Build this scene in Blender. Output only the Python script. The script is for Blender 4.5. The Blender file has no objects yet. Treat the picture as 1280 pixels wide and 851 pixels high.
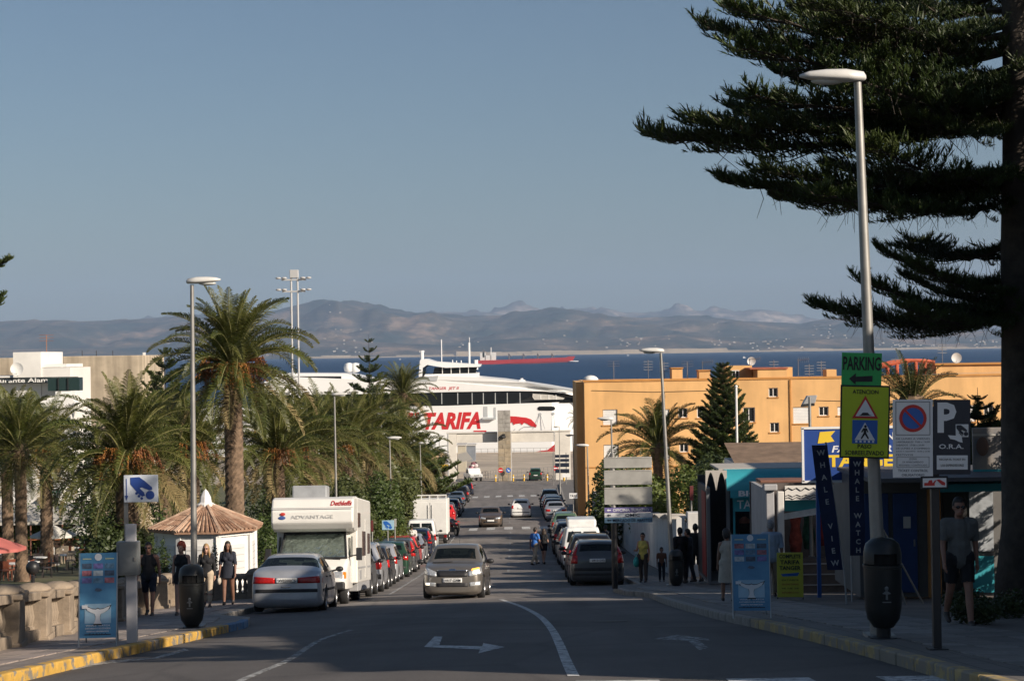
import bpy, bmesh, math, random
from mathutils import Vector, Matrix, Euler
from mathutils.bvhtree import BVHTree
R = math.radians
PI = math.pi
scene = bpy.context.scene
col = scene.collection
# ------------------------------------------------------------------ camera
EYE = 1.6
FPX = 2400.0
PITCH = math.atan(15.5 / FPX)
ROLL = math.atan(0.015)
fwd = Vector((0, math.cos(PITCH), math.sin(PITCH)))
_r0 = Vector((1, 0, 0)); _u0 = Vector((0, -math.sin(PITCH), math.cos(PITCH)))
camR = _r0 * math.cos(ROLL) - _u0 * math.sin(ROLL)
camU = _u0 * math.cos(ROLL) + _r0 * math.sin(ROLL)
cam_data = bpy.data.cameras.new('camera'); cam = bpy.data.objects.new('camera', cam_data); col.objects.link(cam)
cam_data.sensor_width = 36; cam_data.lens = FPX / 1280 * 36
cam_data.clip_start = 0.3; cam_data.clip_end = 120000
mm = Matrix((camR, camU, -fwd)).transposed().to_4x4(); mm.translation = Vector((0, 0, EYE))
cam.matrix_world = mm
scene.camera = cam
# ------------------------------------------------------------------ light
SUN_AZ = R(35)      # degrees behind the street's right hand side
SUN_EL = R(25)
sun_dir = Vector((math.cos(SUN_AZ) * math.cos(SUN_EL), -math.sin(SUN_AZ) * math.cos(SUN_EL), math.sin(SUN_EL)))
world = bpy.data.worlds.new('World'); scene.world = world; world.use_nodes = True
nt = world.node_tree
bg = nt.nodes['Background']
sky = nt.nodes.new('ShaderNodeTexSky'); sky.sky_type = 'NISHITA'; sky.sun_disc = False
sky.sun_elevation = SUN_EL
sky.sun_rotation = math.atan2(sun_dir.x, sun_dir.y)
sky.altitude = 0; sky.air_density = 1.0; sky.dust_density = 1.0; sky.ozone_density = 3.0
nt.links.new(sky.outputs[0], bg.inputs[0]); bg.inputs[1].default_value = 0.05
sl = bpy.data.lights.new('sun', 'SUN'); sl.energy = 5.0; sl.angle = R(0.5); sl.color = (1, 0.88, 0.74)
so = bpy.data.objects.new('sun', sl); col.objects.link(so)
so.rotation_euler = sun_dir.to_track_quat('Z', 'Y').to_euler()
scene.view_settings.view_transform = 'Standard'; scene.view_settings.look = 'None'
scene.view_settings.gamma = 1; scene.view_settings.use_curve_mapping = False
scene.view_settings.exposure = 0.4
scene.cycles.max_bounces = 6; scene.cycles.transparent_max_bounces = 12
scene.cycles.volume_bounces = 0
# ------------------------------------------------------------------ ground profile and pixel helpers
PROF = [(-60, 4.6), (-20, 1.7), (0, 0.0), (14, -1.15), (27, -2.4), (46, -4.4), (70, -6.7), (100, -8.9), (156, -11.75), (200, -13.5),
  (267, -15.95), (300, -16.8), (330, -17.3), (375, -17.8), (420, -17.8)]
def _slope(i):
 if i == 0: a, b = PROF[0], PROF[1]
 elif i == len(PROF) - 1: a, b = PROF[-2], PROF[-1]
 else: a, b = PROF[i - 1], PROF[i + 1]
 return (b[1] - a[1]) / (b[0] - a[0])
def camber(x): return -0.03 * min(10.0, max(0.0, -x - 1.0))
def zg(y, x=0.0): return zprof(y) + camber(x) * max(0.0, min(1.0, (256 - y) / 60))
def zprof(y):
 if y <= PROF[0][0]: return PROF[0][1]
 if y >= PROF[-1][0]: return PROF[-1][1]
 for i in range(len(PROF) - 1):
  if PROF[i][0] <= y <= PROF[i + 1][0]: break
 y0, z0 = PROF[i]; y1, z1 = PROF[i + 1]; h = y1 - y0; t = (y - y0) / h
 m0, m1 = _slope(i) * h, _slope(i + 1) * h
 return (2*t**3 - 3*t*t + 1) * z0 + (t**3 - 2*t*t + t) * m0 + (-2*t**3 + 3*t*t) * z1 + (t**3 - t*t) * m1
def gslope(y): return math.atan((zg(y + 1) - zg(y - 1)) / 2)
def ray(px, py): return fwd + camR * ((px - 640) / FPX) + camU * ((425.5 - py) / FPX)
def P(px, py, d):
 r = ray(px, py); t = d / r.y
 return Vector((r.x * t, d, EYE + r.z * t))
def G(px, py, up=0.0):
 r = ray(px, py); lo = 12.0
 y = lo
 while y < 420:
  if EYE + r.z / r.y * y <= zg(y, r.x / r.y * y) + up: break
  y += 0.25
 a, b = y - 0.25, y
 for _ in range(20):
  m = (a + b) / 2
  if EYE + r.z / r.y * m <= zg(m, r.x / r.y * m) + up: b = m
  else: a = m
 return Vector((r.x / r.y * b, b, zg(b, r.x / r.y * b) + up))
KERB = 0.13
# ------------------------------------------------------------------ materials
_mats = {}
def M(name, c, rough=0.6, metal=0.0, ns=0, na=0.15, bump=0.0, spec=0.5, c2=None, bs=None, coat=0, emis=None, obj_rand=0, sub=0):
 if name in _mats: return _mats[name]
 m = bpy.data.materials.new(name); m.use_nodes = True; t = m.node_tree; b = t.nodes['Principled BSDF']
 b.inputs['Roughness'].default_value = rough; b.inputs['Metallic'].default_value = metal
 b.inputs['Specular IOR Level'].default_value = spec
 if coat: b.inputs['Coat Weight'].default_value = coat; b.inputs['Coat Roughness'].default_value = 0.05
 c = tuple(c); last = None
 if ns:
  tc = t.nodes.new('ShaderNodeTexCoord')
  n = t.nodes.new('ShaderNodeTexNoise'); n.inputs['Scale'].default_value = ns; n.inputs['Detail'].default_value = 6; n.inputs['Roughness'].default_value = 0.62
  t.links.new(tc.outputs['Object'], n.inputs['Vector'])
  rp = t.nodes.new('ShaderNodeValToRGB'); rp.color_ramp.elements[0].position = 0.32; rp.color_ramp.elements[1].position = 0.68
  a = tuple(max(0, x * (1 - na)) for x in c); d = c2 if c2 else tuple(min(1, x * (1 + na)) for x in c)
  rp.color_ramp.elements[0].color = (*(c if c2 else a), 1); rp.color_ramp.elements[1].color = (*d, 1)
  t.links.new(n.outputs['Fac'], rp.inputs['Fac']); last = rp.outputs['Color']
  if bump:
   n2 = t.nodes.new('ShaderNodeTexNoise'); n2.inputs['Scale'].default_value = bs or ns * 6; n2.inputs['Detail'].default_value = 4
   t.links.new(tc.outputs['Object'], n2.inputs['Vector'])
   bp = t.nodes.new('ShaderNodeBump'); bp.inputs['Strength'].default_value = bump; bp.inputs['Distance'].default_value = 0.02
   t.links.new(n2.outputs['Fac'], bp.inputs['Height']); t.links.new(bp.outputs['Normal'], b.inputs['Normal'])
 if obj_rand:
  oi = t.nodes.new('ShaderNodeObjectInfo'); hs = t.nodes.new('ShaderNodeHueSaturation')
  mr = t.nodes.new('ShaderNodeMapRange'); mr.inputs[3].default_value = 1 - obj_rand; mr.inputs[4].default_value = 1 + obj_rand
  t.links.new(oi.outputs['Random'], mr.inputs[0]); t.links.new(mr.outputs[0], hs.inputs['Value'])
  if last: t.links.new(last, hs.inputs['Color'])
  else: hs.inputs['Color'].default_value = (*c, 1)
  last = hs.outputs['Color']
 if last: t.links.new(last, b.inputs['Base Color'])
 else: b.inputs['Base Color'].default_value = (*c, 1)
 if emis: b.inputs['Emission Color'].default_value = (*emis[:3], 1); b.inputs['Emission Strength'].default_value = emis[3]
 m.diffuse_color = (*c, 1)
 _mats[name] = m
 return m
def leafmat(name, c, c2, trans=0.25, rough=0.5, obj_rand=0.25, ns=1.2):
 m = M(name, c, rough, ns=ns, c2=c2, spec=0.35, obj_rand=obj_rand)
 t = m.node_tree; b = t.nodes['Principled BSDF']; o = t.nodes['Material Output']
 tr = t.nodes.new('ShaderNodeBsdfTranslucent'); mx = t.nodes.new('ShaderNodeMixShader'); mx.inputs[0].default_value = trans
 src = b.inputs['Base Color'].links[0].from_socket
 t.links.new(src, tr.inputs[0]); t.links.new(b.outputs[0], mx.inputs[1]); t.links.new(tr.outputs[0], mx.inputs[2])
 t.links.new(mx.outputs[0], o.inputs['Surface'])
 return m
def glassmat(name, tint=(0.25, 0.3, 0.3), see=0.55):
 if name in _mats: return _mats[name]
 m = bpy.data.materials.new(name); m.use_nodes = True; t = m.node_tree; b = t.nodes['Principled BSDF']; o = t.nodes['Material Output']
 b.inputs['Base Color'].default_value = (0.012, 0.016, 0.018, 1); b.inputs['Roughness'].default_value = 0.04
 tr = t.nodes.new('ShaderNodeBsdfTransparent'); tr.inputs[0].default_value = (*tint, 1)
 mx = t.nodes.new('ShaderNodeMixShader'); mx.inputs[0].default_value = see
 t.links.new(b.outputs[0], mx.inputs[1]); t.links.new(tr.outputs[0], mx.inputs[2]); t.links.new(mx.outputs[0], o.inputs['Surface'])
 _mats[name] = m
 return m
# ------------------------------------------------------------------ mesh builder
class MB:
 def __init__(s): s.v = []; s.f = []; s.mi = []
 def add(s, vs, fs, mi=0, mat=None):
  o = len(s.v)
  s.v += [tuple(mat @ Vector(v)) if mat else tuple(v) for v in vs]
  for f in fs: s.f.append(tuple(i + o for i in f)); s.mi.append(mi)
  return s
 def box(s, c, d, rz=0, mi=0, mat=None):
  x, y, z = (k / 2 for k in d)
  vs = [(-x,-y,-z),(x,-y,-z),(x,y,-z),(-x,y,-z),(-x,-y,z),(x,-y,z),(x,y,z),(-x,y,z)]
  m = Matrix.Translation(c) @ (Matrix.Rotation(rz, 4, 'Z') if rz else Matrix())
  if mat: m = mat @ m
  return s.add(vs, [(3,2,1,0),(4,5,6,7),(0,1,5,4),(1,2,6,5),(2,3,7,6),(3,0,4,7)], mi, m)
 def box2(s, a, b, mi=0):
  return s.box([(p + q) / 2 for p, q in zip(a, b)], [abs(q - p) for p, q in zip(a, b)], mi=mi)
 def tube(s, pts, rad, n=6, mi=0, cap=True):
  pts = [Vector(p) for p in pts]
  if not isinstance(rad, (list, tuple)): rad = [rad] * len(pts)
  o = len(s.v); prev = None
  for i, p in enumerate(pts):
   t = (pts[min(i + 1, len(pts) - 1)] - pts[max(i - 1, 0)])
   t = t.normalized() if t.length > 1e-9 else Vector((0, 0, 1))
   if prev is None:
    a = Vector((1, 0, 0)) if abs(t.x) < 0.9 else Vector((0, 1, 0))
    u = (a - t * a.dot(t)).normalized()
   else:
    u = prev - t * prev.dot(t)
    u = u.normalized() if u.length > 1e-6 else Vector((1, 0, 0))
   prev = u; w = t.cross(u)
   for k in range(n):
    an = 2 * PI * k / n
    s.v.append(tuple(p + (u * math.cos(an) + w * math.sin(an)) * rad[i]))
  for i in range(len(pts) - 1):
   for k in range(n):
    k2 = (k + 1) % n
    s.f.append((o + i*n + k, o + i*n + k2, o + (i+1)*n + k2, o + (i+1)*n + k)); s.mi.append(mi)
  if cap:
   s.f.append(tuple(o + k for k in reversed(range(n)))); s.mi.append(mi)
   s.f.append(tuple(o + (len(pts)-1)*n + k for k in range(n))); s.mi.append(mi)
  return s
 def lathe(s, prof, n=16, c=(0, 0, 0), mi=0, sx=1, sy=1):
  o = len(s.v)
  for r, z in prof:
   for k in range(n):
    a = 2 * PI * k / n
    s.v.append((c[0] + r * math.cos(a) * sx, c[1] + r * math.sin(a) * sy, c[2] + z))
  for i in range(len(prof) - 1):
   for k in range(n):
    k2 = (k + 1) % n
    s.f.append((o+i*n+k, o+i*n+k2, o+(i+1)*n+k2, o+(i+1)*n+k)); s.mi.append(mi)
  s.f.append(tuple(o + k for k in reversed(range(n)))); s.mi.append(mi)
  s.f.append(tuple(o + (len(prof)-1)*n + k for k in range(n))); s.mi.append(mi)
  return s
 def prism(s, poly, a, b, axis='y', mi=0, mat=None):
  # poly: 2D points; extruded between a and b along axis. axis y: (x,z); z: (x,y); x: (y,z)
  n = len(poly)
  def pt(p, h):
   return {'y': (p[0], h, p[1]), 'z': (p[0], p[1], h), 'x': (h, p[0], p[1])}[axis]
  vs = [pt(p, a) for p in poly] + [pt(p, b) for p in poly]
  fs = [tuple(range(n)), tuple(reversed(range(n, 2 * n)))]
  fs += [(i, n + i, n + (i + 1) % n, (i + 1) % n) for i in range(n)]
  return s.add(vs, fs, mi, mat)
 def ball(s, c, r, nu=10, nv=7, mi=0, mat=None):
  if not isinstance(r, (list, tuple)): r = (r, r, r)
  vs = [(c[0], c[1], c[2] - r[2])]
  for j in range(1, nv):
   th = PI * j / nv - PI / 2
   for k in range(nu):
    a = 2 * PI * k / nu
    vs.append((c[0] + r[0]*math.cos(th)*math.cos(a), c[1] + r[1]*math.cos(th)*math.sin(a), c[2] + r[2]*math.sin(th)))
  vs.append((c[0], c[1], c[2] + r[2]))
  fs = [(0, 1 + (k + 1) % nu, 1 + k) for k in range(nu)]
  for j in range(nv - 2):
   for k in range(nu):
    k2 = (k + 1) % nu
    fs.append((1 + j*nu + k, 1 + j*nu + k2, 1 + (j+1)*nu + k2, 1 + (j+1)*nu + k))
  l = len(vs) - 1; b0 = 1 + (nv - 2) * nu
  fs += [(l, b0 + k, b0 + (k + 1) % nu) for k in range(nu)]
  return s.add(vs, fs, mi, mat)
 def quad(s, a, b, c, d, mi=0): return s.add([a, b, c, d], [(0, 1, 2, 3)], mi)
 def mesh(s, name, mats, smooth=False, bevel=0, recalc=True):
  me = bpy.data.meshes.new(name); me.from_pydata(s.v, [], s.f)
  for m in (mats if isinstance(mats, (list, tuple)) else [mats]): me.materials.append(m)
  if len(me.materials) > 1: me.polygons.foreach_set('material_index', s.mi)
  if recalc or bevel:
   bm = bmesh.new(); bm.from_mesh(me)
   if recalc: bmesh.ops.recalc_face_normals(bm, faces=bm.faces)
   if bevel:
    eds = [e for e in bm.edges if len(e.link_faces) == 2 and e.calc_face_angle(0) > 0.6]
    bmesh.ops.bevel(bm, geom=eds, offset=bevel, segments=2, affect='EDGES', profile=0.5, clamp_overlap=True)
   bm.to_mesh(me); bm.free()
  if smooth is True: me.polygons.foreach_set('use_smooth', [True] * len(me.polygons))
  elif smooth: me.polygons.foreach_set('use_smooth', [True] * len(me.polygons)); me.set_sharp_from_angle(angle=R(smooth))
  me.update()
  return me
 def build(s, name, mats, parent=None, smooth=False, bevel=0, recalc=True, loc=None, rot=None):
  return link(name, s.mesh(name, mats, smooth, bevel, recalc), parent, loc, rot)
def link(name, me, parent=None, loc=None, rot=None):
 o = bpy.data.objects.new(name, me); col.objects.link(o)
 if parent: o.parent = parent
 if loc is not None: o.location = loc
 if rot is not None: o.rotation_euler = rot
 return o
def tag(o, label, cat, group=None):
 o['label'] = label; o['category'] = cat
 if group: o['group'] = group
 return o
def thing(name, label, cat, loc=(0, 0, 0), rz=0, group=None, rx=0):
 o = bpy.data.objects.new(name, None); col.objects.link(o); o.empty_display_size = 0.2
 o.location = loc; o.rotation_euler = (rx, 0, rz)
 return tag(o, label, cat, group)
def struct(o, kind='structure'): o['kind'] = kind; return o
def copy_tree(o, parent=None, **tags):
 c = o.copy(); col.objects.link(c)
 if parent: c.parent = parent
 for ch in o.children: copy_tree(ch, c)
 for k, v in tags.items(): c[k] = v
 return c
FONT = bpy.data.fonts.load('<builtin>') if '<builtin>' in [f.filepath for f in bpy.data.fonts] else None
_tmp = bpy.data.scenes.new('tmp_scene')
def evaluated_mesh(o):
 _tmp.collection.objects.link(o); _tmp.view_layers[0].update(); dg = _tmp.view_layers[0].depsgraph
 return bpy.data.meshes.new_from_object(o.evaluated_get(dg))
def text(body, mat, parent, loc, rot=(PI / 2, 0, 0), w=None, h=None, size=1.0, bold=0.0, shear=0.0, depth=0.004, name='lettering', spacing=1.0):
 cu = bpy.data.curves.new(name, 'FONT'); cu.body = body; cu.size = 1; cu.align_x = 'LEFT'; cu.shear = shear
 cu.offset = bold; cu.resolution_u = 2; cu.space_character = spacing
 to = bpy.data.objects.new('tmp_text', cu)
 me = evaluated_mesh(to); me.name = name
 bpy.data.objects.remove(to); bpy.data.curves.remove(cu)
 if not len(me.vertices): return None
 xs = [v.co.x for v in me.vertices]; ys = [v.co.y for v in me.vertices]
 x0, x1, y0, y1 = min(xs), max(xs), min(ys), max(ys)
 sx = (w / (x1 - x0)) if w else None; sy = (h / (y1 - y0)) if h else None
 if sx is None and sy is None: sx = sy = size
 sx = sx or sy; sy = sy or sx
 for v in me.vertices: v.co = ((v.co.x - (x0 + x1) / 2) * sx, (v.co.y - (y0 + y1) / 2) * sy, 0)
 bm = bmesh.new(); bm.from_mesh(me)
 bmesh.ops.remove_doubles(bm, verts=bm.verts, dist=1e-5)
 bmesh.ops.recalc_face_normals(bm, faces=bm.faces)
 if depth:
  r = bmesh.ops.extrude_face_region(bm, geom=bm.faces[:])
  bmesh.ops.translate(bm, verts=[g for g in r['geom'] if isinstance(g, bmesh.types.BMVert)], vec=(0, 0, depth))
  bmesh.ops.recalc_face_normals(bm, faces=bm.faces)
 bm.to_mesh(me); bm.free()
 me.materials.clear(); me.materials.append(mat); me.polygons.foreach_set('use_smooth', [False] * len(me.polygons))
 return link(name, me, parent, loc, rot)
def jit(rng, a): return (rng.random() * 2 - 1) * a
# ================================================================== setting: ground, road, sea, hills, air
def asphalt():
 m = M('asphalt', (0.125, 0.113, 0.104), 0.75, ns=0.35, na=0.22, bump=0.5, bs=60, spec=0.35)
 t = m.node_tree; b = t.nodes['Principled BSDF']
 src = b.inputs['Base Color'].links[0].from_socket
 tc = t.nodes.new('ShaderNodeTexCoord')
 mp = t.nodes.new('ShaderNodeMapping'); mp.inputs['Scale'].default_value = (1.1, 0.05, 1)
 n = t.nodes.new('ShaderNodeTexNoise'); n.inputs['Scale'].default_value = 1.0; n.inputs['Detail'].default_value = 5
 t.links.new(tc.outputs['Object'], mp.inputs[0]); t.links.new(mp.outputs[0], n.inputs['Vector'])
 n3 = t.nodes.new('ShaderNodeTexNoise'); n3.inputs['Scale'].default_value = 45; n3.inputs['Detail'].default_value = 3
 t.links.new(tc.outputs['Object'], n3.inputs['Vector'])
 ad = t.nodes.new('ShaderNodeMath'); ad.operation = 'ADD'; t.links.new(n.outputs['Fac'], ad.inputs[0])
 m3 = t.nodes.new('ShaderNodeMath'); m3.operation = 'MULTIPLY'; m3.inputs[1].default_value = 0.9; t.links.new(n3.outputs['Fac'], m3.inputs[0])
 t.links.new(m3.outputs[0], ad.inputs[1])
 mr = t.nodes.new('ShaderNodeMapRange'); mr.inputs[1].default_value = 0.65; mr.inputs[2].default_value = 1.25; mr.inputs[3].default_value = 0.72; mr.inputs[4].default_value = 1.3
 t.links.new(ad.outputs[0], mr.inputs[0])
 mu = t.nodes.new('ShaderNodeMix'); mu.data_type = 'RGBA'; mu.blend_type = 'MULTIPLY'; mu.inputs[0].default_value = 1
 t.links.new(src, mu.inputs[6]); t.links.new(mr.outputs[0], mu.inputs[7])
 sp = t.nodes.new('ShaderNodeSeparateXYZ'); t.links.new(tc.outputs['Object'], sp.inputs[0])   # paler surface below the junction
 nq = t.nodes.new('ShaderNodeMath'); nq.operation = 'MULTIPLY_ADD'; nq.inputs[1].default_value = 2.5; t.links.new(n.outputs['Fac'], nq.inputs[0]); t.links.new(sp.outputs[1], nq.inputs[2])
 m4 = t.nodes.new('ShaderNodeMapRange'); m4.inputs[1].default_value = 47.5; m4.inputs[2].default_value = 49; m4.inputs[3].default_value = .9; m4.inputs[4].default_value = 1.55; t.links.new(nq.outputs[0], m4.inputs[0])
 # patches of repair and tyre-dark oil strips
 vo = t.nodes.new('ShaderNodeTexVoronoi'); vo.feature = 'DISTANCE_TO_EDGE'; vo.inputs['Scale'].default_value = .32; mp2 = t.nodes.new('ShaderNodeMapping'); mp2.inputs['Scale'].default_value = (1, .45, 1); t.links.new(tc.outputs['Object'], mp2.inputs[0])
 va2 = t.nodes.new('ShaderNodeVectorMath'); va2.operation = 'MULTIPLY_ADD'; va2.inputs[1].default_value = (.5, .5, 0); t.links.new(n3.outputs['Color'], va2.inputs[0]); t.links.new(mp2.outputs[0], va2.inputs[2]); t.links.new(va2.outputs[0], vo.inputs['Vector'])
 cr = t.nodes.new('ShaderNodeMapRange'); cr.inputs[1].default_value = .0; cr.inputs[2].default_value = .014; cr.inputs[3].default_value = .62; cr.inputs[4].default_value = 1; t.links.new(vo.outputs['Distance'], cr.inputs[0])
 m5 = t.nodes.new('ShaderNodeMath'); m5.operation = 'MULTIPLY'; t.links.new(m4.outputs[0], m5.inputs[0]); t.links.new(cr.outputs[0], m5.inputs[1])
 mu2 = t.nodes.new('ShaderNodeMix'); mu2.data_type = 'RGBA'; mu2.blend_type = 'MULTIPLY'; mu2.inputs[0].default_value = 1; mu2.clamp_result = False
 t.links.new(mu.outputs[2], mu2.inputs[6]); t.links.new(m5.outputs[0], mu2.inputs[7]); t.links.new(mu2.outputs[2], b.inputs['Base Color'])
 return m
def paint_mat(name, c, wear=0.52):
 m = M(name, c, 0.7, ns=3.0, na=0.12)
 t = m.node_tree; b = t.nodes['Principled BSDF']; o = t.nodes['Material Output']
 tc = t.nodes.new('ShaderNodeTexCoord'); n = t.nodes.new('ShaderNodeTexNoise'); n.inputs['Scale'].default_value = 9; n.inputs['Detail'].default_value = 8; n.inputs['Roughness'].default_value = 0.75
 t.links.new(tc.outputs['Object'], n.inputs['Vector'])
 rp = t.nodes.new('ShaderNodeValToRGB'); rp.color_ramp.elements[0].position = wear - 0.14; rp.color_ramp.elements[1].position = wear + 0.06
 t.links.new(n.outputs['Fac'], rp.inputs[0])
 tr = t.nodes.new('ShaderNodeBsdfTransparent'); mx = t.nodes.new('ShaderNodeMixShader')
 t.links.new(rp.outputs[0], mx.inputs[0]); t.links.new(b.outputs[0], mx.inputs[2]); t.links.new(tr.outputs[0], mx.inputs[1])
 t.links.new(mx.outputs[0], o.inputs['Surface'])
 return m
def slab_mat(name, c, c2, sc=2.0, bw=0.5, mortar=0.02):
 m = M(name, c, 0.75, ns=1.5, c2=c2, bump=0.2)
 t = m.node_tree; b = t.nodes['Principled BSDF']; src = b.inputs['Base Color'].links[0].from_socket
 tc = t.nodes.new('ShaderNodeTexCoord'); br = t.nodes.new('ShaderNodeTexBrick')
 br.inputs['Scale'].default_value = sc; br.inputs['Mortar Size'].default_value = mortar; br.offset = 0
 br.inputs['Brick Width'].default_value = bw; br.inputs['Row Height'].default_value = 0.5
 br.inputs['Color1'].default_value = (1, 1, 1, 1); br.inputs['Color2'].default_value = (0.85, 0.84, 0.82, 1); br.inputs['Mortar'].default_value = (0.5, 0.48, 0.46, 1)
 t.links.new(tc.outputs['Object'], br.inputs['Vector'])
 mu = t.nodes.new('ShaderNodeMix'); mu.data_type = 'RGBA'; mu.blend_type = 'MULTIPLY'; mu.inputs[0].default_value = 1
 t.links.new(src, mu.inputs[6]); t.links.new(br.outputs['Color'], mu.inputs[7]); t.links.new(mu.outputs[2], b.inputs['Base Color'])
 return m
YS = [-60, -50, -40, -30, -20, -10, -5] + [i * 1.0 for i in range(0, 100)] + [100 + i * 2.5 for i in range(0, 110)] + [375]
def sheet(name, xl, xr, y0, y1, up, mat, skirt=0.0, nx=4):
 # strip between two lateral functions xl(y), xr(y)
 ys = [y for y in YS if y0 < y < y1]; ys = [y0] + ys + [y1]
 mb = MB(); n = nx + 1
 for y in ys:
  a, b = xl(y), xr(y)
  for k in range(n):
   x = a + (b - a) * k / nx
   mb.v.append((x, y, zg(y, x) + up))
 for i in range(len(ys) - 1):
  for k in range(nx):
   mb.f.append((i*n+k, i*n+k+1, (i+1)*n+k+1, (i+1)*n+k)); mb.mi.append(0)
 return struct(mb.build(name, mat, recalc=False, smooth=True))
def interp(tab):
 def f(y):
  if y <= tab[0][0]: return tab[0][1]
  for (a, b), (c, d) in zip(tab, tab[1:]):
   if y <= c: return b + (d - b) * (y - a) / (c - a)
  return tab[-1][1]
 return f
kl = interp([(-60, -6.1), (17, -5.75), (22, -5.5), (30, -5.15), (36, -5.05), (39, -5.4), (42, -6.55), (110, -6.45), (240, -6.9), (262, -7.6), (375, -8)])
kr = interp([(-60, 4.6), (16, 4.05), (24, 3.85), (33, 3.45), (44, 3.4), (50, 3.45), (52, 2.95), (56, 2.85), (58, 3.0), (60, 3.85), (150, 4.3), (240, 5.6), (262, 7.4), (375, 9)])
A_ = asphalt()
def const(v): return lambda y: v
earth = M('earth', (0.16, 0.12, 0.085), 0.9, ns=0.6, na=0.3, bump=0.4)
lawn_soil = M('park_soil', (0.14, 0.12, 0.07), 0.9, ns=0.5, c2=(0.07, 0.09, 0.03), bump=0.4)
port_mat = M('port_concrete', (0.42, 0.355, 0.28), 0.85, ns=0.08, na=0.25, bump=0.2)
sheet('ground', const(-160), const(160), -60, 375, -0.06, earth, nx=32)
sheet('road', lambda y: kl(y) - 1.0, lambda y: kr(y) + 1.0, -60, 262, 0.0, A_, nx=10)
sheet('port_ground', const(-70), const(60), 262, 375, 0.004, port_mat, nx=8)
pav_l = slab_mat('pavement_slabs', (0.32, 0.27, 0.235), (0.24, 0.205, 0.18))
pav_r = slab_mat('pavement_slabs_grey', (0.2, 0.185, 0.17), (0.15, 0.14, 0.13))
strip_m = M('pavement_edge_concrete', (0.2, 0.19, 0.175), 0.8, ns=1.2, na=0.25, bump=0.2)
def plaza_edge(y): return -7.45 - max(0, y - 26) * .09 if y < 66 else max(-11.1, kl(y) - 3 - max(0, 72 - y) * .3)
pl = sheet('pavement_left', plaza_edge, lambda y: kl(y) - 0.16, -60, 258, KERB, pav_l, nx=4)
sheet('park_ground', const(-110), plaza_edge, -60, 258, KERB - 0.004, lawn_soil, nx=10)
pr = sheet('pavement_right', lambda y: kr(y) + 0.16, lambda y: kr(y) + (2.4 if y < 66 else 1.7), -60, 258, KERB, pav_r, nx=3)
sheet('yard_ground', lambda y: kr(y) + (2.4 if y < 66 else 1.7), const(110), -60, 258, KERB - 0.004, M('yard_paving', (0.15, 0.13, 0.115), 0.85, ns=0.7, na=0.25, bump=0.3), nx=8)
# pavement slabs, laid one by one where they can be told apart
rng = random.Random(5)
def slabs(parent, edge, side, y0, y1, rows, sx, sy, mats, name='slab'):
 mes = []
 for m in mats:
  me = MB().box((0, 0, 0), (sx - 0.012, sy - 0.012, 0.03)).mesh('slab', m); mes.append(me)
 y = y0; i = 0
 while y < y1:
  for k in range(rows):
   x = edge(y) + side * (0.62 + sx * (k + 0.5))
   o = link(name, mes[rng.randrange(len(mes))], parent)
   o.location = (x, y, zg(y, x) + KERB - 0.003 + jit(rng, 0.002)); o.rotation_euler = (gslope(y), -math.atan((camber(x + .1) - camber(x - .1)) / .2), 0)
  y += sy
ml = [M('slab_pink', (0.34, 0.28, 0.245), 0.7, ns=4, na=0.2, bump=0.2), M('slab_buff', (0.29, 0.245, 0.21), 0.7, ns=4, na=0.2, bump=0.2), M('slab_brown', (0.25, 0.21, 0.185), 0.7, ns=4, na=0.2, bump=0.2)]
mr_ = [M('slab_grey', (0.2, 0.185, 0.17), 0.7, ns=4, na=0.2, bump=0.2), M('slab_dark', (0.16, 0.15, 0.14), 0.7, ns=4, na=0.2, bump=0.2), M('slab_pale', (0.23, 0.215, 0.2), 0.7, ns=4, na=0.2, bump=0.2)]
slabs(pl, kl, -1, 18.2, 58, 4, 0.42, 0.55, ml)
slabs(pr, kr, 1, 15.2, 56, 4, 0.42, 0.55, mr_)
# kerbs: a base strip with single stones
def kerb(name, edge, side, y0, y1, mats, label_mat):
 root = struct(link(name, MB().box((0, 0, 0), (0.02, 0.02, 0.02)).mesh('kerb_core', mats[0])))
 root.location = (edge(y0) - side * 0.3, y0, zg(y0, edge(y0)) - 0.2)
 mbf = MB(); y = y0; k = 0
 far = MB()
 while y < y1:
  step = 0.8 if y < 70 else 2.5
  a = Vector((edge(y), y, 0)); b = Vector((edge(y + step), y + step, 0)); d = b - a; L = math.hypot(d.x, d.y) + 0.0
  mid = (a + b) / 2; ang = math.atan2(-d.x, d.y); z = zg(mid.y, mid.x)
  rot = Matrix.Translation((mid.x + side * 0.08, mid.y, z + KERB / 2 - 0.05 + 0.004)) @ Matrix.Rotation(ang, 4, 'Z') @ Matrix.Rotation(gslope(mid.y), 4, 'X')
  if y < 70:
   m = mats[label_mat(y, k)]
   me = MB().box((0, 0, 0), (0.17 + jit(rng, 0.006), L - 0.014, KERB + 0.1)).mesh('kerb_stone', m, bevel=0.02)
   o = link('kerb_stone', me, root); o.matrix_parent_inverse = Matrix();
   o.matrix_local = Matrix.Translation(-Vector(root.location)) @ rot @ Matrix.Rotation(jit(rng, 0.02), 4, 'Z')
  else: far.box((0, 0, 0), (0.17, L - 0.01, KERB + 0.1), mat=Matrix.Translation(-Vector(root.location)) @ rot)
  y += step; k += 1
 fo = far.build('far_kerb', mats[0], root)
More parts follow.
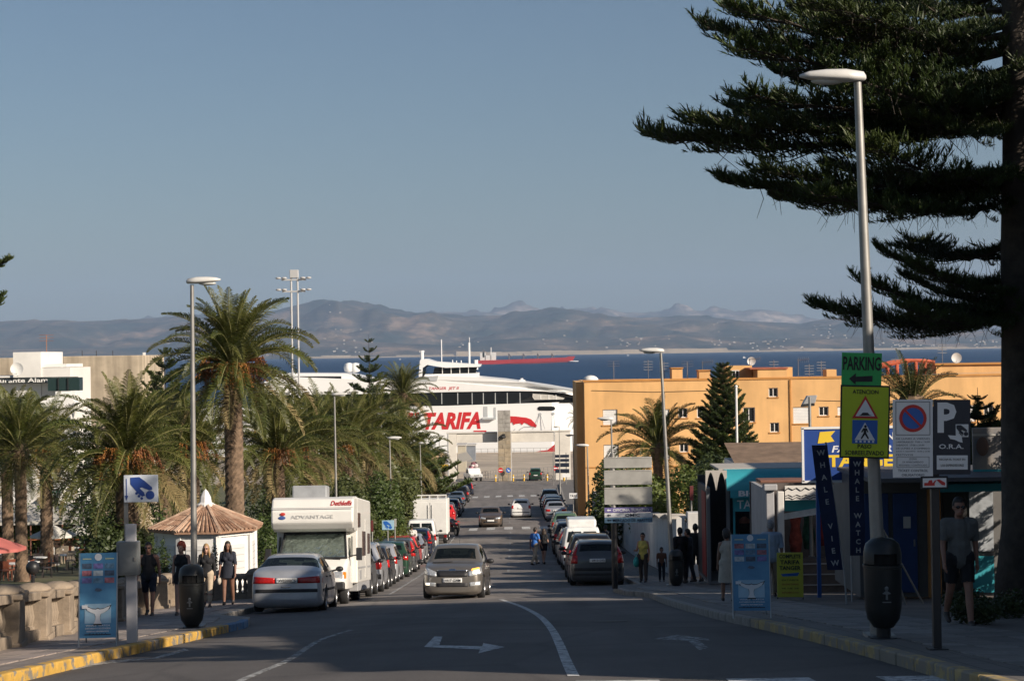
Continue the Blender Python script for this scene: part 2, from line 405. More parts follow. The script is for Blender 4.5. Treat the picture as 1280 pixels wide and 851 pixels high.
def worn_paint(name, paint, base, thr):
 m = M(name, paint, 0.75, ns=4, na=0.2)
 t = m.node_tree; b = t.nodes['Principled BSDF']; src = b.inputs['Base Color'].links[0].from_socket
 tc = t.nodes.new('ShaderNodeTexCoord'); gi = t.nodes.new('ShaderNodeObjectInfo'); va = t.nodes.new('ShaderNodeVectorMath'); va.operation = 'ADD'
 t.links.new(tc.outputs['Object'], va.inputs[0]); t.links.new(gi.outputs['Location'], va.inputs[1])
 n = t.nodes.new('ShaderNodeTexNoise'); n.inputs['Scale'].default_value = 3.5; n.inputs['Detail'].default_value = 7; n.inputs['Roughness'].default_value = 0.7
 t.links.new(va.outputs[0], n.inputs['Vector'])
 rp = t.nodes.new('ShaderNodeValToRGB'); rp.color_ramp.elements[0].position = thr - 0.02; rp.color_ramp.elements[1].position = thr + 0.03
 t.links.new(n.outputs['Fac'], rp.inputs[0])
 mx = t.nodes.new('ShaderNodeMix'); mx.data_type = 'RGBA'; mx.inputs[6].default_value = (*base, 1)
 t.links.new(src, mx.inputs[7]); t.links.new(rp.outputs[0], mx.inputs[0]); t.links.new(mx.outputs[2], b.inputs['Base Color'])
 return m
kst = M('kerb_stone_bare', (0.27, 0.25, 0.22), 0.8, ns=5, na=0.25, bump=0.3)
kye = worn_paint('kerb_yellow_paint', (0.5, 0.3, 0.06), (0.2, 0.18, 0.15), 0.46)
kyw = worn_paint('kerb_yellow_worn', (0.42, 0.31, 0.13), (0.25, 0.22, 0.17), 0.52)
kbl = worn_paint('kerb_blue_paint', (0.06, 0.16, 0.3), (0.2, 0.18, 0.15), 0.42)
kerb('kerb_left', kl, -1, 14, 256, [kst, kye, kbl], lambda y, k: 1 if y < 33.6 else (2 if y < 36.5 else 0))
kerb('kerb_right', kr, 1, 12, 256, [kst, kyw], lambda y, k: 1 if y < 29 else 0)
# ---------------------------------------------------------------- road markings
wp = paint_mat('road_paint_white', (0.62, 0.62, 0.6), 0.47)
wpw = paint_mat('road_paint_worn', (0.5, 0.5, 0.48), 0.54)
MARK = 0.006
def marking(name, pixpoly, mat, label=None):
 # polygon given in photo pixels, laid on the road
 vs = [G(*p, up=MARK) for p in pixpoly]
 return struct(MB().add(vs, [tuple(range(len(vs)))]).build(name, mat))
def stripe(name, pts, w, mat):
 mb = MB(); vs = []
 for i, p in enumerate(pts):
  t = (pts[min(i + 1, len(pts) - 1)] - pts[max(i - 1, 0)]); t.z = 0; t.normalize(); nrm = Vector((t.y, -t.x, 0))
  for s in (-1, 1):
   q = p + nrm * (s * w / 2); vs.append((q.x, q.y, zg(q.y, q.x) + MARK))
 fs = [(2*i, 2*i+1, 2*i+3, 2*i+2) for i in range(len(pts) - 1)]
 return struct(mb.add(vs, fs).build(name, mat))
def resamp(pp, n=24):
 pts = [G(*p) for p in pp]; out = []
 for i in range(len(pts) - 1):
  p0 = pts[max(i - 1, 0)]; p1 = pts[i]; p2 = pts[i + 1]; p3 = pts[min(i + 2, len(pts) - 1)]
  for k in range(n):
   t = k / n
   out.append(0.5 * ((2*p1) + (-p0 + p2)*t + (2*p0 - 5*p1 + 4*p2 - p3)*t*t + (-p0 + 3*p1 - 3*p2 + p3)*t**3))
 out.append(pts[-1]); return out
stripe('centre_line', resamp([(626, 749), (652, 758), (673, 769), (688, 784), (699, 804), (708, 826), (717, 845)], 8), 0.12, wp)
stripe('lane_line', resamp([(290, 855), (330, 838), (362, 824), (400, 800), (440, 787)], 8), 0.10, wpw)
marking('turn_arrow', [(530, 808), (543, 795), (553, 795), (549, 806), (603, 807), (604, 803), (631, 808), (598, 816), (600, 811)], wp)
marking('turn_arrow', [(815, 798), (846, 793), (884, 797), (888, 800), (872, 799), (886, 809), (874, 812), (860, 800)], wpw)
marking('turn_arrow', [(82, 832), (130, 825), (190, 822), (230, 810), (236, 812), (200, 822), (130, 829), (90, 837)], wpw)
for k in range(14):   # zebra crossing in the foreground
 x = -5.2 + k * 0.72
 if k % 2: continue
 vs = [(x, 17.3), (x + 0.8, 17.3), (x + 0.8, 18.45), (x, 18.45)]
 struct(MB().add([(a, b, zg(b, a) + MARK) for a, b in vs], [(0, 1, 2, 3)]).build('crossing_stripe', wp))
for yc, x0, x1 in ((136.5, -4.5, 2.2), (206, -4.5, 4.4)):   # two far zebra crossings
 x = x0
 while x < x1:
  struct(MB().add([(a, b, zg(b, a) + MARK) for a, b in ((x, yc - 2), (x + 0.6, yc - 2), (x + 0.6, yc + 2), (x, yc + 2))], [(0, 1, 2, 3)]).build('crossing_stripe', wp)); x += 1.25
stripe('give_way_line', [Vector((x, 54.5 + 0.02 * x, 0)) for x in (-0.3, 0.5, 1.5, 2.6)], 0.35, wpw)
stripe('parking_line', [Vector((-3.95, y, 0)) for y in (60, 80, 100, 130)], 0.1, wpw)
for y in range(80, 134, 8): stripe('lane_dash', [Vector((-0.3, y, 0)), Vector((-0.3, y + 3, 0))], 0.1, wpw)
for y in range(145, 200, 8): stripe('lane_dash', [Vector((-0.4, y, 0)), Vector((-0.4, y + 3, 0))], 0.1, wpw)
# manhole lid and litter
struct(MB().lathe([(0.0, 0), (0.33, 0), (0.33, 0.004), (0, 0.004)], 20).build('manhole_cover', M('cast_iron', (0.06, 0.055, 0.05), 0.6, 0.3, ns=30, na=0.4), loc=(1.6, 33, zg(33) + 0.004), rot=(gslope(33), 0, 0)))
# ---------------------------------------------------------------- sea
SEA = -19.6
def sea_mat():
 m = M('sea_water', (0.008, 0.034, 0.085), 0.4, spec=0.1)
 t = m.node_tree; b = t.nodes['Principled BSDF']; tc = t.nodes.new('ShaderNodeTexCoord')
 mp = t.nodes.new('ShaderNodeMapping'); mp.inputs['Scale'].default_value = (0.012, 0.004, 1)
 n = t.nodes.new('ShaderNodeTexNoise'); n.inputs['Scale'].default_value = 1; n.inputs['Detail'].default_value = 8; n.inputs['Roughness'].default_value = 0.7
 t.links.new(tc.outputs['Object'], mp.inputs[0]); t.links.new(mp.outputs[0], n.inputs['Vector'])
 rp = t.nodes.new('ShaderNodeValToRGB'); rp.color_ramp.elements[0].position = 0.35; rp.color_ramp.elements[1].position = 0.7
 rp.color_ramp.elements[0].color = (0.006, 0.03, 0.085, 1); rp.color_ramp.elements[1].color = (0.013, 0.05, 0.125, 1)
 t.links.new(n.outputs['Fac'], rp.inputs[0]); t.links.new(rp.outputs[0], b.inputs['Base Color'])
 n2 = t.nodes.new('ShaderNodeTexNoise'); n2.inputs['Scale'].default_value = 0.25; n2.inputs['Detail'].default_value = 6
 t.links.new(tc.outputs['Object'], n2.inputs['Vector'])
 bp = t.nodes.new('ShaderNodeBump'); bp.inputs['Strength'].default_value = 1.0; bp.inputs['Distance'].default_value = 2.0
 t.links.new(n2.outputs['Fac'], bp.inputs['Height']); t.links.new(bp.outputs[0], b.inputs['Normal'])
 return m
mb = MB(); sy = [300, 600, 1500, 4000, 9000, 16000, 30000]
for y in sy:
 for x in (-22000, -6000, -1500, 0, 1500, 6000, 22000): mb.v.append((x, y, SEA))
for i in range(len(sy) - 1):
 for k in range(6): mb.f.append((i*7+k, i*7+k+1, (i+1)*7+k+1, (i+1)*7+k)); mb.mi.append(0)
struct(mb.build('sea', sea_mat(), recalc=False))
# quay edge wall
struct(MB().box2((-70, 374.9, SEA - 1), (60, 375.6, zg(375) + 0.02)).build('quay', port_mat))
# ---------------------------------------------------------------- hills across the strait
from mathutils import noise as mn
def hill_mat(name, a, b, c):
 m = bpy.data.materials.new(name); m.use_nodes = True; t = m.node_tree; bs = t.nodes['Principled BSDF']; bs.inputs['Roughness'].default_value = 0.95; bs.inputs['Specular IOR Level'].default_value = 0.1
 tc = t.nodes.new('ShaderNodeTexCoord'); mp = t.nodes.new('ShaderNodeMapping'); mp.inputs['Scale'].default_value = (0.0011, 0.0006, 0.004)
 n = t.nodes.new('ShaderNodeTexNoise'); n.inputs['Scale'].default_value = 1.5; n.inputs['Detail'].default_value = 12; n.inputs['Roughness'].default_value = 0.72
 t.links.new(tc.outputs['Object'], mp.inputs[0]); t.links.new(mp.outputs[0], n.inputs['Vector'])
 rp = t.nodes.new('ShaderNodeValToRGB'); e = rp.color_ramp.elements; e[0].position = 0.42; e[0].color = (*a, 1); e[1].position = 0.64; e[1].color = (*c, 1)
 q = e.new(0.54); q.color = (*b, 1)
 t.links.new(n.outputs['Fac'], rp.inputs[0]); t.links.new(rp.outputs[0], bs.inputs['Base Color'])
 return m
def hills(name, crest, D0, D1, D2, mat, amp, seed, base=0.0, nx=360, ny=44):
 cf = interp(crest); mb = MB()
 for j in range(ny + 1):
  v = j / ny
  D = D0 + (D1 - D0) * (v / 0.7) if v < 0.7 else D1 + (D2 - D1) * (v - 0.7) / 0.3
  for i in range(nx + 1):
   px = -500 + 2300 * i / nx
   H = P(px, cf(px), D1).z - SEA
   s = (v / 0.7) if v < 0.7 else 1 - (v - 0.7) / 0.3
   x = P(px, 440, D).x
   nz = mn.fractal(Vector((x * 0.00045 + seed, D * 0.0003, seed)), 0.9, 2.1, 6)
   nz2 = mn.fractal(Vector((x * 0.0016 + seed, D * 0.0011, seed + 3)), 0.9, 2.1, 4); nz2 = nz2 + .7 - 1.6 * abs(mn.noise(Vector((x * .0009 + seed, D * .0006, seed + 9))))
   prof = (max(0.0, s) ** 1.15) if v < 0.7 else s
   env = max(0.0, math.sin(PI * min(1, s))) ** 0.8 * (1 if v < .7 else .5)
   z = SEA + base * (1 if s > 0 else 0) + max(-3, H * prof + H * amp * nz * env + H * 0.24 * nz2 * env)
   if s >= 0.999: z = SEA + H + H * (.08 if D1 < 25000 else .16) * mn.fractal(Vector((x * .0022, seed, 0)), .7, 2.1, 6)
   mb.v.append((x, D, min(z, SEA + H * 1.01) if v < 0.7 else z))
 n = nx + 1
 for j in range(ny):
  for i in range(nx): mb.f.append((j*n+i, j*n+i+1, (j+1)*n+i+1, (j+1)*n+i)); mb.mi.append(0)
 return struct(mb.build(name, mat, smooth=True, recalc=False))
crest1 = [(-500, 405), (-200, 404), (0, 402), (40, 400), (100, 402), (150, 400), (200, 396), (230, 394), (300, 394), (350, 386), (385, 377), (405, 375), (440, 378), (470, 382), (510, 389), (560, 393),
   (600, 396), (640, 392), (670, 388), (695, 384), (715, 388), (745, 394), (800, 398), (850, 394), (890, 398), (950, 402), (1000, 405), (1040, 398), (1060, 396), (1100, 402), (1160, 406), (1220, 410), (1300, 413), (1800, 416)]
crest2 = [(-500, 400), (0, 404), (350, 398), (500, 392), (545, 387), (570, 389), (610, 389), (632, 385), (655, 384), (680, 389), (735, 388), (755, 385), (780, 391), (825, 388), (848, 379), (868, 384), (900, 387), (930, 389), (950, 386), (975, 390), (1000, 396), (1050, 400), (1300, 405), (1800, 405)]
foot = [(-500, 436), (0, 437), (200, 434), (300, 430), (400, 424), (480, 428), (560, 432), (620, 424), (700, 422), (760, 425), (850, 418), (950, 424), (1050, 420), (1150, 424), (1280, 428), (1800, 430)]
hm1 = hill_mat('hill_scrub', (0.026, 0.036, 0.03), (0.09, 0.074, 0.055), (0.27, 0.19, 0.13))
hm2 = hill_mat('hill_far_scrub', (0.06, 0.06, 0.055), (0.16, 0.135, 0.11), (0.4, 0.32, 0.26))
HL = []
HL.append(hills('coastal_hills', foot, 14300, 16200, 19500, hm1, 0.25, 7.1, nx=420, ny=30))
HL.append(hills('mountains', crest1, 15500, 20500, 25000, hm1, 0.22, 2.3, nx=640, ny=70))
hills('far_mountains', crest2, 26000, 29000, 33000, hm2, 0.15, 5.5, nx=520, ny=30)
# beach and the small white houses of far villages
mb = MB(); r2 = random.Random(3)
bz = SEA + 0.5
pts = []
for i in range(60):
 px = 380 + (1500 - 380) * i / 59
 pts.append(P(px, 440, 14250))
for i in range(59):
 a, b = pts[i], pts[i + 1]; hh = 16 + 14 * mn.noise(Vector((i * 0.35, 0, 0))) + (16 if 560 < 380 + 19 * i < 900 else 0)
 mb.quad((a.x, 14250, bz), (b.x, 14250, bz), (b.x, 14400, bz + hh), (a.x, 14400, bz + hh))
struct(mb.build('far_beach', M('beach_sand', (0.42, 0.33, 0.22), 0.9, ns=0.002, na=0.3)))
bvs = []
for o in HL:
 bm = bmesh.new(); bm.from_mesh(o.data); bvs.append(BVHTree.FromBMesh(bm)); bm.free()
mb = MB(); r2 = random.Random(12)
for (px, spread, n, d0, d1) in ((440, 45, 46, 14500, 18000), (330, 40, 24, 14500, 17000), (590, 30, 16, 15000, 18500), (420, 20, 20, 16500, 19000), (800, 70, 40, 14500, 17000), (905, 40, 40, 15000, 18500), (1040, 45, 56, 15500, 19500), (1130, 90, 60, 14450, 15600), (960, 60, 40, 14450, 15600), (210, 30, 16, 15000, 17500), (700, 50, 20, 15500, 18500), (1230, 40, 30, 14450, 16500)):
 for k in range(n // 2):
  q = px + r2.gauss(0, spread * .3); D = r2.uniform(d0, d1); x = P(q, 440, D).x; zz = None
  for b in bvs:
   h = b.ray_cast(Vector((x, D, 3000)), Vector((0, 0, -1)))
   if h[0] and (zz is None or h[0].z > zz): zz = h[0].z
  if zz is None: continue
  w = r2.uniform(7, 20); mb.box((x, D, zz + 2), (w, w, r2.uniform(8, 14)), mi=r2.randrange(2))
o = mb.build('far_village', [M('far_house_white', (.5, .46, .4), .8), M('far_house_sand', (.36, .3, .24), .8)]); o['kind'] = 'stuff'; o['label'] = 'scattered pale houses of villages on the hills across the strait'; o['category'] = 'village'
# ================================================================== buildings and large structures
def xz(px, py, d): p = P(px, py, d); return (p.x, p.z)
DARKGL = M('dark_window_glass', (.015, .018, .02), .08, spec=.6)
WHITEP = M('white_paint', (.74, .73, .7), .6, ns=1.3, na=.08)
def pier_mesh(): pass
def streak(sm, lo=.9, hi=1.04, sx=1.0):
 t = sm.node_tree; b = t.nodes['Principled BSDF']; src = b.inputs['Base Color'].links[0].from_socket
 tc = t.nodes.new('ShaderNodeTexCoord'); mp = t.nodes.new('ShaderNodeMapping'); mp.inputs['Scale'].default_value = (sx, sx, .12); n = t.nodes.new('ShaderNodeTexNoise'); n.inputs['Scale'].default_value = 1.2; n.inputs['Detail'].default_value = 6
 t.links.new(tc.outputs['Object'], mp.inputs[0]); t.links.new(mp.outputs[0], n.inputs['Vector'])
 mr = t.nodes.new('ShaderNodeMapRange'); mr.inputs[1].default_value = .35; mr.inputs[2].default_value = .6; mr.inputs[3].default_value = lo; mr.inputs[4].default_value = hi; t.links.new(n.outputs['Fac'], mr.inputs[0])
 mu = t.nodes.new('ShaderNodeMix'); mu.data_type = 'RGBA'; mu.blend_type = 'MULTIPLY'; mu.inputs[0].default_value = 1; t.links.new(src, mu.inputs[6]); t.links.new(mr.outputs[0], mu.inputs[7]); t.links.new(mu.outputs[2], b.inputs['Base Color'])
class Facade:
 """wall with real openings, facing -y"""
 def __init__(s, x0, x1, z0, z1, y, openings, depth=.16):
  s.a = (x0, x1, z0, z1, y, openings, depth)
 def mesh(s, name, mat, parent):
  x0, x1, z0, z1, y, ops, dp = s.a
  xs = sorted(set([x0, x1] + [v for o in ops for v in o[:2]])); zs = sorted(set([z0, z1] + [v for o in ops for v in o[2:4]]))
  mb = MB()
  for i in range(len(xs) - 1):
   for j in range(len(zs) - 1):
    cx, cz = (xs[i] + xs[i+1]) / 2, (zs[j] + zs[j+1]) / 2
    if any(o[0] < cx < o[1] and o[2] < cz < o[3] for o in ops): continue
    mb.quad((xs[i], y, zs[j]), (xs[i+1], y, zs[j]), (xs[i+1], y, zs[j+1]), (xs[i], y, zs[j+1]))
  for o in ops:
   a, b, c, d = o[:4]
   mb.quad((a, y, c), (a, y + dp, c), (a, y + dp, d), (a, y, d)); mb.quad((b, y, c), (b, y, d), (b, y + dp, d), (b, y + dp, c))
   mb.quad((a, y, d), (a, y + dp, d), (b, y + dp, d), (b, y, d)); mb.quad((a, y, c), (b, y, c), (b, y + dp, c), (a, y + dp, c))
  return mb.build(name, mat, parent, recalc=False)
def window(parent, o, y, style, dp=.16, sillm=None, fm=None):
 a, b, c, d = o[:4]
 fm = fm or WHITEP
 if style == 'shutter':
  w = MB().box2((a, y + dp - .06, c), (b, y + dp, d)).build('window', DARKGL, parent)
  n = max(5, int((d - c) / .11)); h = (d - c) / n
  for i in range(n): MB().box2((a + .03, y + dp - .09 - .004*(i % 2), c + i*h + .004), (b - .03, y + dp - .066, c + (i+1)*h - .004)).build('shutter_slat', WHITEP, w)
 else:
  w = MB().box2((a, y + dp - .02, c), (b, y + dp, d)).build('window', DARKGL, parent)
  fr = MB(); t = .06; mxx = (a + b) / 2
  for (p, q, r, s) in ((a, a + t, c, d), (b - t, b, c, d), (a + t, b - t, c, c + t), (a + t, b - t, d - t, d), (mxx - t/2, mxx + t/2, c + t, d - t)):
   fr.box2((p, y + dp - .07, r), (q, y + dp - .022, s))
  fr.build('frame', fm, w)
 if sillm: MB().box2((a - .08, y - .07, c - .09), (b + .08, y + .05, c - .004)).build('sill', sillm, w)
 return w
def antenna(parent, x, y, z, h, m, kind=0):
 mb = MB().tube([(x, y, z), (x, y, z + h)], .03, 5)
 if kind in (0, 2):
  mb.tube([(x - .1, y, z + h - .1), (x + .9, y - .3, z + h)], .02, 4)
  for k in range(6):
   q = x + .05 + k * .15; mb.tube([(q, y - .4 - .05*k, z + h - .08 + .015*k), (q, y + .35 - .05*k, z + h - .08 + .015*k)], .012, 4); mb.tube([(q, y - .05*k, z + h - .3), (q, y - .05*k, z + h + .2)], .01, 4)
 if kind == 1:
  for k in range(4): mb.box((x, y, z + h - .15 - k*.22), (.75, .03, .05))
  mb.box((x, y + .03, z + h - .5), (.05, .04, .9))
 if kind == 3:
  for k in range(3): mb.tube([(x - .5, y, z + h - .2*k), (x + .5, y, z + h - .2*k)], .015, 4)
 return mb.build('antenna', m, parent)
def dish(parent, x, y, z, r, m, h=.8):
 mb = MB().tube([(x, y, z), (x, y, z + h)], .03, 6)
 n = 16; o = []
 for j in range(5):
  rr = r * j / 4; dep = .25 * (rr / r) ** 2 * r
  for k in range(n):
   a = 2*PI*k/n; o.append((x + rr*math.cos(a), y - .1 - dep, z + h + r + rr*math.sin(a)))
 fs = [(j*n+k, j*n+(k+1) % n, (j+1)*n+(k+1) % n, (j+1)*n+k) for j in range(4) for k in range(n)]
 mb.add(o, fs); mb.tube([(x, y - .1, z + h), (x, y - .5, z + h + r)], .015, 4)
 return mb.build('satellite_dish', m, parent, smooth=True)
PLBc = M('dark_metal', (.03, .03, .03), .5, .3)
# ---------------------------------------------------------------- orange apartment building
def orange_building():
 D = 152.0; g0 = zg(D) - .5
 om = M('orange_render', (.72, .42, .17), .8, ns=.35, na=.1, bump=.12, bs=20); od = M('ochre_trim', (.5, .23, .06), .8, ns=1, na=.12)
 streak(om)
 rm = M('terracotta_roof', (.36, .11, .06), .8, ns=1.5, na=.2); am = M('antenna_metal', (.3, .3, .31), .5, .7)
 t = thing('apartment_building', 'long orange rendered apartment block with flat roof and white roller shutters', 'building', (0, 0, 0))
 def X(px): return xz(px, 530, D)[0]
 def Z(px, py): return xz(px, py, D)[1]
 def op(x0, x1, y0, y1, st): return (X(x0), X(x1), Z((x0+x1)/2, y1), Z((x0+x1)/2, y0), st)
 ops = [op(753.6, 772, 511.6, 531, 'shutter'), op(754, 773, 555.5, 574, 'shutter'), op(818.4, 837, 511.4, 531, 'shutter'), op(848.3, 859.5, 510, 522, 'w'), op(871.5, 883, 509.6, 522, 'w'), op(849, 860, 554, 565, 'w'),
   op(929, 944, 509, 527.5, 'w'), op(961.5, 973, 484.6, 496, 'w'), op(962.5, 974, 528, 540, 'w'), op(991.5, 1012.5, 508.5, 529, 'shutter'), op(1024, 1036, 508, 519.5, 'w'), op(1047, 1062, 508, 519, 'shutter'),
   op(818, 837, 555, 574, 'shutter'), op(1120, 1140, 508, 528, 'shutter'), op(1160, 1172, 508, 520, 'w'), op(1200, 1220, 506, 527, 'shutter'), op(936, 946, 553, 575, 'w'), op(754, 773, 598, 617, 'shutter'), op(1230, 1242, 506, 518, 'w')]
 ops = [(a, b, c, d, s) for a, b, c, d, s in ops]
 x0, x1 = X(731), X(1290); zt = Z(800, 476.5)
 f = Facade(x0, x1, g0, zt, D, [o for o in ops if o[3] < zt], .18); f.mesh('front_wall', om, t)
 for o in ops: window(t, o, D, o[4], .18, od)
 MB().box2((x0, D + .02 + .18, g0), (x0 + .25, D + 13, zt)).build('side_wall', om, t)
 MB().box2((x1 - .25, D + .2, g0), (x1, D + 13, zt)).build('side_wall', om, t)
 MB().box2((x0, D + 12.8, g0), (x1, D + 13.05, zt)).build('rear_wall', om, t)
 MB().box2((x0 + .25, D + .25, zt - .7), (x1 - .25, D + 12.8, zt - .5)).build('roof_slab', rm, t)
 MB().box2((X(722), D + 2.2, g0), (x0 - .005, D + 11, Z(726, 478))).build('side_wing', om, t)      # set-back strip on the left corner
 MB().box2((x0 - .1, D - .07, zt + .004), (x1, D + .3, zt + .16)).build('parapet_coping', od, t)
 MB().box2((x0, D - .04, Z(800, 584)), (x1, D - .004, Z(800, 582.5))).build('string_course', od, t)
 for px in (893.5, 988.5): MB().box2((X(px) - .06, D - .09, g0), (X(px) + .06, D - .005, zt - .05)).build('down_pipe', od, t)
 MB().box2((X(1001.3), D - .055, g0), (X(1100), D - .006, zt - .1)).build('projecting_bay', om, t) if False else None
 for (a_, b_, py) in ((740, 893, 488), (1001, 1180, 500)): MB().tube([(X(a_), D - .03, Z(a_, py)), (X((a_+b_)/2), D - .03, Z((a_+b_)/2, py + 2)), (X(b_), D - .03, Z(b_, py))], .018, 4).build('cable', PLBc, t)
 # raised blocks
 def block(a, b, top, y0, y1, m=om, nm='roof_block', z=None): return MB().box2((X(a), D + y0, zt - .3 if z is None else z), (X(b), D + y1, Z((a+b)/2, top))).build(nm, m, t)
 block(948, 985, 461.5, .006, 5); MB().box2((X(938), D - .1, Z(965, 461.3)), (X(986), D + 5.2, Z(965, 459.4))).build('terrace_roof', rm, t)
 b = block(913, 947, 457.5, 3, 8)
 window(b, op(921, 930.5, 463, 474.5, 'w'), D + 3 - .2, 'w', .18, None)
 block(985.5, 994, 459, 1, 3, nm='chimney'); block(843.5, 857, 461, 2, 4, nm='chimney'); MB().box2((X(842.5), D + 1.9, Z(850, 460.9)), (X(858), D + 4.1, Z(850, 459.5))).build('chimney_cap', od, t)
 block(878, 892, 464, 2, 4, nm='chimney'); MB().box2((X(877), D + 1.9, Z(885, 463.9)), (X(893), D + 4.1, Z(885, 462.5))).build('chimney_cap', od, t)
 block(1039.5, 1052, 462, 2, 4, nm='chimney'); block(1180, 1290, 456, 2.5, 9); MB().box2((X(1178), D + 2.3, Z(1220, 455.9)), (X(1290), D + 9.2, Z(1220, 454.2))).build('roof_coping', od, t)
 # red pergola on the roof terrace
 pg = MB(); pz = Z(1150, 456)
 pts = [(X(1108 + 72*k/6), D + 3, Z(1108, 460) + .55 * math.sin(PI * (k/6) * .75)) for k in range(7)]
 pr = MB().tube(pts, .16, 6).build('pergola_beam', M('pergola_red', (.5, .11, .05), .7, ns=2, na=.15), t)
 MB().tube([(p[0], p[1] + 3, p[2]) for p in pts], .16, 6).build('pergola_beam', _mats['pergola_red'], t)
 for k in (1, 2, 3, 4, 5): MB().tube([(pts[k][0], pts[k][1], zt - .4), pts[k]], .14, 6).build('pergola_post', _mats['pergola_red'], t)
 # antennas and dishes
 for (px, top, kd) in ((774, 452, 3), (818, 450, 1), (836, 452, 1), (887, 452, 0), (866, 452, 3), (946, 448, 0), (975, 450, 1), (1013, 449, 0), (1020, 455, 1), (1043, 451, 1), (1130, 447, 1), (1197, 428, 1)):
  x = X(px); z = zt + .16; antenna(t, x, D + 3 + (px % 5), z - .4, max(.6, Z(px, top) - z + .4), am, kd)
 dish(t, X(1211), D + 4, Z(1211, 458), .42, M('dish_grey', (.55, .55, .54), .5), .25)
 dish(t, X(952), D + 6, Z(952, 462), .35, _mats['dish_grey'], .3)
 MB().ball((X(740), D + 1.5, zt + .1), (.65, .65, .42), 12, 8).build('skylight', WHITEP, t, smooth=True)
 return t, X, Z, zt
ob, OX, OZ, Ozt = orange_building()
# washing hung out on the roof
lr = random.Random(8)
cols_ = [(.75, .74, .72), (.6, .62, .7), (.72, .74, .78), (.45, .55, .68), (.4, .36, .42), (.78, .77, .75)]
lx = [1158, 1172, 1184, 1199, 1216, 1237]
lab = ['white towel at the pergola end of the rooftop washing line', 'pale grey shirt on the rooftop washing line', 'pale blue cloth beside a grey shirt on the rooftop line', 'light blue cloth in the middle of the rooftop washing line', 'mauve sheet on the rooftop washing line', 'large white sheet at the end of the rooftop washing line']
for i, px in enumerate(lx):
 w = [13, 11, 13, 15, 16, 24][i] / 15.8; h = [.75, .85, .8, .6, .8, .85][i]
 mb = MB(); n = 8; c = cols_[i]
 for j in range(6):
  for k in range(n + 1):
   mb.v.append((-w/2 + w*k/n + jit(lr, .015), .1*math.sin(k*1.7 + i) * j/5, -h*j/5 * (1 + .2*math.sin(k*.8 + i*2))))
 for j in range(5):
  for k in range(n): mb.f.append((j*(n+1)+k, j*(n+1)+k+1, (j+1)*(n+1)+k+1, (j+1)*(n+1)+k)); mb.mi.append(0)
 tag(mb.build('hanging_cloth', M('laundry_%d' % i, c, .85, ns=3, na=.12), None, smooth=True, loc=(OX(px + 6), 152 + 1.2, OZ(px, 468.5))), lab[i], 'laundry', 'washing on the roof')
tag(MB().tube([(OX(1150), 153.2, OZ(1150, 468.2)), (OX(1256), 153.2, OZ(1256, 465.5))], .012, 4).build('washing_line', M('rope', (.4, .4, .38), .8)), 'thin washing line strung across the orange roof', 'washing line')
# ---------------------------------------------------------------- white garden wall with tiled coping
def garden_wall():
 wm = M('limewash', (.62, .61, .59), .85, ns=.8, na=.14, bump=.4, bs=5)
 t = thing('garden_wall', 'long white limewashed wall with a scalloped tile coping along the right pavement', 'wall', (0, 0, 0))
 mb = MB(); ys = [68 + i*2.05 for i in range(41)]
 x = lambda y: 5.72 + (y - 68) * .004
 for y in ys:
  z0 = zg(y) - .2; z1 = zg(y) + 2.25 + .05*math.sin(y)
  mb.v += [(x(y), y, z0), (x(y) + .3, y, z0), (x(y) + .3, y, z1), (x(y), y, z1)]
 for i in range(len(ys) - 1):
  for k in range(4): mb.f.append((i*4+k, i*4+(k+1) % 4, (i+1)*4+(k+1) % 4, (i+1)*4+k)); mb.mi.append(0)
 mb.f.append((0, 1, 2, 3)); mb.mi.append(0); mb.f.append((160, 163, 162, 161)); mb.mi.append(0)
 mb.build('wall_face', wm, t)
 # return along the front of the garden
 zb = zg(68)
 MB().box2((6.04, 68, zb - .2), (7.4, 68.3, zb + 2.05)).build('wall_return', wm, t)
 MB().box2((6.1, 67.85, zb - .2), (6.55, 68.45, zb + 2.4)).build('gate_pier', wm, t, bevel=.03)
 tile = MB()
 n = 8
 for k in range(n + 1):
  a = PI * k / n
  tile.v += [(-.24, .11*math.cos(a), .075*math.sin(a)), (.42, .085*math.cos(a), .06*math.sin(a) + .015), (-.24, .085*math.cos(a), .055*math.sin(a)), (.42, .06*math.cos(a), .04*math.sin(a) + .015)]
 for k in range(n):
  b = 4*k
  tile.f += [(b, b+4, b+5, b+1), (b+2, b+3, b+7, b+6), (b, b+2, b+6, b+4), (b+1, b+5, b+7, b+3)]; tile.mi += [0]*4
 tms = [tile.mesh('coping_tile', M('coping_tile_%d' % i, c, .8, ns=5, na=.2), smooth=40) for i, c in enumerate([(.5, .46, .4), (.42, .36, .3), (.56, .53, .48)])]
 r = random.Random(2); y = 68.1; cnt = 0
 while y < 128 and cnt < 270:
  z = zg(y) + 2.25 + .05*math.sin(y) - .02
  link('coping_tile', tms[r.randrange(3)], t, (x(y) + .05, y, z + jit(r, .008)), (0, jit(r, .02), jit(r, .05))); y += .235; cnt += 1
 # a low rail on the return
 return t
garden_wall()
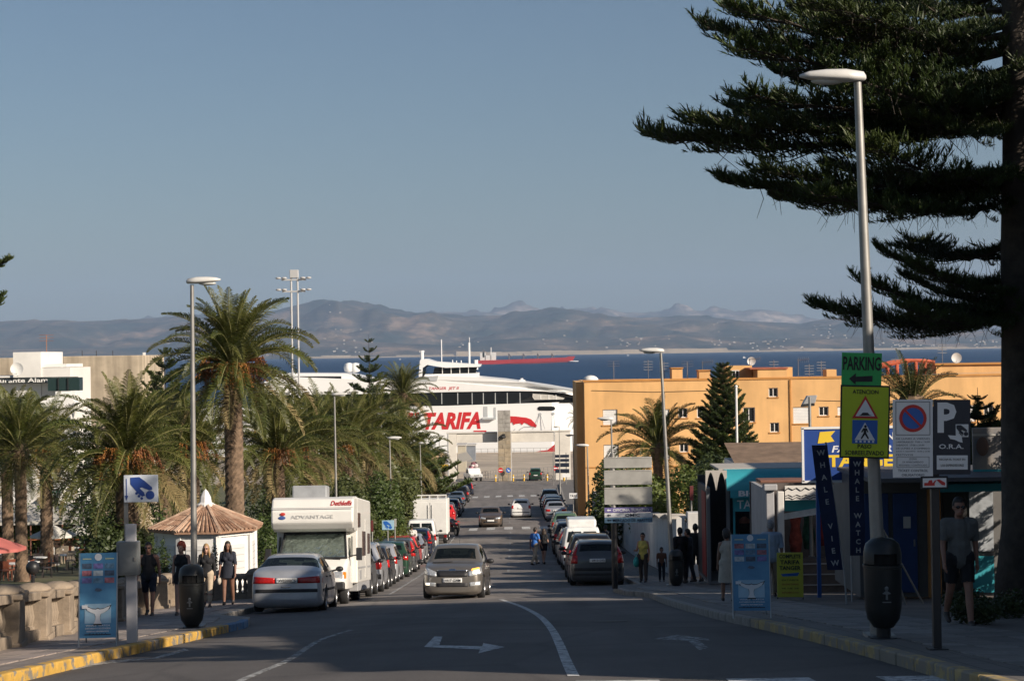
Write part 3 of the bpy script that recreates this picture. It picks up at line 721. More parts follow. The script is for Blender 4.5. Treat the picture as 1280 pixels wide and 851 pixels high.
# ---------------------------------------------------------------- ferry
def ferry():
 D = 379.0
 def q(px, py): return xz(px, py, D)
 hw = M('ferry_white', (.76, .76, .75), .4, ns=.06, na=.05); red = M('ferry_red', (.52, .02, .025), .45); blk = M('ferry_window_band', (.012, .014, .016), .12); gy = M('ferry_grey', (.4, .42, .43), .5, ns=.2, na=.15)
 t = thing('ferry', 'white high speed ferry with red TARIFA lettering berthed behind the port gate', 'ferry', (0, 0, 0))
 yc = D + 13
 def tap(mb, px0=690, px1=790, low=.25):
  a, b = q(px0, 500)[0], q(px1, 500)[0]
  mb.v = [(x, yc + (y - yc) * (1 if x < a else max(low, 1 - (1 - low) * ((x - a) / (b - a)) ** 1.6)), z) for x, y, z in mb.v]; return mb
 def slab(poly, y0, y1, m, nm, par=None, taper=False):
  mb = MB().prism([q(*p) for p in poly], y0, y1, 'y'); return mb.build(nm, m, par or t)
 # hull, cut in stations so the bow can narrow
 top = [(235, 511), (330, 510), (500, 508), (560, 507), (640, 504.5), (690, 503), (720, 502.2), (750, 503), (775, 505)]
 bot = [(240, 578), (330, 578), (500, 578), (560, 578), (640, 578), (690, 577), (707, 577), (722, 560), (750, 530)]
 mb = MB()
 for (a, b) in zip(top, bot):
  xt, zt = q(*a); xb, zb = q(*b)
  if zb < SEA - .5 or b[1] > 570: zb = SEA - .6
  bw = 1 if a[0] < 700 else max(.2, 1 - (a[0] - 700) / 95)
  for s in (-1, 1): mb.v += [(xt, yc + s*13*bw, zt), (xb, yc + s*13*bw, zb)]
 for i in range(len(top) - 1):
  o, p = 4*i, 4*i + 4
  mb.f += [(o, o+1, p+1, p), (o+2, p+2, p+3, o+3), (o, p, p+2, o+2), (o+1, o+3, p+3, p+1)]; mb.mi += [0]*4
 mb.f += [(0, 2, 3, 1), (4*8, 4*8+1, 4*8+3, 4*8+2)]; mb.mi += [0]*2
 hull = mb.build('hull', hw, t)
 # window band deck, set in
 tap(MB().prism([q(*p) for p in [(330, 511), (330, 494), (500, 492), (560, 490.3), (640, 489), (680, 489.5), (700, 491), (722, 496), (760, 502.6), (700, 503.6), (640, 505), (560, 507.2), (500, 508.6)]], D + .5, D + 25.5, 'y')).build('window_band', blk, t)
 for px in (552, 572, 590, 604, 619, 634, 650): MB().box2((q(px, 490)[0] - .08, D + .4, q(px, 505)[1]), (q(px, 490)[0] + .08, D + .52, q(px, 491)[1])).build('window_mullion', gy, t)
 win = MB().prism([q(*p) for p in [(666, 492), (690, 493.5), (706, 497.5), (704, 499.2), (668, 499.6), (665.5, 496)]], D + .3, D + .55, 'y').build('bow_window', M('bow_window_blind', (.5, .48, .44), .4, ns=.8, na=.2), t)
 for px in (676, 686, 695): MB().box2((q(px, 495)[0] - .1, D + .24, q(px, 499.3)[1]), (q(px, 495)[0] + .1, D + .299, q(px, 493.6)[1])).build('window_bar', WHITEP, win)
 # upper deck, sloping to the bow
 ud = [(330, 494.4), (330, 477), (360, 471), (440, 474), (500, 476), (525, 474), (533, 470), (598, 471.5), (630, 474.5), (660, 478.5), (690, 483), (722, 488.5), (762, 500), (722, 495.5), (700, 490.6), (680, 489.1), (640, 488.6), (560, 489.9), (500, 491.6)]
 tap(MB().prism([q(*p) for p in ud], D + .2, D + 25.8, 'y')).build('upper_deck', hw, t)
 MB().prism([q(*p) for p in [(665, 479.6), (690, 482.6), (722, 488), (760, 499), (758, 500.2), (718, 490), (668, 481.5)]], D + .05, D + .19, 'y').build('deck_side_rail', gy, t)
 slab([(335, 477), (345, 467), (430, 467), (470, 476), (470, 478)], D + 3, D + 22, hw, 'rear_deck_house')
 slab([(352, 470.5), (425, 470.5), (425, 474), (352, 474)], D + 2.8, D + 3, blk, 'rear_deck_window')
 for px in (432, 440): MB().lathe([(.0, 0), (.9, .2), (1.1, 1), (.8, 1.8), (0, 2)], 10, (q(px, 465)[0], D + 8, q(px, 466)[1])).build('radar_dome', hw, t, smooth=True)
 # bridge
 slab([(527, 474.5), (530, 468), (597, 466.5), (597, 472), (560, 474)], D + 4, D + 22, hw, 'bridge_base')
 slab([(540, 467.8), (542, 459.5), (596, 458.5), (594, 466.9)], D + 4.4, D + 21.6, blk, 'bridge_window')
 slab([(523, 459), (524, 450), (530, 448.5), (541, 452), (560, 453.2), (600, 455.6), (599, 458.6), (556, 459.8), (533, 456), (527, 460), (526, 474), (522, 474)], D + 3.6, D + 22.4, hw, 'bridge_roof')
 for px in (552, 563, 574, 585): MB().box2((q(px, 460)[0] - .07, D + 4.2, q(px, 467.3)[1]), (q(px, 460)[0] + .07, D + 4.39, q(px, 459.4)[1])).build('bridge_mullion', WHITEP, t)
 slab([(515, 477), (521, 471.5), (548, 469.5), (546, 476.2)], D + .05, D + .19, gy, 'side_window')
 for (px, a, b, r) in ((525, 438, 450, .35), (550, 424, 452, .1), (585.5, 428, 455, .2), (585.5, 421, 428, .06), (564, 450, 455, .1), (569, 451, 455, .1), (575, 450.5, 455.4, .1), (594, 450, 456, .4), (652.5, 473.5, 477.5, .3)):
  x, z0 = q(px, b); z1 = q(px, a)[1]; MB().tube([(x, D + 9, z0 - 1.0), (x, D + 9, z1)], r, 6).build('mast', hw, t)
 MB().box2((q(521.5, 440)[0], D + 8.8, q(521, 440)[1]), (q(528, 440)[0], D + 9.2, q(521, 438.6)[1])).build('radar_bar', hw, t)
 MB().box2((q(649, 474)[0], D + 8, q(649, 478)[1] - .8), (q(657, 474)[0], D + 10, q(649, 475.5)[1])).build('deck_locker', hw, t)
 # writing and dolphin
 lx, lz0 = q(530, 537); rx_, lz1 = q(600.5, 514.6)
 text('TARIFA', red, hull, ((lx + rx_) / 2, D - .02, (lz0 + lz1) / 2), w=rx_ - lx, h=lz1 - lz0, bold=.045, shear=.28, depth=.02)
 a, b = q(504, 524), q(524, 515.5); text('FRS', red, hull, ((a[0]+b[0])/2, D - .02, (a[1]+b[1])/2), w=b[0]-a[0], h=b[1]-a[1], bold=.045, shear=.28, depth=.02)
 a, b = q(536, 488.3), q(573.6, 483.2); text('TANGER  JET II', red, t, ((a[0]+b[0])/2, D + .18, (a[1]+b[1])/2), w=b[0]-a[0], h=b[1]-a[1], bold=.012, shear=.2, depth=.02)
 dol = [(638, 520), (645, 520.3), (652, 521.2), (658, 521.8), (664, 524), (668, 528), (671.5, 532), (670, 534), (664, 532.6), (659, 529.5), (655.5, 528), (652.5, 531), (650.5, 528.8), (645, 529.6), (642, 531), (640, 527), (636, 531), (637, 525), (634, 521)]
 MB().prism([q(*p) for p in dol], D - .1, D - .01, 'y').build('dolphin_emblem', red, hull)
 for ln in ([(668, 533.2), (655, 533.5), (650, 536.5), (647, 540)], [(636, 537), (640, 540), (644, 536)]):
  MB().tube([(q(*p)[0], D - .05, q(*p)[1]) for p in ln], .07, 4).build('dolphin_outline', gy, hull)
 sl = [q(675 + 3*math.cos(PI/2 + PI*k/8), 510.4 + 2.6*math.sin(PI/2 + PI*k/8)) for k in range(9)] + [q(691 + 3*math.cos(-PI/2 + PI*k/8), 510.4 + 2.6*math.sin(-PI/2 + PI*k/8)) for k in range(9)]
 MB().prism(sl, D - .1, D - .01, 'y').build('mooring_slot', blk, hull)
 for px, py in ((675, 517.5), (691.5, 517)): MB().prism([q(px + 2*math.cos(k*PI/5), py + 1.8*math.sin(k*PI/5)) for k in range(10)], D - .08, D - .01, 'y').build('fairlead', gy, hull)
 for (p, r_) in (((674, 519), (670, 534)), ((676, 519), (681, 536)), ((692, 519), (694, 536))): MB().tube([(q(*p)[0], D - .1, q(*p)[1]), (q(*r_)[0], D - .5, q(*r_)[1])], .06, 4).build('mooring_rope', gy, hull)
 for (a, b, c, d) in ((604, 609.5, 508, 521), (617, 620, 509, 524)): x0, z1 = q(a, c); x1, z0 = q(b, d); MB().box2((x0, D - .04, z0), (x1, D - .01, z1)).build('side_door', gy, hull)
 MB().box2((q(603, 522)[0], D - .9, q(603, 524)[1]), (q(619, 522)[0], D - .02, q(603, 522)[1])).build('gangway_step', gy, hull)
 MB().box2((q(592, 540)[0], D - .06, q(592, 540)[1]), (q(608, 540)[0], D - .01, q(592, 538)[1])).build('red_flash', red, hull)
 MB().prism([q(*p) for p in [(590, 567), (610, 566), (660, 566), (685, 562), (693, 555.5), (700, 555.5), (697, 561), (690, 566.5), (660, 568), (600, 568.6)]], D - .06, D - .01, 'y').build('red_boot_stripe', red, hull)
 return t
ferry()
# ---------------------------------------------------------------- port gate
def port_gate():
 D = 262.0; gm = M('gate_concrete', (.66, .62, .55), .8, ns=.6, na=.12, bump=.2); z0 = zg(D) - .2
 t = thing('port_gate', 'cream concrete portal with two openings at the end of the street', 'gate', (0, 0, 0))
 q = lambda px, py: xz(px, py, D)
 def bx(a, b, top, bot, y0, y1, nm, m=gm): return MB().box2((q(a, 560)[0], D + y0, z0 if bot is None else q(a, bot)[1]), (q(b, 560)[0], D + y1, q((a+b)/2, top)[1])).build(nm, m, t, bevel=.03)
 bx(559, 570.5, 541.8, None, 0, 1.2, 'gate_leg'); bx(693.5, 713, 539.5, None, 0, 1.2, 'gate_leg')
 bx(571, 622, 541.5, 553.4, .1, 1.1, 'gate_beam'); bx(638.5, 693, 540.2, 552.6, .1, 1.1, 'gate_beam')
 bx(558, 622, 540.2, 541.8, -.1, 1.3, 'gate_coping'); bx(638.5, 714, 538.2, 540.0, -.1, 1.3, 'gate_coping')
 bx(559, 561, 541.6, None, -.12, -.02, 'down_pipe', M('pipe_grey', (.4, .4, .4), .6))
 bx(637.5, 639.5, 538, None, -.4, -.22, 'down_pipe', _mats['pipe_grey'])
 return t
port_gate()
def stone_pillar():
 D = 260.6; t = thing('stone_pillar', 'tall square stone pillar standing in the middle of the port gate', 'pillar', (0, 0, 0))
 q = lambda px, py: xz(px, py, D); sm = [M('pillar_stone_a', (.36, .29, .2), .9, ns=1.5, na=.25, bump=.5), M('pillar_stone_b', (.3, .25, .18), .9, ns=1.5, na=.25, bump=.5), M('pillar_stone_c', (.33, .31, .28), .9, ns=1.5, na=.25, bump=.5)]
 x0, x1 = q(622.5, 560)[0], q(638.5, 560)[0]; z0 = zg(D) - .2; z1 = q(630, 513)[1]; n = 17; h = (z1 - z0) / n; r = random.Random(1)
 MB().box2((x0 + .04, D + .04, z0), (x1 - .04, D + 1.66, z1 - .05)).build('core', sm[2], t)
 for i in range(n):
  cut = x0 + (x1 - x0) * r.choice((.35, .5, .62))
  for a, b in ((x0, cut), (cut, x1)): MB().box2((a + .01, D + jit(r, .02), z0 + i*h + .012), (b - .01, D + 1.7, z0 + (i+1)*h - .012)).build('stone', sm[2] if i > 11 else sm[r.randrange(2)], t, bevel=.03)
 MB().ball((q(628, 546)[0], D - .3, q(628, 546)[1]), (.5, .3, .22), 8, 6).box((q(630, 543)[0], D - .1, q(630, 543.5)[1]), (.3, .3, .3)).build('floodlight', PLB_, t)
 return t
PLB_ = M('dark_metal', (.03, .03, .03), .5, .3)
stone_pillar()
def round_sign(px, py, D, r, kind, label, pole_to=True, pm=None):
 p = P(px, py, D); t = thing('road_sign', label, 'road sign', (p.x, p.y, zg(p.y, p.x)))
 h = p.z - zg(p.y, p.x)
 if pole_to: MB().tube([(0, .05, 0), (0, .05, h + r)], .03, 6).build('post', M('sign_post_grey', (.36, .36, .36), .5, .6), t)
 m = Matrix.Rotation(PI/2, 4, 'X')
 def disc(rr, y, mat, nm, par):
  mb = MB(); n = 24; mb.prism([(rr*math.cos(2*PI*k/n), h + rr*math.sin(2*PI*k/n)) for k in range(n)], y, y + .012, 'y'); return mb.build(nm, mat, par)
 if kind == 'noentry':
  d = disc(r, 0, M('sign_red', (.55, .02, .02), .45), 'disc', t); MB().box((0, -.006, h), (r*1.4, .012, r*.36)).build('bar', M('sign_white', (.78, .78, .78), .45), d)
 else:
  d = disc(r, 0, M('sign_blue', (.02, .12, .45), .45), 'disc', t)
  MB().prism([(-r*.55, h + r*.35), (-r*.35, h + r*.55), (r*.2, h), (r*.45, h + r*.2), (r*.5, h - r*.5), (-r*.2, h - r*.45), (0, h - r*.2)], -.012, -.002, 'y').build('arrow', M('sign_white', (.78, .78, .78), .45), d)
 return t
round_sign(625.8, 587.5, 260.0, .34, 'noentry', 'red no entry sign beside the stone pillar of the port gate')
round_sign(635.5, 587.5, 260.0, .34, 'keep', 'blue round arrow sign on the stone pillar of the port gate')
round_sign(694.5, 585, 255.0, .36, 'noentry', 'red no entry sign by the black direction boards')
# small port buildings behind the gate
def shed(x0p, x1p, top, D, m, label, name='port_building', win=0):
 x0, x1 = xz(x0p, 560, D)[0], xz(x1p, 560, D)[0]; z0 = zg(D) - .1; z1 = xz((x0p+x1p)/2, top, D)[1]
 t = thing(name, label, 'building', (0, 0, 0)); MB().box2((x0, D, z0), (x1, D + 5, z1)).build('wall', m, t); MB().box2((x0 - .15, D - .15, z1 + .003), (x1 + .15, D + 5.15, z1 + .2)).build('roof', M('shed_roof', (.5, .48, .45), .7), t)
 for k in range(win):
  cx = x0 + (x1 - x0) * (k + .5) / win; MB().box2((cx - .5, D - .03, z0 + 1.2), (cx + .5, D - .004, z0 + 2.3)).build('window', DARKGL, t)
 return t
shed(505, 553, 566, 285, M('sand_block', (.5, .36, .22), .9, ns=.8, na=.2), 'low sand coloured port building left of the gate', win=2)
shed(572, 582, 557, 300, M('beige_door', (.42, .38, .3), .7, ns=.5, na=.2), 'beige gate house just inside the port gate', 'gate_house')
shed(583, 594, 557, 340, M('container_grey', (.2, .22, .25), .6, ns=.5, na=.2), 'dark grey container standing on the quay', 'container')
t = thing('awning', 'slanted cream awning by the gate house inside the port', 'awning', (0, 0, 0))
a0, a1 = xz(571, 570, 275), xz(591, 566, 275); MB().add([(a0[0], 275, xz(571, 579, 275)[1]), (a1[0], 275, xz(591, 574, 275)[1]), (a1[0] - 1, 281, xz(586, 567, 275)[1]), (a0[0], 281, xz(571, 570, 275)[1])], [(0, 1, 2, 3)]).build('canopy', M('awning_cream', (.6, .54, .44), .8), t)
for x_ in (a0[0] + .1, a1[0] - .1): MB().tube([(x_, 275.1, zg(275)), (x_, 275.1, xz(580, 578, 275)[1])], .05, 5).build('post', PLB_, t)
# striped port fence between the gate and the quay
fr_ = random.Random(4)
# ---------------------------------------------------------------- red cargo ship out in the strait
def cargo_ship():
 D = 3700.0; q = lambda px, py: xz(px, py, D)
 t = thing('cargo_ship', 'red bulk carrier with white deckhouse crossing the strait', 'ship', (0, 0, 0)); red = M('ship_red', (.38, .03, .035), .6, ns=.02, na=.1); wh = M('ship_white', (.68, .67, .64), .6); dk = M('ship_grey', (.12, .12, .13), .6)
 MB().prism([q(*p) for p in [(598, 456.5), (597, 450.5), (606, 450.2), (620, 450), (660, 448.6), (708, 446.6), (711, 445.4), (719, 445.2), (716, 450.8), (640, 454)]], D, D + 32, 'y').build('hull', red, t)
 MB().prism([q(*p) for p in [(598, 456.6), (640, 454.1), (716, 450.9), (718, 452), (640, 455.6), (599, 458)]], D + 1, D + 31, 'y').build('boot_top', M('ship_boot', (.3, .05, .05), .6), t)
 for (a, b, c, d) in ((600, 607, 441, 451), (606, 614, 444, 451), (613, 620, 440.5, 450.4), (603, 605.5, 437, 444)): x0, z1 = q(a, c); x1, z0 = q(b, d); MB().box2((x0, D + 4, z0 - 4), (x1, D + 28, z1)).build('deckhouse', wh if a != 603 else dk, t)
 MB().tube([(q(613.5, 434)[0], D + 16, q(613, 446)[1]), (q(613.5, 434)[0], D + 16, q(613, 434)[1])], .9, 5).build('mast', wh, t)
 for px in (636, 654, 672, 690): MB().tube([(q(px, 440)[0], D + 16, q(px, 450)[1]), (q(px, 440)[0], D + 16, q(px, 441.5)[1])], 1.3, 5).tube([(q(px, 440)[0], D + 16, q(px, 442)[1]), (q(px + 3, 440)[0], D + 16, q(px, 446)[1])], .9, 4).build('deck_crane', dk, t)
 w = MB().ball((q(717, 451)[0], D, q(717, 451.5)[1]), (10, 6, 1.2), 8, 5).build('bow_wave', M('foam', (.8, .8, .8), .8), t)
cargo_ship()
for (px, py, w) in ((785, 443.4, 9), (500, 449.5, 6), (930, 447.5, 6)):
 d = 6500; x, z = xz(px, py, d); zz = SEA
 yy = d
 t = MB().prism([(-w/2, 0), (w/2, 0), (w*.6, 2.2), (-w*.55, 2)], -2, 2, 'y').prism([(-w*.2, 2.1), (w*.2, 2.1), (w*.1, 4.6), (-w*.2, 4.6)], -1.3, 1.3, 'y')
 r = ray(px, py); yy = min(9000, (SEA - EYE) / (r.z / r.y)) if r.z < 0 else 9000
 tag(t.build('small_boat', M('boat_white', (.75, .75, .75), .5), None, loc=(r.x / r.y * yy, yy, SEA)), ['tiny white boat right of the red cargo ship', 'tiny white boat left of the ferry mast', 'tiny white boat beyond the orange roof'][(px > 600) + (px > 900) - (px == 785) * 1 + (0 if px != 785 else 0)] if False else {785: 'tiny white boat just beyond the bow of the red cargo ship', 500: 'tiny white boat beyond the palms left of the ferry bridge', 930: 'tiny white boat beyond the orange roof antennas'}[px], 'boat', 'small boats in the strait')
# ---------------------------------------------------------------- far left: castle wall, hotel, white house
def castle():
 D = 150.0; sm = M('old_stone', (.46, .38, .28), .9, ns=.5, na=.25, bump=.5, bs=3); q = lambda px, py: xz(px, py, D)
 t = t_ = sm.node_tree
 # vertical weather streaks
 b = t.nodes['Principled BSDF']; src = b.inputs['Base Color'].links[0].from_socket
 tc = t.nodes.new('ShaderNodeTexCoord'); mp = t.nodes.new('ShaderNodeMapping'); mp.inputs['Scale'].default_value = (1.3, 1.3, .08); n = t.nodes.new('ShaderNodeTexNoise'); n.inputs['Scale'].default_value = 1.2; n.inputs['Detail'].default_value = 5
 t.links.new(tc.outputs['Object'], mp.inputs[0]); t.links.new(mp.outputs[0], n.inputs['Vector'])
 mr = t.nodes.new('ShaderNodeMapRange'); mr.inputs[1].default_value = .35; mr.inputs[2].default_value = .65; mr.inputs[3].default_value = .7; mr.inputs[4].default_value = 1.15; t.links.new(n.outputs['Fac'], mr.inputs[0])
 mu = t.nodes.new('ShaderNodeMix'); mu.data_type = 'RGBA'; mu.blend_type = 'MULTIPLY'; mu.inputs[0].default_value = 1; t.links.new(src, mu.inputs[6]); t.links.new(mr.outputs[0], mu.inputs[7]); t.links.new(mu.outputs[2], b.inputs['Base Color'])
 t = thing('castle_wall', 'weathered sandstone castle wall with flat top behind the palms', 'castle wall', (0, 0, 0)); z0 = zg(150) - 1
 MB().box2((q(78, 450)[0], D, z0), (q(179, 450)[0], D + 9, q(130, 444.5)[1])).build('tower', sm, t, bevel=.08)
 MB().box2((q(-120, 450)[0], D + 2, z0), (q(77.8, 450)[0], D + 9, q(20, 447)[1])).build('curtain_wall', sm, t, bevel=.08)
 for px in (176.5,): MB().box2((q(px - 1.2, 440)[0], D + 1, q(px, 445)[1]), (q(px + 1.2, 440)[0], D + 1.4, q(px, 440.5)[1])).build('floodlight', WHITEP, t)
 for px in (92, 110, 131): MB().tube([(q(px, 440)[0], D + 3, q(px, 446)[1]), (q(px, 440)[0], D + 3, q(px, 438)[1])], .025, 4).build('aerial', PLB_, t)
 return t
castle()
def hotel():
 D = 132.0; q = lambda px, py: xz(px, py, D); wh = M('hotel_white', (.72, .7, .66), .7, ns=.5, na=.1); z0 = zg(D) - 1
 t = thing('hotel', 'white stepped hotel with a black name band in front of the castle wall', 'building', (0, 0, 0))
 MB().box2((q(14, 450)[0], D + .5, z0), (q(48.7, 450)[0], D + 7, q(30, 440)[1])).build('stair_tower', wh, t)
 MB().box2((q(48.9, 450)[0], D + .6, z0), (q(85, 450)[0], D + 7, q(66, 459.5)[1])).build('main_wall', wh, t)
 MB().box2((q(48.9, 450)[0], D + .9, q(60, 459)[1]), (q(79, 450)[0], D + 6, q(60, 455)[1])).build('upper_step', wh, t)
 MB().box2((q(-120, 450)[0], D + .7, z0), (q(13.8, 450)[0], D + 7, q(0, 470)[1])).build('wing', wh, t)
 b = MB().box2((q(-60, 470)[0], D - .1, q(20, 479.3)[1]), (q(96, 470)[0], D + .45, q(20, 471.8)[1])).build('name_band', M('band_black', (.02, .025, .025), .5), t)
 a0, a1 = q(-62, 478), q(78, 473.2); text('Hostal Restaurante Alameda', WHITEP, b, ((a0[0] + a1[0]) / 2, D - .11, (q(10, 478)[1] + q(10, 473)[1]) / 2), w=a1[0] - a0[0], h=.3, bold=.015, depth=.02)
 MB().box2((q(65, 470)[0], D - 1.2, q(80, 488)[1]), (q(104, 470)[0], D - .12, q(80, 471.6)[1])).build('glazed_terrace', M('green_glazing', (.02, .04, .04), .2), t)
 for px in (78, 90): MB().box2((q(px - .4, 470)[0], D - 1.3, q(80, 488)[1]), (q(px + .4, 470)[0], D - 1.2, q(80, 472)[1])).build('glazing_bar', PLB_, t)
 MB().box2((q(78, 480)[0], D - 2.2, q(90, 494)[1]), (q(104, 480)[0], D - 1.4, q(90, 488.2)[1])).build('air_conditioner', WHITEP, t, bevel=.05)
 MB().prism([q(*p) for p in [(67, 506), (68, 498), (80, 493), (104, 494), (114, 504)]], D - 4, D - 2.3, 'y').build('white_awning', WHITEP, t)
 dish(t, q(24, 470)[0], D - .4, q(24, 471)[1], .45, WHITEP, .1)
 antenna(t, q(45, 440)[0], D + 3, q(45, 440)[1], 1.2, M('rusty_mast', (.3, .15, .1), .8), 3)
 return t
hotel()
def white_house():
 D = 120.0; q = lambda px, py: xz(px, py, D); z0 = zg(D) - .5
 t = thing('white_house', 'white rendered house behind the palm trunks above the terrace', 'building', (0, 0, 0))
 op = [(q(36, 600)[0], q(41, 600)[0], q(36, 612)[1], q(36, 598)[1], 'w'), (q(62, 600)[0], q(67, 600)[0], q(62, 612)[1], q(62, 598)[1], 'w'), (q(2, 600)[0], q(8, 600)[0], q(2, 612)[1], q(2, 598)[1], 'w')]
 Facade(q(-130, 600)[0], q(76, 600)[0], z0, q(30, 562)[1], D, op).mesh('front_wall', M('house_white', (.74, .72, .68), .75, ns=.6, na=.08), t)
 for o in op: window(t, o, D, 'w', .16, WHITEP)
 MB().box2((q(-130, 600)[0], D + .2, z0), (q(76, 600)[0], D + 8, q(30, 562.3)[1])).build('house_body', _mats['house_white'], t)
 t2 = thing('green_awning', 'small green striped awning beside the white house', 'awning', (0, 0, 0))
 a = MB()
 for k in range(8):
  x0 = q(62 + k*2, 615)[0]; x1 = q(64 + k*2, 615)[0]
  MB().add([(x0, D - 1.5, q(62, 620)[1]), (x1, D - 1.5, q(62, 620)[1]), (x1, D - .05, q(62, 611)[1]), (x0, D - .05, q(62, 611)[1])], [(0, 1, 2, 3)]).build('awning_stripe', M('awning_green', (.03, .17, .12), .8) if k % 2 else M('awning_white', (.6, .62, .6), .8), t2)
white_house()
# ---------------------------------------------------------------- unseen buildings added on the right to shade the junction and kiosks
def side_building(name, label, x0, x1, y0, y1, ztop, cm):
 t = thing(name, label, 'building', (0, 0, 0)); zb = min(zg(y0), zg(y1)) - .5
 ops = []
 MB().box2((x0 + .2, y0, zb), (x1, y1, ztop - .004)).build('house_body', cm, t)
 r = random.Random(3)
 n = int((y1 - y0) / 3.2)
 for k in range(n):
  yy = y0 + (k + .5) * (y1 - y0) / n
  for fl in range(int((ztop - zg(yy) - .5) / 3)):
   z = zg(yy) + 1.2 + fl*3
   w = MB().box2((x0 + .12, yy - .5, z), (x0 + .17, yy + .5, z + 1.3)).build('window', DARKGL, t)
   MB().box2((x0 - .06, yy - .6, z - .1), (x0 + .19, yy + .6, z - .01)).build('sill', WHITEP, w)
 MB().box2((x0 - .1, y0 - .1, ztop), (x1 + .1, y1 + .1, ztop + .22)).build('cornice', WHITEP, t)
 return t
SH1 = side_building('town_house', 'white two storey town house on the right corner behind the pine', 12.2, 15.4, 11, 36.0, 6.0, M('town_house_white', (.66, .64, .6), .75, ns=.6, na=.1))
SH2 = side_building('town_house', 'cream town house set back behind the kiosks on the right', 15.8, 26, 40, 57, 2.6, M('town_house_cream', (.6, .52, .4), .75, ns=.6, na=.1))
# ================================================================== trees and plants
BARK = M('palm_bark', (.17, .115, .075), .95, ns=5, na=.4, bump=.8, bs=14)
def frond_mesh(name, L, e0, droop, mat, seed, leaf=.5, n=44, wleaf=.034, curl=.0):
 """pinnate leaf: arching midrib with narrow leaflets, base at the origin, leaving in +x"""
 r = random.Random(seed); mb = MB(); pts = []; p = Vector((0, 0, 0)); a = e0; seg = 14; tang = []
 for i in range(seg + 1):
  pts.append(p.copy()); t = Vector((math.cos(a), 0, math.sin(a))); tang.append(t)
  p = p + t * (L / seg); a -= droop / seg * (.35 + 1.3 * i / seg)
 for i in range(seg + 1): pts[i].y += curl * (i / seg) ** 2
 mb.tube(pts, [.009 * (1 - .8 * i / seg) + .0012 for i in range(seg + 1)], 4, 1, cap=False)
 for k in range(n):
  s = .12 + .87 * k / (n - 1); f = s * seg; i = min(int(f), seg - 1); u = f - i
  c = pts[i].lerp(pts[i + 1], u); t = (pts[i + 1] - pts[i]).normalized(); up = Vector((-t.z, 0, t.x))
  ll = leaf * (math.sin(PI * min(1, .12 + s * .88)) ** .55) * (.75 + .3 * r.random()) * (1 if s > .2 else .55)
  for sd in (-1, 1):
   side = Vector((0, sd, 0)); d = (side * .80 + t * .52 + up * (.34 + jit(r, .3))).normalized()
   w = t * (wleaf / 2)
   tip = c + d * ll + Vector((0, 0, -(.1 + .22 * r.random()) * ll)); mid = c + d * ll * .5 + up * .012
   o = len(mb.v)
   mb.v += [tuple(c - w * .6), tuple(c + w * .6), tuple(mid + w), tuple(tip), tuple(mid - w)]
   mb.f += [(o, o + 1, o + 2, o + 4), (o + 4, o + 2, o + 3)]; mb.mi += [0, 0]
 return mb.mesh(name, [mat, M('frond_rib', (.2, .19, .07), .7)], recalc=False)
PG = [leafmat('palm_leaf_a', (.03, .052, .012), (.12, .125, .028), .22, .42), leafmat('palm_leaf_b', (.042, .062, .015), (.15, .142, .038), .22, .42)]
PD = leafmat('palm_leaf_dry', (.16, .12, .05), (.26, .2, .09), .15, .7)
PK = leafmat('palm_leaf_dark', (.022, .038, .01), (.05, .065, .018), .2, .45)  # darker copy of the palm leaf, shade painted into its colour
FR = []
for i, (e, dr) in enumerate([(84, 34), (77, 56), (68, 76), (57, 92), (44, 102), (30, 108), (13, 104), (-8, 84), (-34, 52)]):
 FR.append([frond_mesh('frond', 1.0, R(e), R(dr), m, i * 10 + j, leaf=.175, n=64, wleaf=.0105, curl=.05 * (j - .5)) for j, m in enumerate(PG + [PD if i > 6 else PG[0]])])
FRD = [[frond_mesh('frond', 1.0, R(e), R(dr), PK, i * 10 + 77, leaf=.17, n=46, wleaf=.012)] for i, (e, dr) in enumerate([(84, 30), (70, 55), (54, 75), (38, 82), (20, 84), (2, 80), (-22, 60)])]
def fruit_mesh(m, seed):
 r = random.Random(seed); mb = MB()
 for k in range(22):
  a = jit(r, 1.0); b = r.random() * .7
  p0 = Vector((.25, 0, .1)); p1 = Vector((.6 + .2*r.random(), a*.35, .12 + .1*r.random())); p2 = p1 + Vector((.14, a*.15, -.3 - .3*r.random()))
  mb.tube([p0, p1, p2], [.012, .01, .006], 3, cap=False)
  for q in range(7):
   c = p1.lerp(p2, q / 6) + Vector((jit(r, .03), jit(r, .03), jit(r, .02))); mb.ball(c, .022, 5, 4)
 return mb.mesh('fruit_cluster', m, smooth=True)
FRU = [fruit_mesh(M('palm_fruit_orange', (.32, .13, .025), .6, ns=8, na=.3), 1), fruit_mesh(M('palm_fruit_rust', (.22, .085, .03), .7, ns=8, na=.3), 2)]
def trunk_mesh(h, r0, r1, seed, lean=(0, 0), step=.14):
 r = random.Random(seed); mb = MB(); n = 14; rows = max(6, int(h / step))
 for j in range(rows + 1):
  t = j / rows; rr = r0 + (r1 - r0) * t + (.10 * math.exp(-t * h / .35)) + (.06 if t > .94 else 0)
  cx = lean[0] * t * t; cy = lean[1] * t * t
  for k in range(n):
   a = 2 * PI * k / n + (j % 2) * PI / n
   q = rr * (1 + .05 * (1 if (k + j) % 2 else -1) + jit(r, .03))
   mb.v.append((cx + q * math.cos(a), cy + q * math.sin(a), h * t))
 for j in range(rows):
  for k in range(n): mb.f.append((j*n+k, j*n+(k+1) % n, (j+1)*n+(k+1) % n, (j+1)*n+k)); mb.mi.append(0)
 return mb.mesh('trunk', BARK, recalc=False)
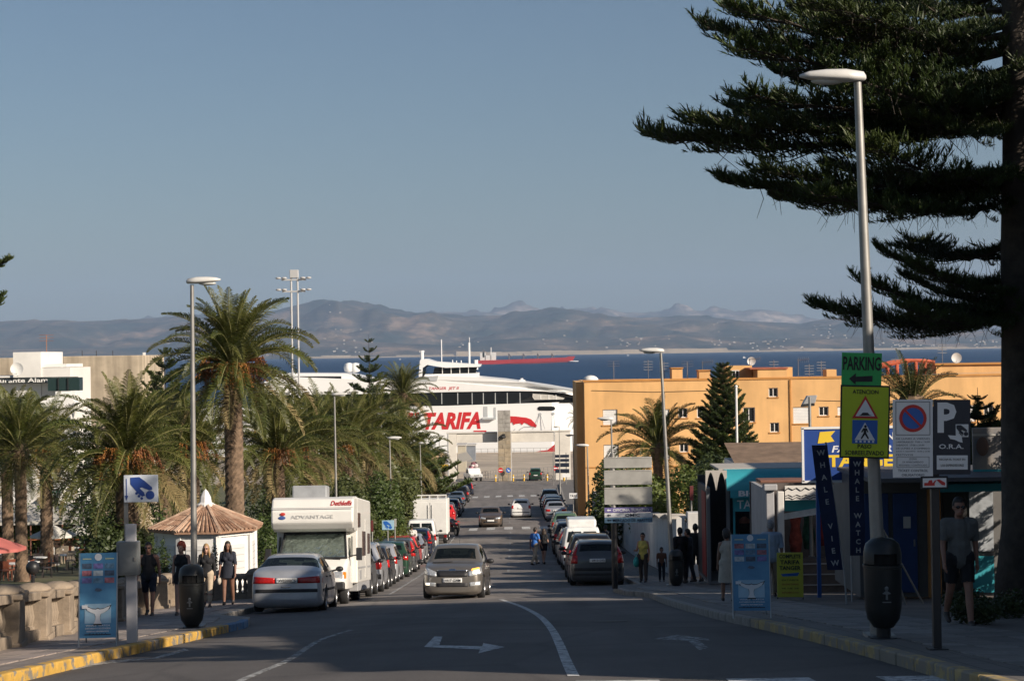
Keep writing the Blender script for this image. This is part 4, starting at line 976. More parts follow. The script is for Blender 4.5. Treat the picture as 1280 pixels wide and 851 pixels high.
def palm(label, x, y, ztop, fl, seed, nf=66, r0=.34, r1=.30, fruit=0, group='palm trees along the left side of the street', dark=False, hang=1.0):
 r = random.Random(seed); z = zg(y, x) + .1; h = ztop - z
 t = thing('palm_tree', label, 'palm tree', (x, y, z), 0, group)
 link('trunk', trunk_mesh(h, r0, r1, seed), t)
 S = FRD if dark else FR; L = len(S); g = 2.39996
 for i in range(nf):
  u = (i + .5) / nf; k = min(L - 1, int((u ** 1.05) * L * hang))
  v = S[k]; me = v[r.randrange(2) if len(v) > 1 and not (k > 6 and r.random() < .5) else len(v) - 1]
  o = link('frond', me, t, (0, 0, h - .05 - .25 * u))
  s = fl * (.82 + .3 * r.random()) * (.86 if k < 2 else 1)
  o.scale = (s, s, s * (.92 + .16 * r.random())); o.rotation_euler = (jit(r, .22), jit(r, .12), i * g + jit(r, .25)); o.location.x += .12 * math.cos(i*g); o.location.y += .12 * math.sin(i*g)
 # stub boss of old leaf bases under the crown
 MB().lathe([(r1*.95, h - .95), (r1*1.5, h - .55), (r1*1.65, h - .2), (r1*1.0, h + .1), (.02, h + .2)], 12).build('leaf_base_boss', BARK, t)
 for i in range(fruit):
  o = link('fruit_cluster', FRU[i % 2], t, (0, 0, h - .1), (0, jit(r, .2), R([-100, -40, 200, -150, -70, 20][i % 6]) + jit(r, .3))); s = 1.15 + .35 * r.random(); o.scale = (s, s, s)
 return t
def at(px, py, d): return P(px, py, d)
def palm_px(label, px, py, d, frad, seed, **k):
 p = P(px, py, d); return palm(label, p.x, d, p.z, frad * d / FPX, seed, **k)
palm_px('tallest palm with thick trunk and orange fruit beside the white kiosk', 291, 454, 72, 112, 1, nf=96, r0=.36, r1=.33, fruit=6)
palm_px('squat palm with orange fruit behind the coin sign', 158, 568, 66, 118, 2, nf=92, r0=.4, r1=.36, fruit=5)
palm_px('palm with pale trunk beside the red parasol', 8, 552, 88, 84, 3, nf=76, r0=.27, r1=.24)
palm_px('palm with straight brown trunk in front of the white house', 25, 557, 82, 86, 4, nf=76, r0=.26, r1=.24)
palm_px('palm with short trunk between the white house and the hedge', 57, 563, 99, 82, 5, nf=64, r0=.33, r1=.3, fruit=2)
palm_px('full palm behind the lamp post and above the kiosk', 240, 560, 84, 90, 6, nf=66, fruit=2)
palm_px('low palm peeping between the tall palm and the castle wall', 205, 545, 96, 74, 16, nf=60)
palm_px('palm behind the camper roof with thick bare trunk', 347, 566, 88, 92, 7, nf=70, fruit=2)
palm_px('palm standing next to the camper roof unit', 386, 562, 97, 88, 8, nf=66, fruit=1)
palm_px('palm half hidden between two crowns above the camper', 335, 540, 112, 78, 9, nf=60, fruit=1)
palm_px('palm above the hedge by the slim lamp post', 432, 558, 108, 88, 10, nf=68, fruit=1)
palm_px('palm rising out of the oleander hedge', 462, 548, 122, 80, 11, nf=66)
palm_px('palm with drooping pale fronds over the hedge end', 497, 566, 132, 72, 12, nf=64)
palm_px('tall palm in front of the ferry bridge', 503, 492, 168, 46, 13, nf=72)
palm_px('small palm by the billboard near the port', 530, 580, 170, 42, 14, nf=52)
palm_px('palm among the crowns left of the slim lamp post', 405, 540, 128, 74, 15, nf=60)
palm_px('bushy palm in the garden before the orange building', 822, 556, 118, 76, 20, nf=64, r0=.3, group='garden trees on the right')
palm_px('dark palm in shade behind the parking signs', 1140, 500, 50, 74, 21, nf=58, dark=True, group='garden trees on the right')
palm_px('thin palm tuft between the ferry bow and the orange wall', 722, 522, 230, 16, 22, nf=30, r0=.15, r1=.12, group='garden trees on the right')
# ---------------------------------------------------------------- araucaria (Norfolk pines)
NG = [leafmat('pine_leaf_a', (.016, .034, .009), (.07, .1, .02), .12, .5, ns=.9), leafmat('pine_leaf_b', (.022, .042, .012), (.09, .115, .025), .12, .5, ns=.9)]
NB = M('pine_bark', (.06, .048, .038), .9, ns=4, na=.4, bump=.7, bs=18)
def nbranch(name, L, seed, mat, nl=40, ns=15, lat=.30, shoot=.045, rise=.0, sr=.0045, up=.8, base=.12, twigs=0, ej=.14):
 """a whorl branch, unit-free: limb in +x of length L with flat side sprays carrying upright brush shoots"""
 r = random.Random(seed); mb = MB(); seg = 12; pts = []
 for i in range(seg + 1):
  s = i / seg; pts.append(Vector((L * s, L * .02 * math.sin(5 * s + seed), L * (rise * s + .05 * math.sin(PI * 1.2 * s) * -1 + .06 * s ** 3))))
 mb.tube(pts, [L * (.013 * (1 - .85 * i / seg) + .001) for i in range(seg + 1)], 5, 1, cap=False)
 def shootat(c, d, l, rad):
  d = d.normalized(); a = Vector((0, 0, 1)) if abs(d.z) < .9 else Vector((1, 0, 0)); u = d.cross(a).normalized(); w = d.cross(u); o = len(mb.v)
  m_ = c + d * l * .45
  for k in range(3):
   an = 2 * PI * k / 3 + r.random(); mb.v.append(tuple(m_ + (u * math.cos(an) + w * math.sin(an)) * rad))
  mb.v.append(tuple(c)); mb.v.append(tuple(c + d * l))
  for k in range(3): mb.f += [(o + k, o + (k + 1) % 3, o + 4), (o + (k + 1) % 3, o + k, o + 3)]; mb.mi += [0, 0]
  # needles
  for k in range(4):
   an = r.random() * 2 * PI; nd = (d * .6 + u * math.cos(an) + w * math.sin(an)).normalized(); c2 = c + d * l * (.2 + .7 * r.random()); o = len(mb.v)
   q = d.cross(nd).normalized() * rad * .5
   mb.v += [tuple(c2 - q), tuple(c2 + q), tuple(c2 + nd * l * .34)]; mb.f.append((o, o + 1, o + 2)); mb.mi.append(0)
 for i in range(nl):
  s = base + (1 - base) * i / (nl - 1); f = min(s * seg, seg - .001); k = int(f); c = pts[k].lerp(pts[k + 1], f - k); t = (pts[k + 1] - pts[k]).normalized()
  env = (math.sin(PI * min(1, (s - base * .6) / (1 - base * .6) * .86 + .10)) ** .7)
  for sd in (-1, 1):
   if r.random() < .06: continue
   ll = L * lat * env * (.65 + .5 * r.random()) + L * .03
   ang = R(52 + jit(r, 14)); d = (t * math.cos(ang) + Vector((0, sd, 0)) * math.sin(ang) + Vector((0, 0, -.03 + jit(r, ej)))).normalized()
   e = c + d * ll; mb.tube([c, c + d * ll * .5 + Vector((0, 0, -.012 * L)), e + Vector((0, 0, .02 * L))], [L * .003, L * .002, L * .001], 3, 1, cap=False)
   for j in range(ns):
    v = (j + .6) / ns; p = c + d * ll * v + Vector((0, 0, -.014 * L * math.sin(PI * v) + .02 * L * max(0, v - .6)))
    for q in range(2):
     sdv = Vector((jit(r, .7), jit(r, .7), up * (.55 + .6 * r.random()))) + d * .55
     shootat(p, sdv, L * shoot * (.65 + .7 * r.random()), L * sr)
     if q == 0 and r.random() < .35: break
  # brush on the limb itself
  if s > .15:
   for q in range(3): shootat(c, Vector((jit(r, .6), jit(r, .7), .5 + r.random() * .5)) + t * .5, L * shoot * (.7 + .5 * r.random()), L * sr)
 for q in range(twigs):
  s = .2 + .7 * r.random(); f = s * seg; k = int(f); c = pts[k].lerp(pts[k + 1], f - k); l = L * (.04 + .09 * r.random()); yy = jit(r, L * .12)
  mb.tube([c, c + Vector((-.02 * L + jit(r, .03) * L, yy * .6, -l * .4)), c + Vector((-.01 * L + jit(r, .05) * L, yy, -l))], [L * .0018, L * .0014, L * .0008], 3, 1, cap=False)
 return mb.mesh(name, [mat, NB], recalc=False)
NEAR = [nbranch('branch', 1.0, 10 + i, NG[i % 2], nl=34, ns=17, lat=.27, shoot=.046, rise=.0, sr=.0032, up=.9, base=.1, twigs=22, ej=.17) for i in range(4)]
MID = [nbranch('branch', 1.0, 30 + i, NG[i % 2], nl=22, ns=8, lat=.24, shoot=.085, rise=.05, sr=.012, up=.7, base=.12) for i in range(3)]
FARB = [nbranch('branch', 1.0, 40 + i, NG[i % 2], nl=12, ns=5, lat=.22, shoot=.12, rise=.18, sr=.022, up=.6, base=.2) for i in range(2)]
def pine(label, x, y, ztop, whorls, seed, r0=.25, meshes=None, per=6, name='norfolk_pine', group=None, phase=None, z0=None):
 """whorls: list of (z, length, tilt_deg)"""
 r = random.Random(seed); z = (zg(y, x) + .1) if z0 is None else z0; h = ztop - z
 t = thing(name, label, 'pine tree', (x, y, z), 0, group)
 seg = 14; mb = MB(); n = 12
 mb.tube([(jit(r, .02), jit(r, .02), h * i / seg) for i in range(seg + 1)], [r0 * (1 - .93 * i / seg) * (1 + (.3 if i == 0 else 0)) for i in range(seg + 1)], n)
 mb.build('trunk', NB, t, smooth=True, recalc=False)
 for wi, (wz, L, tilt) in enumerate(whorls):
  ph = phase if phase is not None else r.random() * 6.28
  for k in range(per):
   me = meshes[r.randrange(len(meshes))]; o = link('branch', me, t, (0, 0, wz - z + jit(r, .04 * L)))
   s = L * (.88 + .24 * r.random()); o.scale = (s, s, s); o.rotation_euler = (jit(r, .12), -R(tilt) + jit(r, .07), ph + 2 * PI * k / per + jit(r, .18) * (1 if phase is None else .6))
 return t
# the big one on the right: trunk just inside the frame edge
bx_, by_ = P(1281, 700, 30.5).x, 30.5
big = pine('large dark Norfolk pine with spreading layered branches over the right pavement', bx_, by_, 17.5, [], 1, r0=.40, meshes=NEAR)
bz = big.location.z
def bigbranch(px, py, tipx, tipy, dep, k, sc=1.0, ry=0):
 """root at the trunk, tip seen at a pixel with the tip's depth offset"""
 root = P(px, py, by_); root.x = bx_; kk = (1281 - tipx) / 475; tip = P(tipx + 28 * kk, tipy + 40 * kk, by_ + dep); v = tip - Vector((bx_, by_, root.z)); L = v.length
 o = link('branch', NEAR[k % 4], big, (0, 0, root.z - bz)); o.scale = (L, L * sc, L * (.9 if L > 4 else 1.1))
 o.rotation_euler = (ry, -math.asin(v.z / L), math.atan2(v.y, v.x))
rb_ = random.Random(77)
for (py, tx, ty, dp, sc) in ((40, 868, 30, .6, 1.0), (10, 930, -40, 1.4, 1.1), (62, 905, 60, -1.2, 1.1), (20, 1010, 10, -2.4, 1.1), (80, 960, 95, 1.8, 1.1), (100, 1030, 100, 2.6, 1.1), (30, 985, 15, 2.2, 1.1),
       (128, 806, 163, .2, 1.15), (112, 862, 150, -.9, 1.0), (115, 905, 132, 1.5, 1.0), (104, 930, 120, -1.6, 1.1), (140, 1022, 152, .9, 1.0),
       (206, 888, 222, .3, 1.1), (205, 945, 212, -1.1, 1.1), (214, 965, 246, .9, 1.0), (216, 1010, 250, -1.6, 1.0), (208, 1030, 208, 1.8, 1.0), (222, 1075, 256, 1.3, 1.0),
       (60, 1040, 30, -1.5, 1.1), (45, 1090, 20, 1.2, 1.1), (90, 1080, 80, -1.8, 1.1), (110, 1060, 112, -2.2, 1.1), (130, 1110, 120, 1.9, 1.1), (150, 1130, 150, -1.5, 1.0), (212, 1080, 190, -2, 1.1), (225, 1110, 215, 1.6, 1.1), (240, 1130, 262, -1.2, 1.0), (30, 890, 8, -.6, 1.1), (352, 1084, 312, .5, 1.1), (360, 1140, 335, -1.2, 1.0), (388, 1130, 392, -1.5, 1.0), (385, 1012, 382, .2, 1.15), (378, 1062, 352, -.8, 1.1), (392, 1070, 392, 1.2, 1.1), (372, 1120, 345, 1.4, 1.0)):
 bigbranch(1281, py, tx, ty, dp, rb_.randrange(4), sc, jit(rb_, .15))
for wi, py in enumerate((-320, -210, -110, -20, 80, 130, 215, 300, 385)):     # rest of each whorl: away, towards and to the right
 for k in range(4):
  a = R(-70 + 52 * k + (wi % 2) * 20); L = 2.6 + .35 * wi if wi < 6 else 3.4
  root = P(1281, py, by_); o = link('branch', NEAR[(wi + k) % 4], big, (0, 0, root.z - bz)); o.scale = (L, L, L); o.rotation_euler = (jit(rb_, .1), jit(rb_, .1), a)
 if py < -50:
  for a in (100, 145, 190, 235):
   L = 2.6 + .35 * wi; o = link('branch', NEAR[(wi + a) % 4], big, (0, 0, P(1281, py, by_).z - bz)); o.scale = (L, L, L); o.rotation_euler = (jit(rb_, .1), jit(rb_, .1), R(a))
# tall dark conical one before the orange building
p = P(903, 452, 116); zt_ = p.z
wh = []
z = zg(116) + 2.0
while z < zt_ - .3:
 f = (zt_ - z) / (zt_ - zg(116) - 2); wh.append((z, .35 + 2.35 * f ** .8, 12 + 10 * (1 - f))); z += .42 - .12 * (1 - f)
pine('dense conical Norfolk pine standing before the orange facade', p.x, 116, zt_, wh, 4, r0=.2, meshes=MID, per=7, group='garden trees on the right')
# open, tiered one behind the palms
p = P(461, 418, 190); zt_ = p.z; wh = []
for i in range(9):
 f = i / 8; wh.append((zt_ - .8 - f * 8.0, .55 + 2.3 * f, 20 - 20 * f))
pine('open tiered Norfolk pine rising behind the palms before the ferry', p.x, 190, zt_, wh, 5, r0=.14, meshes=FARB, per=5)
p = P(206, 432, 128); zt_ = p.z; wh = [(zt_ - .6 - i * .95, .6 + .42 * i, 24 - 3 * i) for i in range(8)]
pine('thin Norfolk pine beside the castle wall', p.x, 128, zt_, wh, 6, r0=.12, meshes=FARB, per=6)
p = P(515, 520, 150); zt_ = p.z; wh = [(zt_ - .4 - i * .7, .7 + .42 * i, 10 - 1.5 * i) for i in range(9)]
pine('dark Norfolk pine with drooping tiers at the end of the palms', p.x, 150, zt_, wh, 7, r0=.16, meshes=MID, per=6)
p = P(-62, 300, 58); zt_ = p.z; wh = [(P(-60, y_, 58).z, 1.75, 8) for y_ in (345, 390, 402)]
pine('Norfolk pine reaching in with a branch tip over the hotel', p.x, 58, zt_, wh, 8, r0=.2, meshes=MID, per=6, phase=0.0)
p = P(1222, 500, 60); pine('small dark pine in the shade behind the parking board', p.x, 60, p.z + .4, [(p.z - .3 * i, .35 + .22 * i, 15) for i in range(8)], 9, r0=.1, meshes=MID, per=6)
# unseen pines added on the right to throw shade into view
for i, (x, y, zt_, L, low) in enumerate(((20.5, 62.0, 4.4, 3.2, 9), (11.6, 22.8, 9.8, 2.7, 9), (10.6, 26.5, 8.6, 2.7, 9), (11.5, 38.4, 1.8, 1.3, 8), (11.6, 15.0, 10.4, 2.0, 9))):
 pine(['tall Norfolk pine beyond the kiosks on the right', 'tall Norfolk pine before the white town house', 'lower Norfolk pine between the town house and the pavement', 'young Norfolk pine beside the blue door kiosk', 'slim Norfolk pine at the near end of the town house'][i], x, y, zt_, [(zt_ - .5 - k * .85, .6 + (L - .6) * min(1, k / 6), 8) for k in range(low)], 20 + i, r0=.3, meshes=MID, per=8)
# ---------------------------------------------------------------- hedges and bushes
def leaf_cloud(blobs, n, size, seed, asp=.5):
 """leaf faces spread through a set of ellipsoids (centre, radii), denser near their surface"""
 r = random.Random(seed); mb = MB(); tot = sum(b[1][0]*b[1][1] + b[1][1]*b[1][2] + b[1][0]*b[1][2] for b in blobs)
 for c, rad in blobs:
  k = int(n * (rad[0]*rad[1] + rad[1]*rad[2] + rad[0]*rad[2]) / tot)
  for _ in range(k):
   d = Vector((r.gauss(0, 1), r.gauss(0, 1), r.gauss(0, 1))).normalized(); f = .55 + .5 * r.random() ** .6
   p = Vector((c[0] + d.x*rad[0]*f, c[1] + d.y*rad[1]*f, c[2] + d.z*rad[2]*f))
   nn = (d + Vector((jit(r, .9), jit(r, .9), jit(r, .9)))).normalized(); u = nn.cross(Vector((jit(r, 1), jit(r, 1), 1))).normalized(); w = nn.cross(u); s = size * (.6 + .8*r.random())
   o = len(mb.v); mb.v += [tuple(p - u*s*.5), tuple(p + w*s*asp*.5), tuple(p + u*s*.5), tuple(p - w*s*asp*.5)]; mb.f.append((o, o+1, o+2, o+3)); mb.mi.append(0)
 return mb
def bush(label, x, y, w, dpt, h, n, size, seed, mat, name='bush', cat='bush', group=None, lumps=9, stem=True):
 r = random.Random(seed); z = zg(y, x) + .1; t = thing(name, label, cat, (x, y, z), 0, group); blobs = []
 for i in range(lumps):
  a, b = jit(r, .5), jit(r, .5); hh = h * (.3 + .5 * r.random()); rr = .22 + .14 * r.random()
  blobs.append(((a*w*.8, b*dpt*.8, hh), (w*rr, dpt*(rr + .1), h*(rr*.9))))
 blobs.append(((0, 0, h*.35), (w*.45, dpt*.45, h*.36)))
 leaf_cloud(blobs, n, size, seed).build('foliage', mat, t, recalc=False)
 if stem:
  for k in range(4): MB().tube([(jit(r, w*.15), jit(r, dpt*.15), 0), (jit(r, w*.3), jit(r, dpt*.3), h*.6)], [.06, .02], 5).build('stem', NB, t)
 return t
HG = leafmat('hedge_leaf', (.035, .06, .014), (.085, .115, .03), .25, .5, .1, ns=.8); HG2 = leafmat('oleander_leaf', (.045, .065, .02), (.11, .12, .035), .25, .5, .1, ns=.8); HD = leafmat('shade_leaf', (.03, .045, .014), (.06, .08, .025), .2, .5, .1); HB = leafmat('bright_leaf', (.07, .11, .02), (.14, .17, .04), .3, .5, .1)  # HD is a darker green leaf colour
def bush_px(label, x0, x1, top, d, n, size, seed, mat, depth=None, **k):
 xm = (x0 + x1) / 2; p = P(xm, top, d); w = (x1 - x0) * d / FPX; h = p.z - zg(d, p.x); return bush(label, p.x, d, w * 1.05, depth or w * .8, max(.3, h), n, size, seed, mat, **k)
bush_px('tall oleander hedge beside the camper', 425, 470, 596, 84, 9000, .17, 1, HG2, 4, group='street hedge'); bush_px('tall oleander hedge behind the slim lamp post', 452, 498, 588, 95, 9000, .18, 2, HG, 5, group='street hedge')
bush_px('rounded hedge tree where the hedge ends', 478, 524, 580, 118, 9000, .2, 3, HG2, 6, group='street hedge'); bush_px('low clipped hedge at the grass strip', 470, 512, 652, 92, 2200, .12, 4, HB, 3, group='street hedge', stem=False)
bush_px('clipped hedge by the white fence', 505, 538, 628, 140, 2200, .15, 5, HG, 4, group='street hedge', stem=False); bush_px('dark hedge between kiosk and camper', 318, 345, 640, 75, 2200, .13, 6, HG, 3)
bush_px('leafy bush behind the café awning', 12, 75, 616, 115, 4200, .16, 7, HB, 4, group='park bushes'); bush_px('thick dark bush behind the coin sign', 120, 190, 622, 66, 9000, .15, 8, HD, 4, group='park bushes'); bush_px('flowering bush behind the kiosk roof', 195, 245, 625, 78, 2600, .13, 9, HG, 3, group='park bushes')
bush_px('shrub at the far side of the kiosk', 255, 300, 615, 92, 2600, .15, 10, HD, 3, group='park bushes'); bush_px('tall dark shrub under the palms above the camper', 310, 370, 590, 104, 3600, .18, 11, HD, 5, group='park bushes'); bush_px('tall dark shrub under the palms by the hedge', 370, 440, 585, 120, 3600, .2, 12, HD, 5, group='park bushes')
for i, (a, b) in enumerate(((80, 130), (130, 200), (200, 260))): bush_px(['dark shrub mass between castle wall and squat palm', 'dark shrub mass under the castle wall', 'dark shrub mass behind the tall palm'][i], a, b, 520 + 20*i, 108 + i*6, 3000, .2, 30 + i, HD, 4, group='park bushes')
bush_px('garden bush right behind the signboard stack', 744, 800, 572, 106, 9500, .2, 13, HG, 5, group='garden bushes on the right'); bush_px('bright garden bush behind the scalloped wall', 790, 862, 588, 98, 12000, .2, 14, HB, 5, group='garden bushes on the right'); bush_px('garden tree under the conical pine', 850, 900, 590, 92, 9500, .2, 15, HG, 5, group='garden bushes on the right')
bush_px('dark garden bush beside the teal kiosk', 866, 930, 575, 100, 8500, .2, 16, HD, 5, group='garden bushes on the right')
for i, (a, b, tp, d) in enumerate(((1188, 1232, 752, 26.5), (1226, 1290, 744, 28.5), (1180, 1225, 742, 32.0))):
 bush_px(['low shrub in front of the big pine trunk', 'low shrub at the foot of the big pine trunk', 'low shrub behind the man in grey'][i], a, b, tp, d, 1500, .06, 40 + i, HD, .9, stem=False, group='shrubs at the pine foot')
for i, (px, tp, d) in enumerate(((205, 663, 57.0), (190, 672, 57.5), (262, 680, 58.0))):
 bush_px(['slim upright cypress before the white kiosk', 'small cypress shrub at the kiosk corner', 'short cypress shrub in the middle of the kiosk front'][i], px - 8, px + 8, tp, d, 1300, .07, 50 + i, HG, .5, lumps=5, group='shrubs by the kiosk')
# sloping lawn by the hedge
lw = MB(); r = random.Random(3)
for k in range(5200):
 y = 76 + r.random()*36; x = kl(y) - 1.7 - r.random()*4; z = zg(y, x) + KERB; a = r.random()*6.28; h = .05 + .08*r.random(); o = len(lw.v)
 lw.v += [(x - .05*math.cos(a), y - .05*math.sin(a), z), (x + .05*math.cos(a), y + .05*math.sin(a), z), (x + jit(r, .04), y + jit(r, .04), z + h)]; lw.f.append((o, o+1, o+2)); lw.mi.append(0)
g = lw.build('grass', leafmat('grass_blade', (.07, .13, .02), (.12, .19, .035), .3, .6, 0), recalc=False); g['kind'] = 'stuff'; g['label'] = 'green lawn strip between the hedge and the pavement'; g['category'] = 'grass'
# ================================================================== vehicles
GLASS = glassmat('car_glass', (0.3, 0.36, 0.34), 0.5)
RUB = M('tyre_rubber', (0.018, 0.018, 0.018), 0.85, ns=8, na=0.3)
RIM = M('wheel_rim', (0.45, 0.45, 0.46), 0.35, 0.85, ns=5, na=0.2)
PLB = M('black_plastic', (0.02, 0.02, 0.022), 0.55, ns=6, na=0.25)
REDL = M('tail_lamp_red', (0.42, 0.012, 0.01), 0.18, spec=0.6, ns=14, na=0.3)
AMB = M('amber_lens', (0.75, 0.25, 0.02), 0.2)
CLR = M('clear_lens', (0.62, 0.64, 0.65), 0.12, 0.5, ns=20, na=0.3)
PLATE = M('number_plate_white', (0.72, 0.72, 0.7), 0.45, ns=10, na=0.06)
INK = M('black_ink', (0.015, 0.015, 0.018), 0.6)
SEAT = M('seat_fabric', (0.035, 0.035, 0.04), 0.9, ns=9, na=0.3)
CHR = M('chrome_trim', (0.7, 0.7, 0.7), 0.15, 1.0)
def paint(name, c, metal=0.3, rough=0.32):
 return M('car_paint_' + name, c, rough, metal, ns=2.2, na=0.1, coat=0.6, spec=0.5)
BODIES = {}
def apply_mods(me, mods, mats=None):
 o = bpy.data.objects.new('tmp_body', me)
 for f in mods: f(o)
 r = evaluated_mesh(o)
 bpy.data.objects.remove(o)
 return r
def wheel_cut(cyls, r):
 mb = MB()
 for (x0, x1, y, z) in cyls:
  n = 24
  vs = [(x0, y + r*math.cos(2*PI*k/n), z + r*math.sin(2*PI*k/n)) for k in range(n)] + [(x1, y + r*math.cos(2*PI*k/n), z + r*math.sin(2*PI*k/n)) for k in range(n)]
  mb.add(vs, [tuple(range(n)), tuple(reversed(range(n, 2*n)))] + [(k, n+k, n+(k+1) % n, (k+1) % n) for k in range(n)])
 return mb.mesh('cutter', PLB)
def loft_body(kind, st, glass, wheels, wr, level=2):
 """st: stations (y, w, zb, zbelt, ztop, wtop); glass: {interval index: 'side'|'front'|'rear' set}"""
 mb = MB(); n = 0; secs = []
 for (y, w, zb, zs, zt, wt) in st:
  zb -= .10
  cab = zt - zs > 0.25
  hl = [(0, zb), (w*0.55, zb), (w*0.93, zb + 0.02), (w*0.985, zb + 0.16), (w, zb + (zs-zb)*0.55), (w*0.965, zs),
    (wt + (w*0.955-wt)*0.12 if cab else w*0.93, zt - 0.05 if cab else zs + (zt-zs)*0.45), (wt*0.93, zt - 0.014), (wt*0.45, zt), (0, zt + 0.004)]
  sec = [(x, y, z) for x, z in hl] + [(-x, y, z) for x, z in reversed(hl[1:-1])]
  secs.append(sec)
 m = len(secs[0])
 for s in secs: mb.v += s
 hn = 9
 for i in range(len(secs) - 1):
  for k in range(m):
   k2 = (k + 1) % m
   seg = k if k < hn else m - 1 - k    # half segment index
   g = glass.get(i, ())
   mi = 0
   if 'side' in g and seg == 5: mi = 1
   if ('front' in g) and seg in (7, 8): mi = 2
   if ('rear' in g) and seg in ((6, 7, 8) if kind == 'fastback' else (7, 8)): mi = 3
   mb.f.append((i*m+k, i*m+k2, (i+1)*m+k2, (i+1)*m+k)); mb.mi.append(mi)
 # end caps as strips so the subdivision stays clean
 for i, rev in ((0, True), (len(secs) - 1, False)):
  o = i * m
  for k in range(0, hn):
   a, b = o + k, o + k + 1
   c = o + ((m - k - 1) % m); d = o + ((m - k) % m)
   f = [a, b, c, d]
   ff = []
   for q in f:
    if q not in ff: ff.append(q)
   if rev: ff.reverse()
   mb.f.append(tuple(ff)); mb.mi.append(0)
 me = mb.mesh('body_cage', [PLB, PLB, PLB, PLB, PLB])
 cut = wheel_cut([(s * (w + 0.2), s * (w - 0.28), y, wr + 0.005) for s in (-1, 1) for (y, w) in wheels], wr + 0.055)
 co = bpy.data.objects.new('cutter', cut); _tmp.collection.objects.link(co)
 cut.polygons.foreach_set('material_index', [0] * len(cut.polygons))
 cut.materials.clear()
 for _ in range(5): cut.materials.append(PLB)
 cut.polygons.foreach_set('material_index', [4] * len(cut.polygons))
 def m1(o):
  q = o.modifiers.new('s', 'SUBSURF'); q.levels = level; q.render_levels = level
 def m2(o):
  q = o.modifiers.new('b', 'BOOLEAN'); q.operation = 'DIFFERENCE'; q.object = co; q.solver = 'EXACT'
 res = apply_mods(me, [m1, m2])
 bpy.data.objects.remove(co)
 # split by material
 out = {}
 for mi, nm in enumerate(('body', 'side_glass', 'windscreen', 'rear_window')):
  bm = bmesh.new(); bm.from_mesh(res)
  bmesh.ops.delete(bm, geom=[f for f in bm.faces if f.material_index != mi and not (mi == 0 and f.material_index == 4)], context='FACES')
  if not bm.faces: bm.free(); continue
  for f in bm.faces: f.smooth = f.material_index != 4; f.material_index = 1 if f.material_index == 4 else 0
  if nm == 'side_glass':
   for sd in (1, -1):
    b2 = bm.copy(); bmesh.ops.delete(b2, geom=[f for f in b2.faces if f.calc_center_median().x * sd < 0], context='FACES')
    # split into panes by islands
    e = bpy.data.meshes.new('side_window'); b2.to_mesh(e); b2.free(); e.materials.clear(); e.materials.append(GLASS)
    out.setdefault('side', []).append(e)
   bm.free(); continue
  e = bpy.data.meshes.new(nm); bm.to_mesh(e); bm.free(); e.materials.clear()
  out[nm] = e
 bm = bmesh.new(); bm.from_mesh(res); out['bvh'] = BVHTree.FromBMesh(bm); bm.free()
 bpy.data.meshes.remove(res)
 return out
def patch(bvh, axis, quad, mat, name, off=0.006, nu=8, nv=4, mirror=False):
 """thin piece that hugs the body. axis '+y' front, '-y' rear, '+x'/'-x' sides. quad: 4 (u,v) corners, u=x (or y for sides), v=z"""
 mb = MB()
 dirs = {'+y': (Vector((0, -1, 0)), lambda u, v: Vector((u, 6, v))), '-y': (Vector((0, 1, 0)), lambda u, v: Vector((u, -6, v))),
   '+x': (Vector((-1, 0, 0)), lambda u, v: Vector((4, u, v))), '-x': (Vector((1, 0, 0)), lambda u, v: Vector((-4, u, v)))}
 d, mk = dirs[axis]; q = [Vector((a, b, 0)) for a, b in quad]; idx = {}
 for i in range(nu + 1):
  for j in range(nv + 1):
   s, t = i / nu, j / nv
   p = (q[0]*(1-s) + q[1]*s)*(1-t) + (q[3]*(1-s) + q[2]*s)*t
   h = bvh.ray_cast(mk(p.x, p.y), d)
   if h[0] is None: continue
   nrm = h[1] if h[1].dot(d) < 0 else -h[1]
   idx[i, j] = len(mb.v); mb.v.append(tuple(h[0] - d*off*0.5 + nrm*off*0.5))
 for i in range(nu):
  for j in range(nv):
   c = [(i, j), (i+1, j), (i+1, j+1), (i, j+1)]
   if all(k in idx for k in c):
    mb.f.append(tuple(idx[k] for k in c)); mb.mi.append(0)
 if not mb.f: return None
 me = mb.mesh(name, mat, smooth=True)
 bm = bmesh.new(); bm.from_mesh(me)   # rim back to the body
 be = [e for e in bm.edges if len(e.link_faces) == 1]
 r = bmesh.ops.extrude_edge_only(bm, edges=be)
 bmesh.ops.translate(bm, verts=[g for g in r['geom'] if isinstance(g, bmesh.types.BMVert)], vec=d * (off + 0.02))
 bmesh.ops.recalc_face_normals(bm, faces=bm.faces)
 bm.to_mesh(me); bm.free()
 return me
_wh = {}
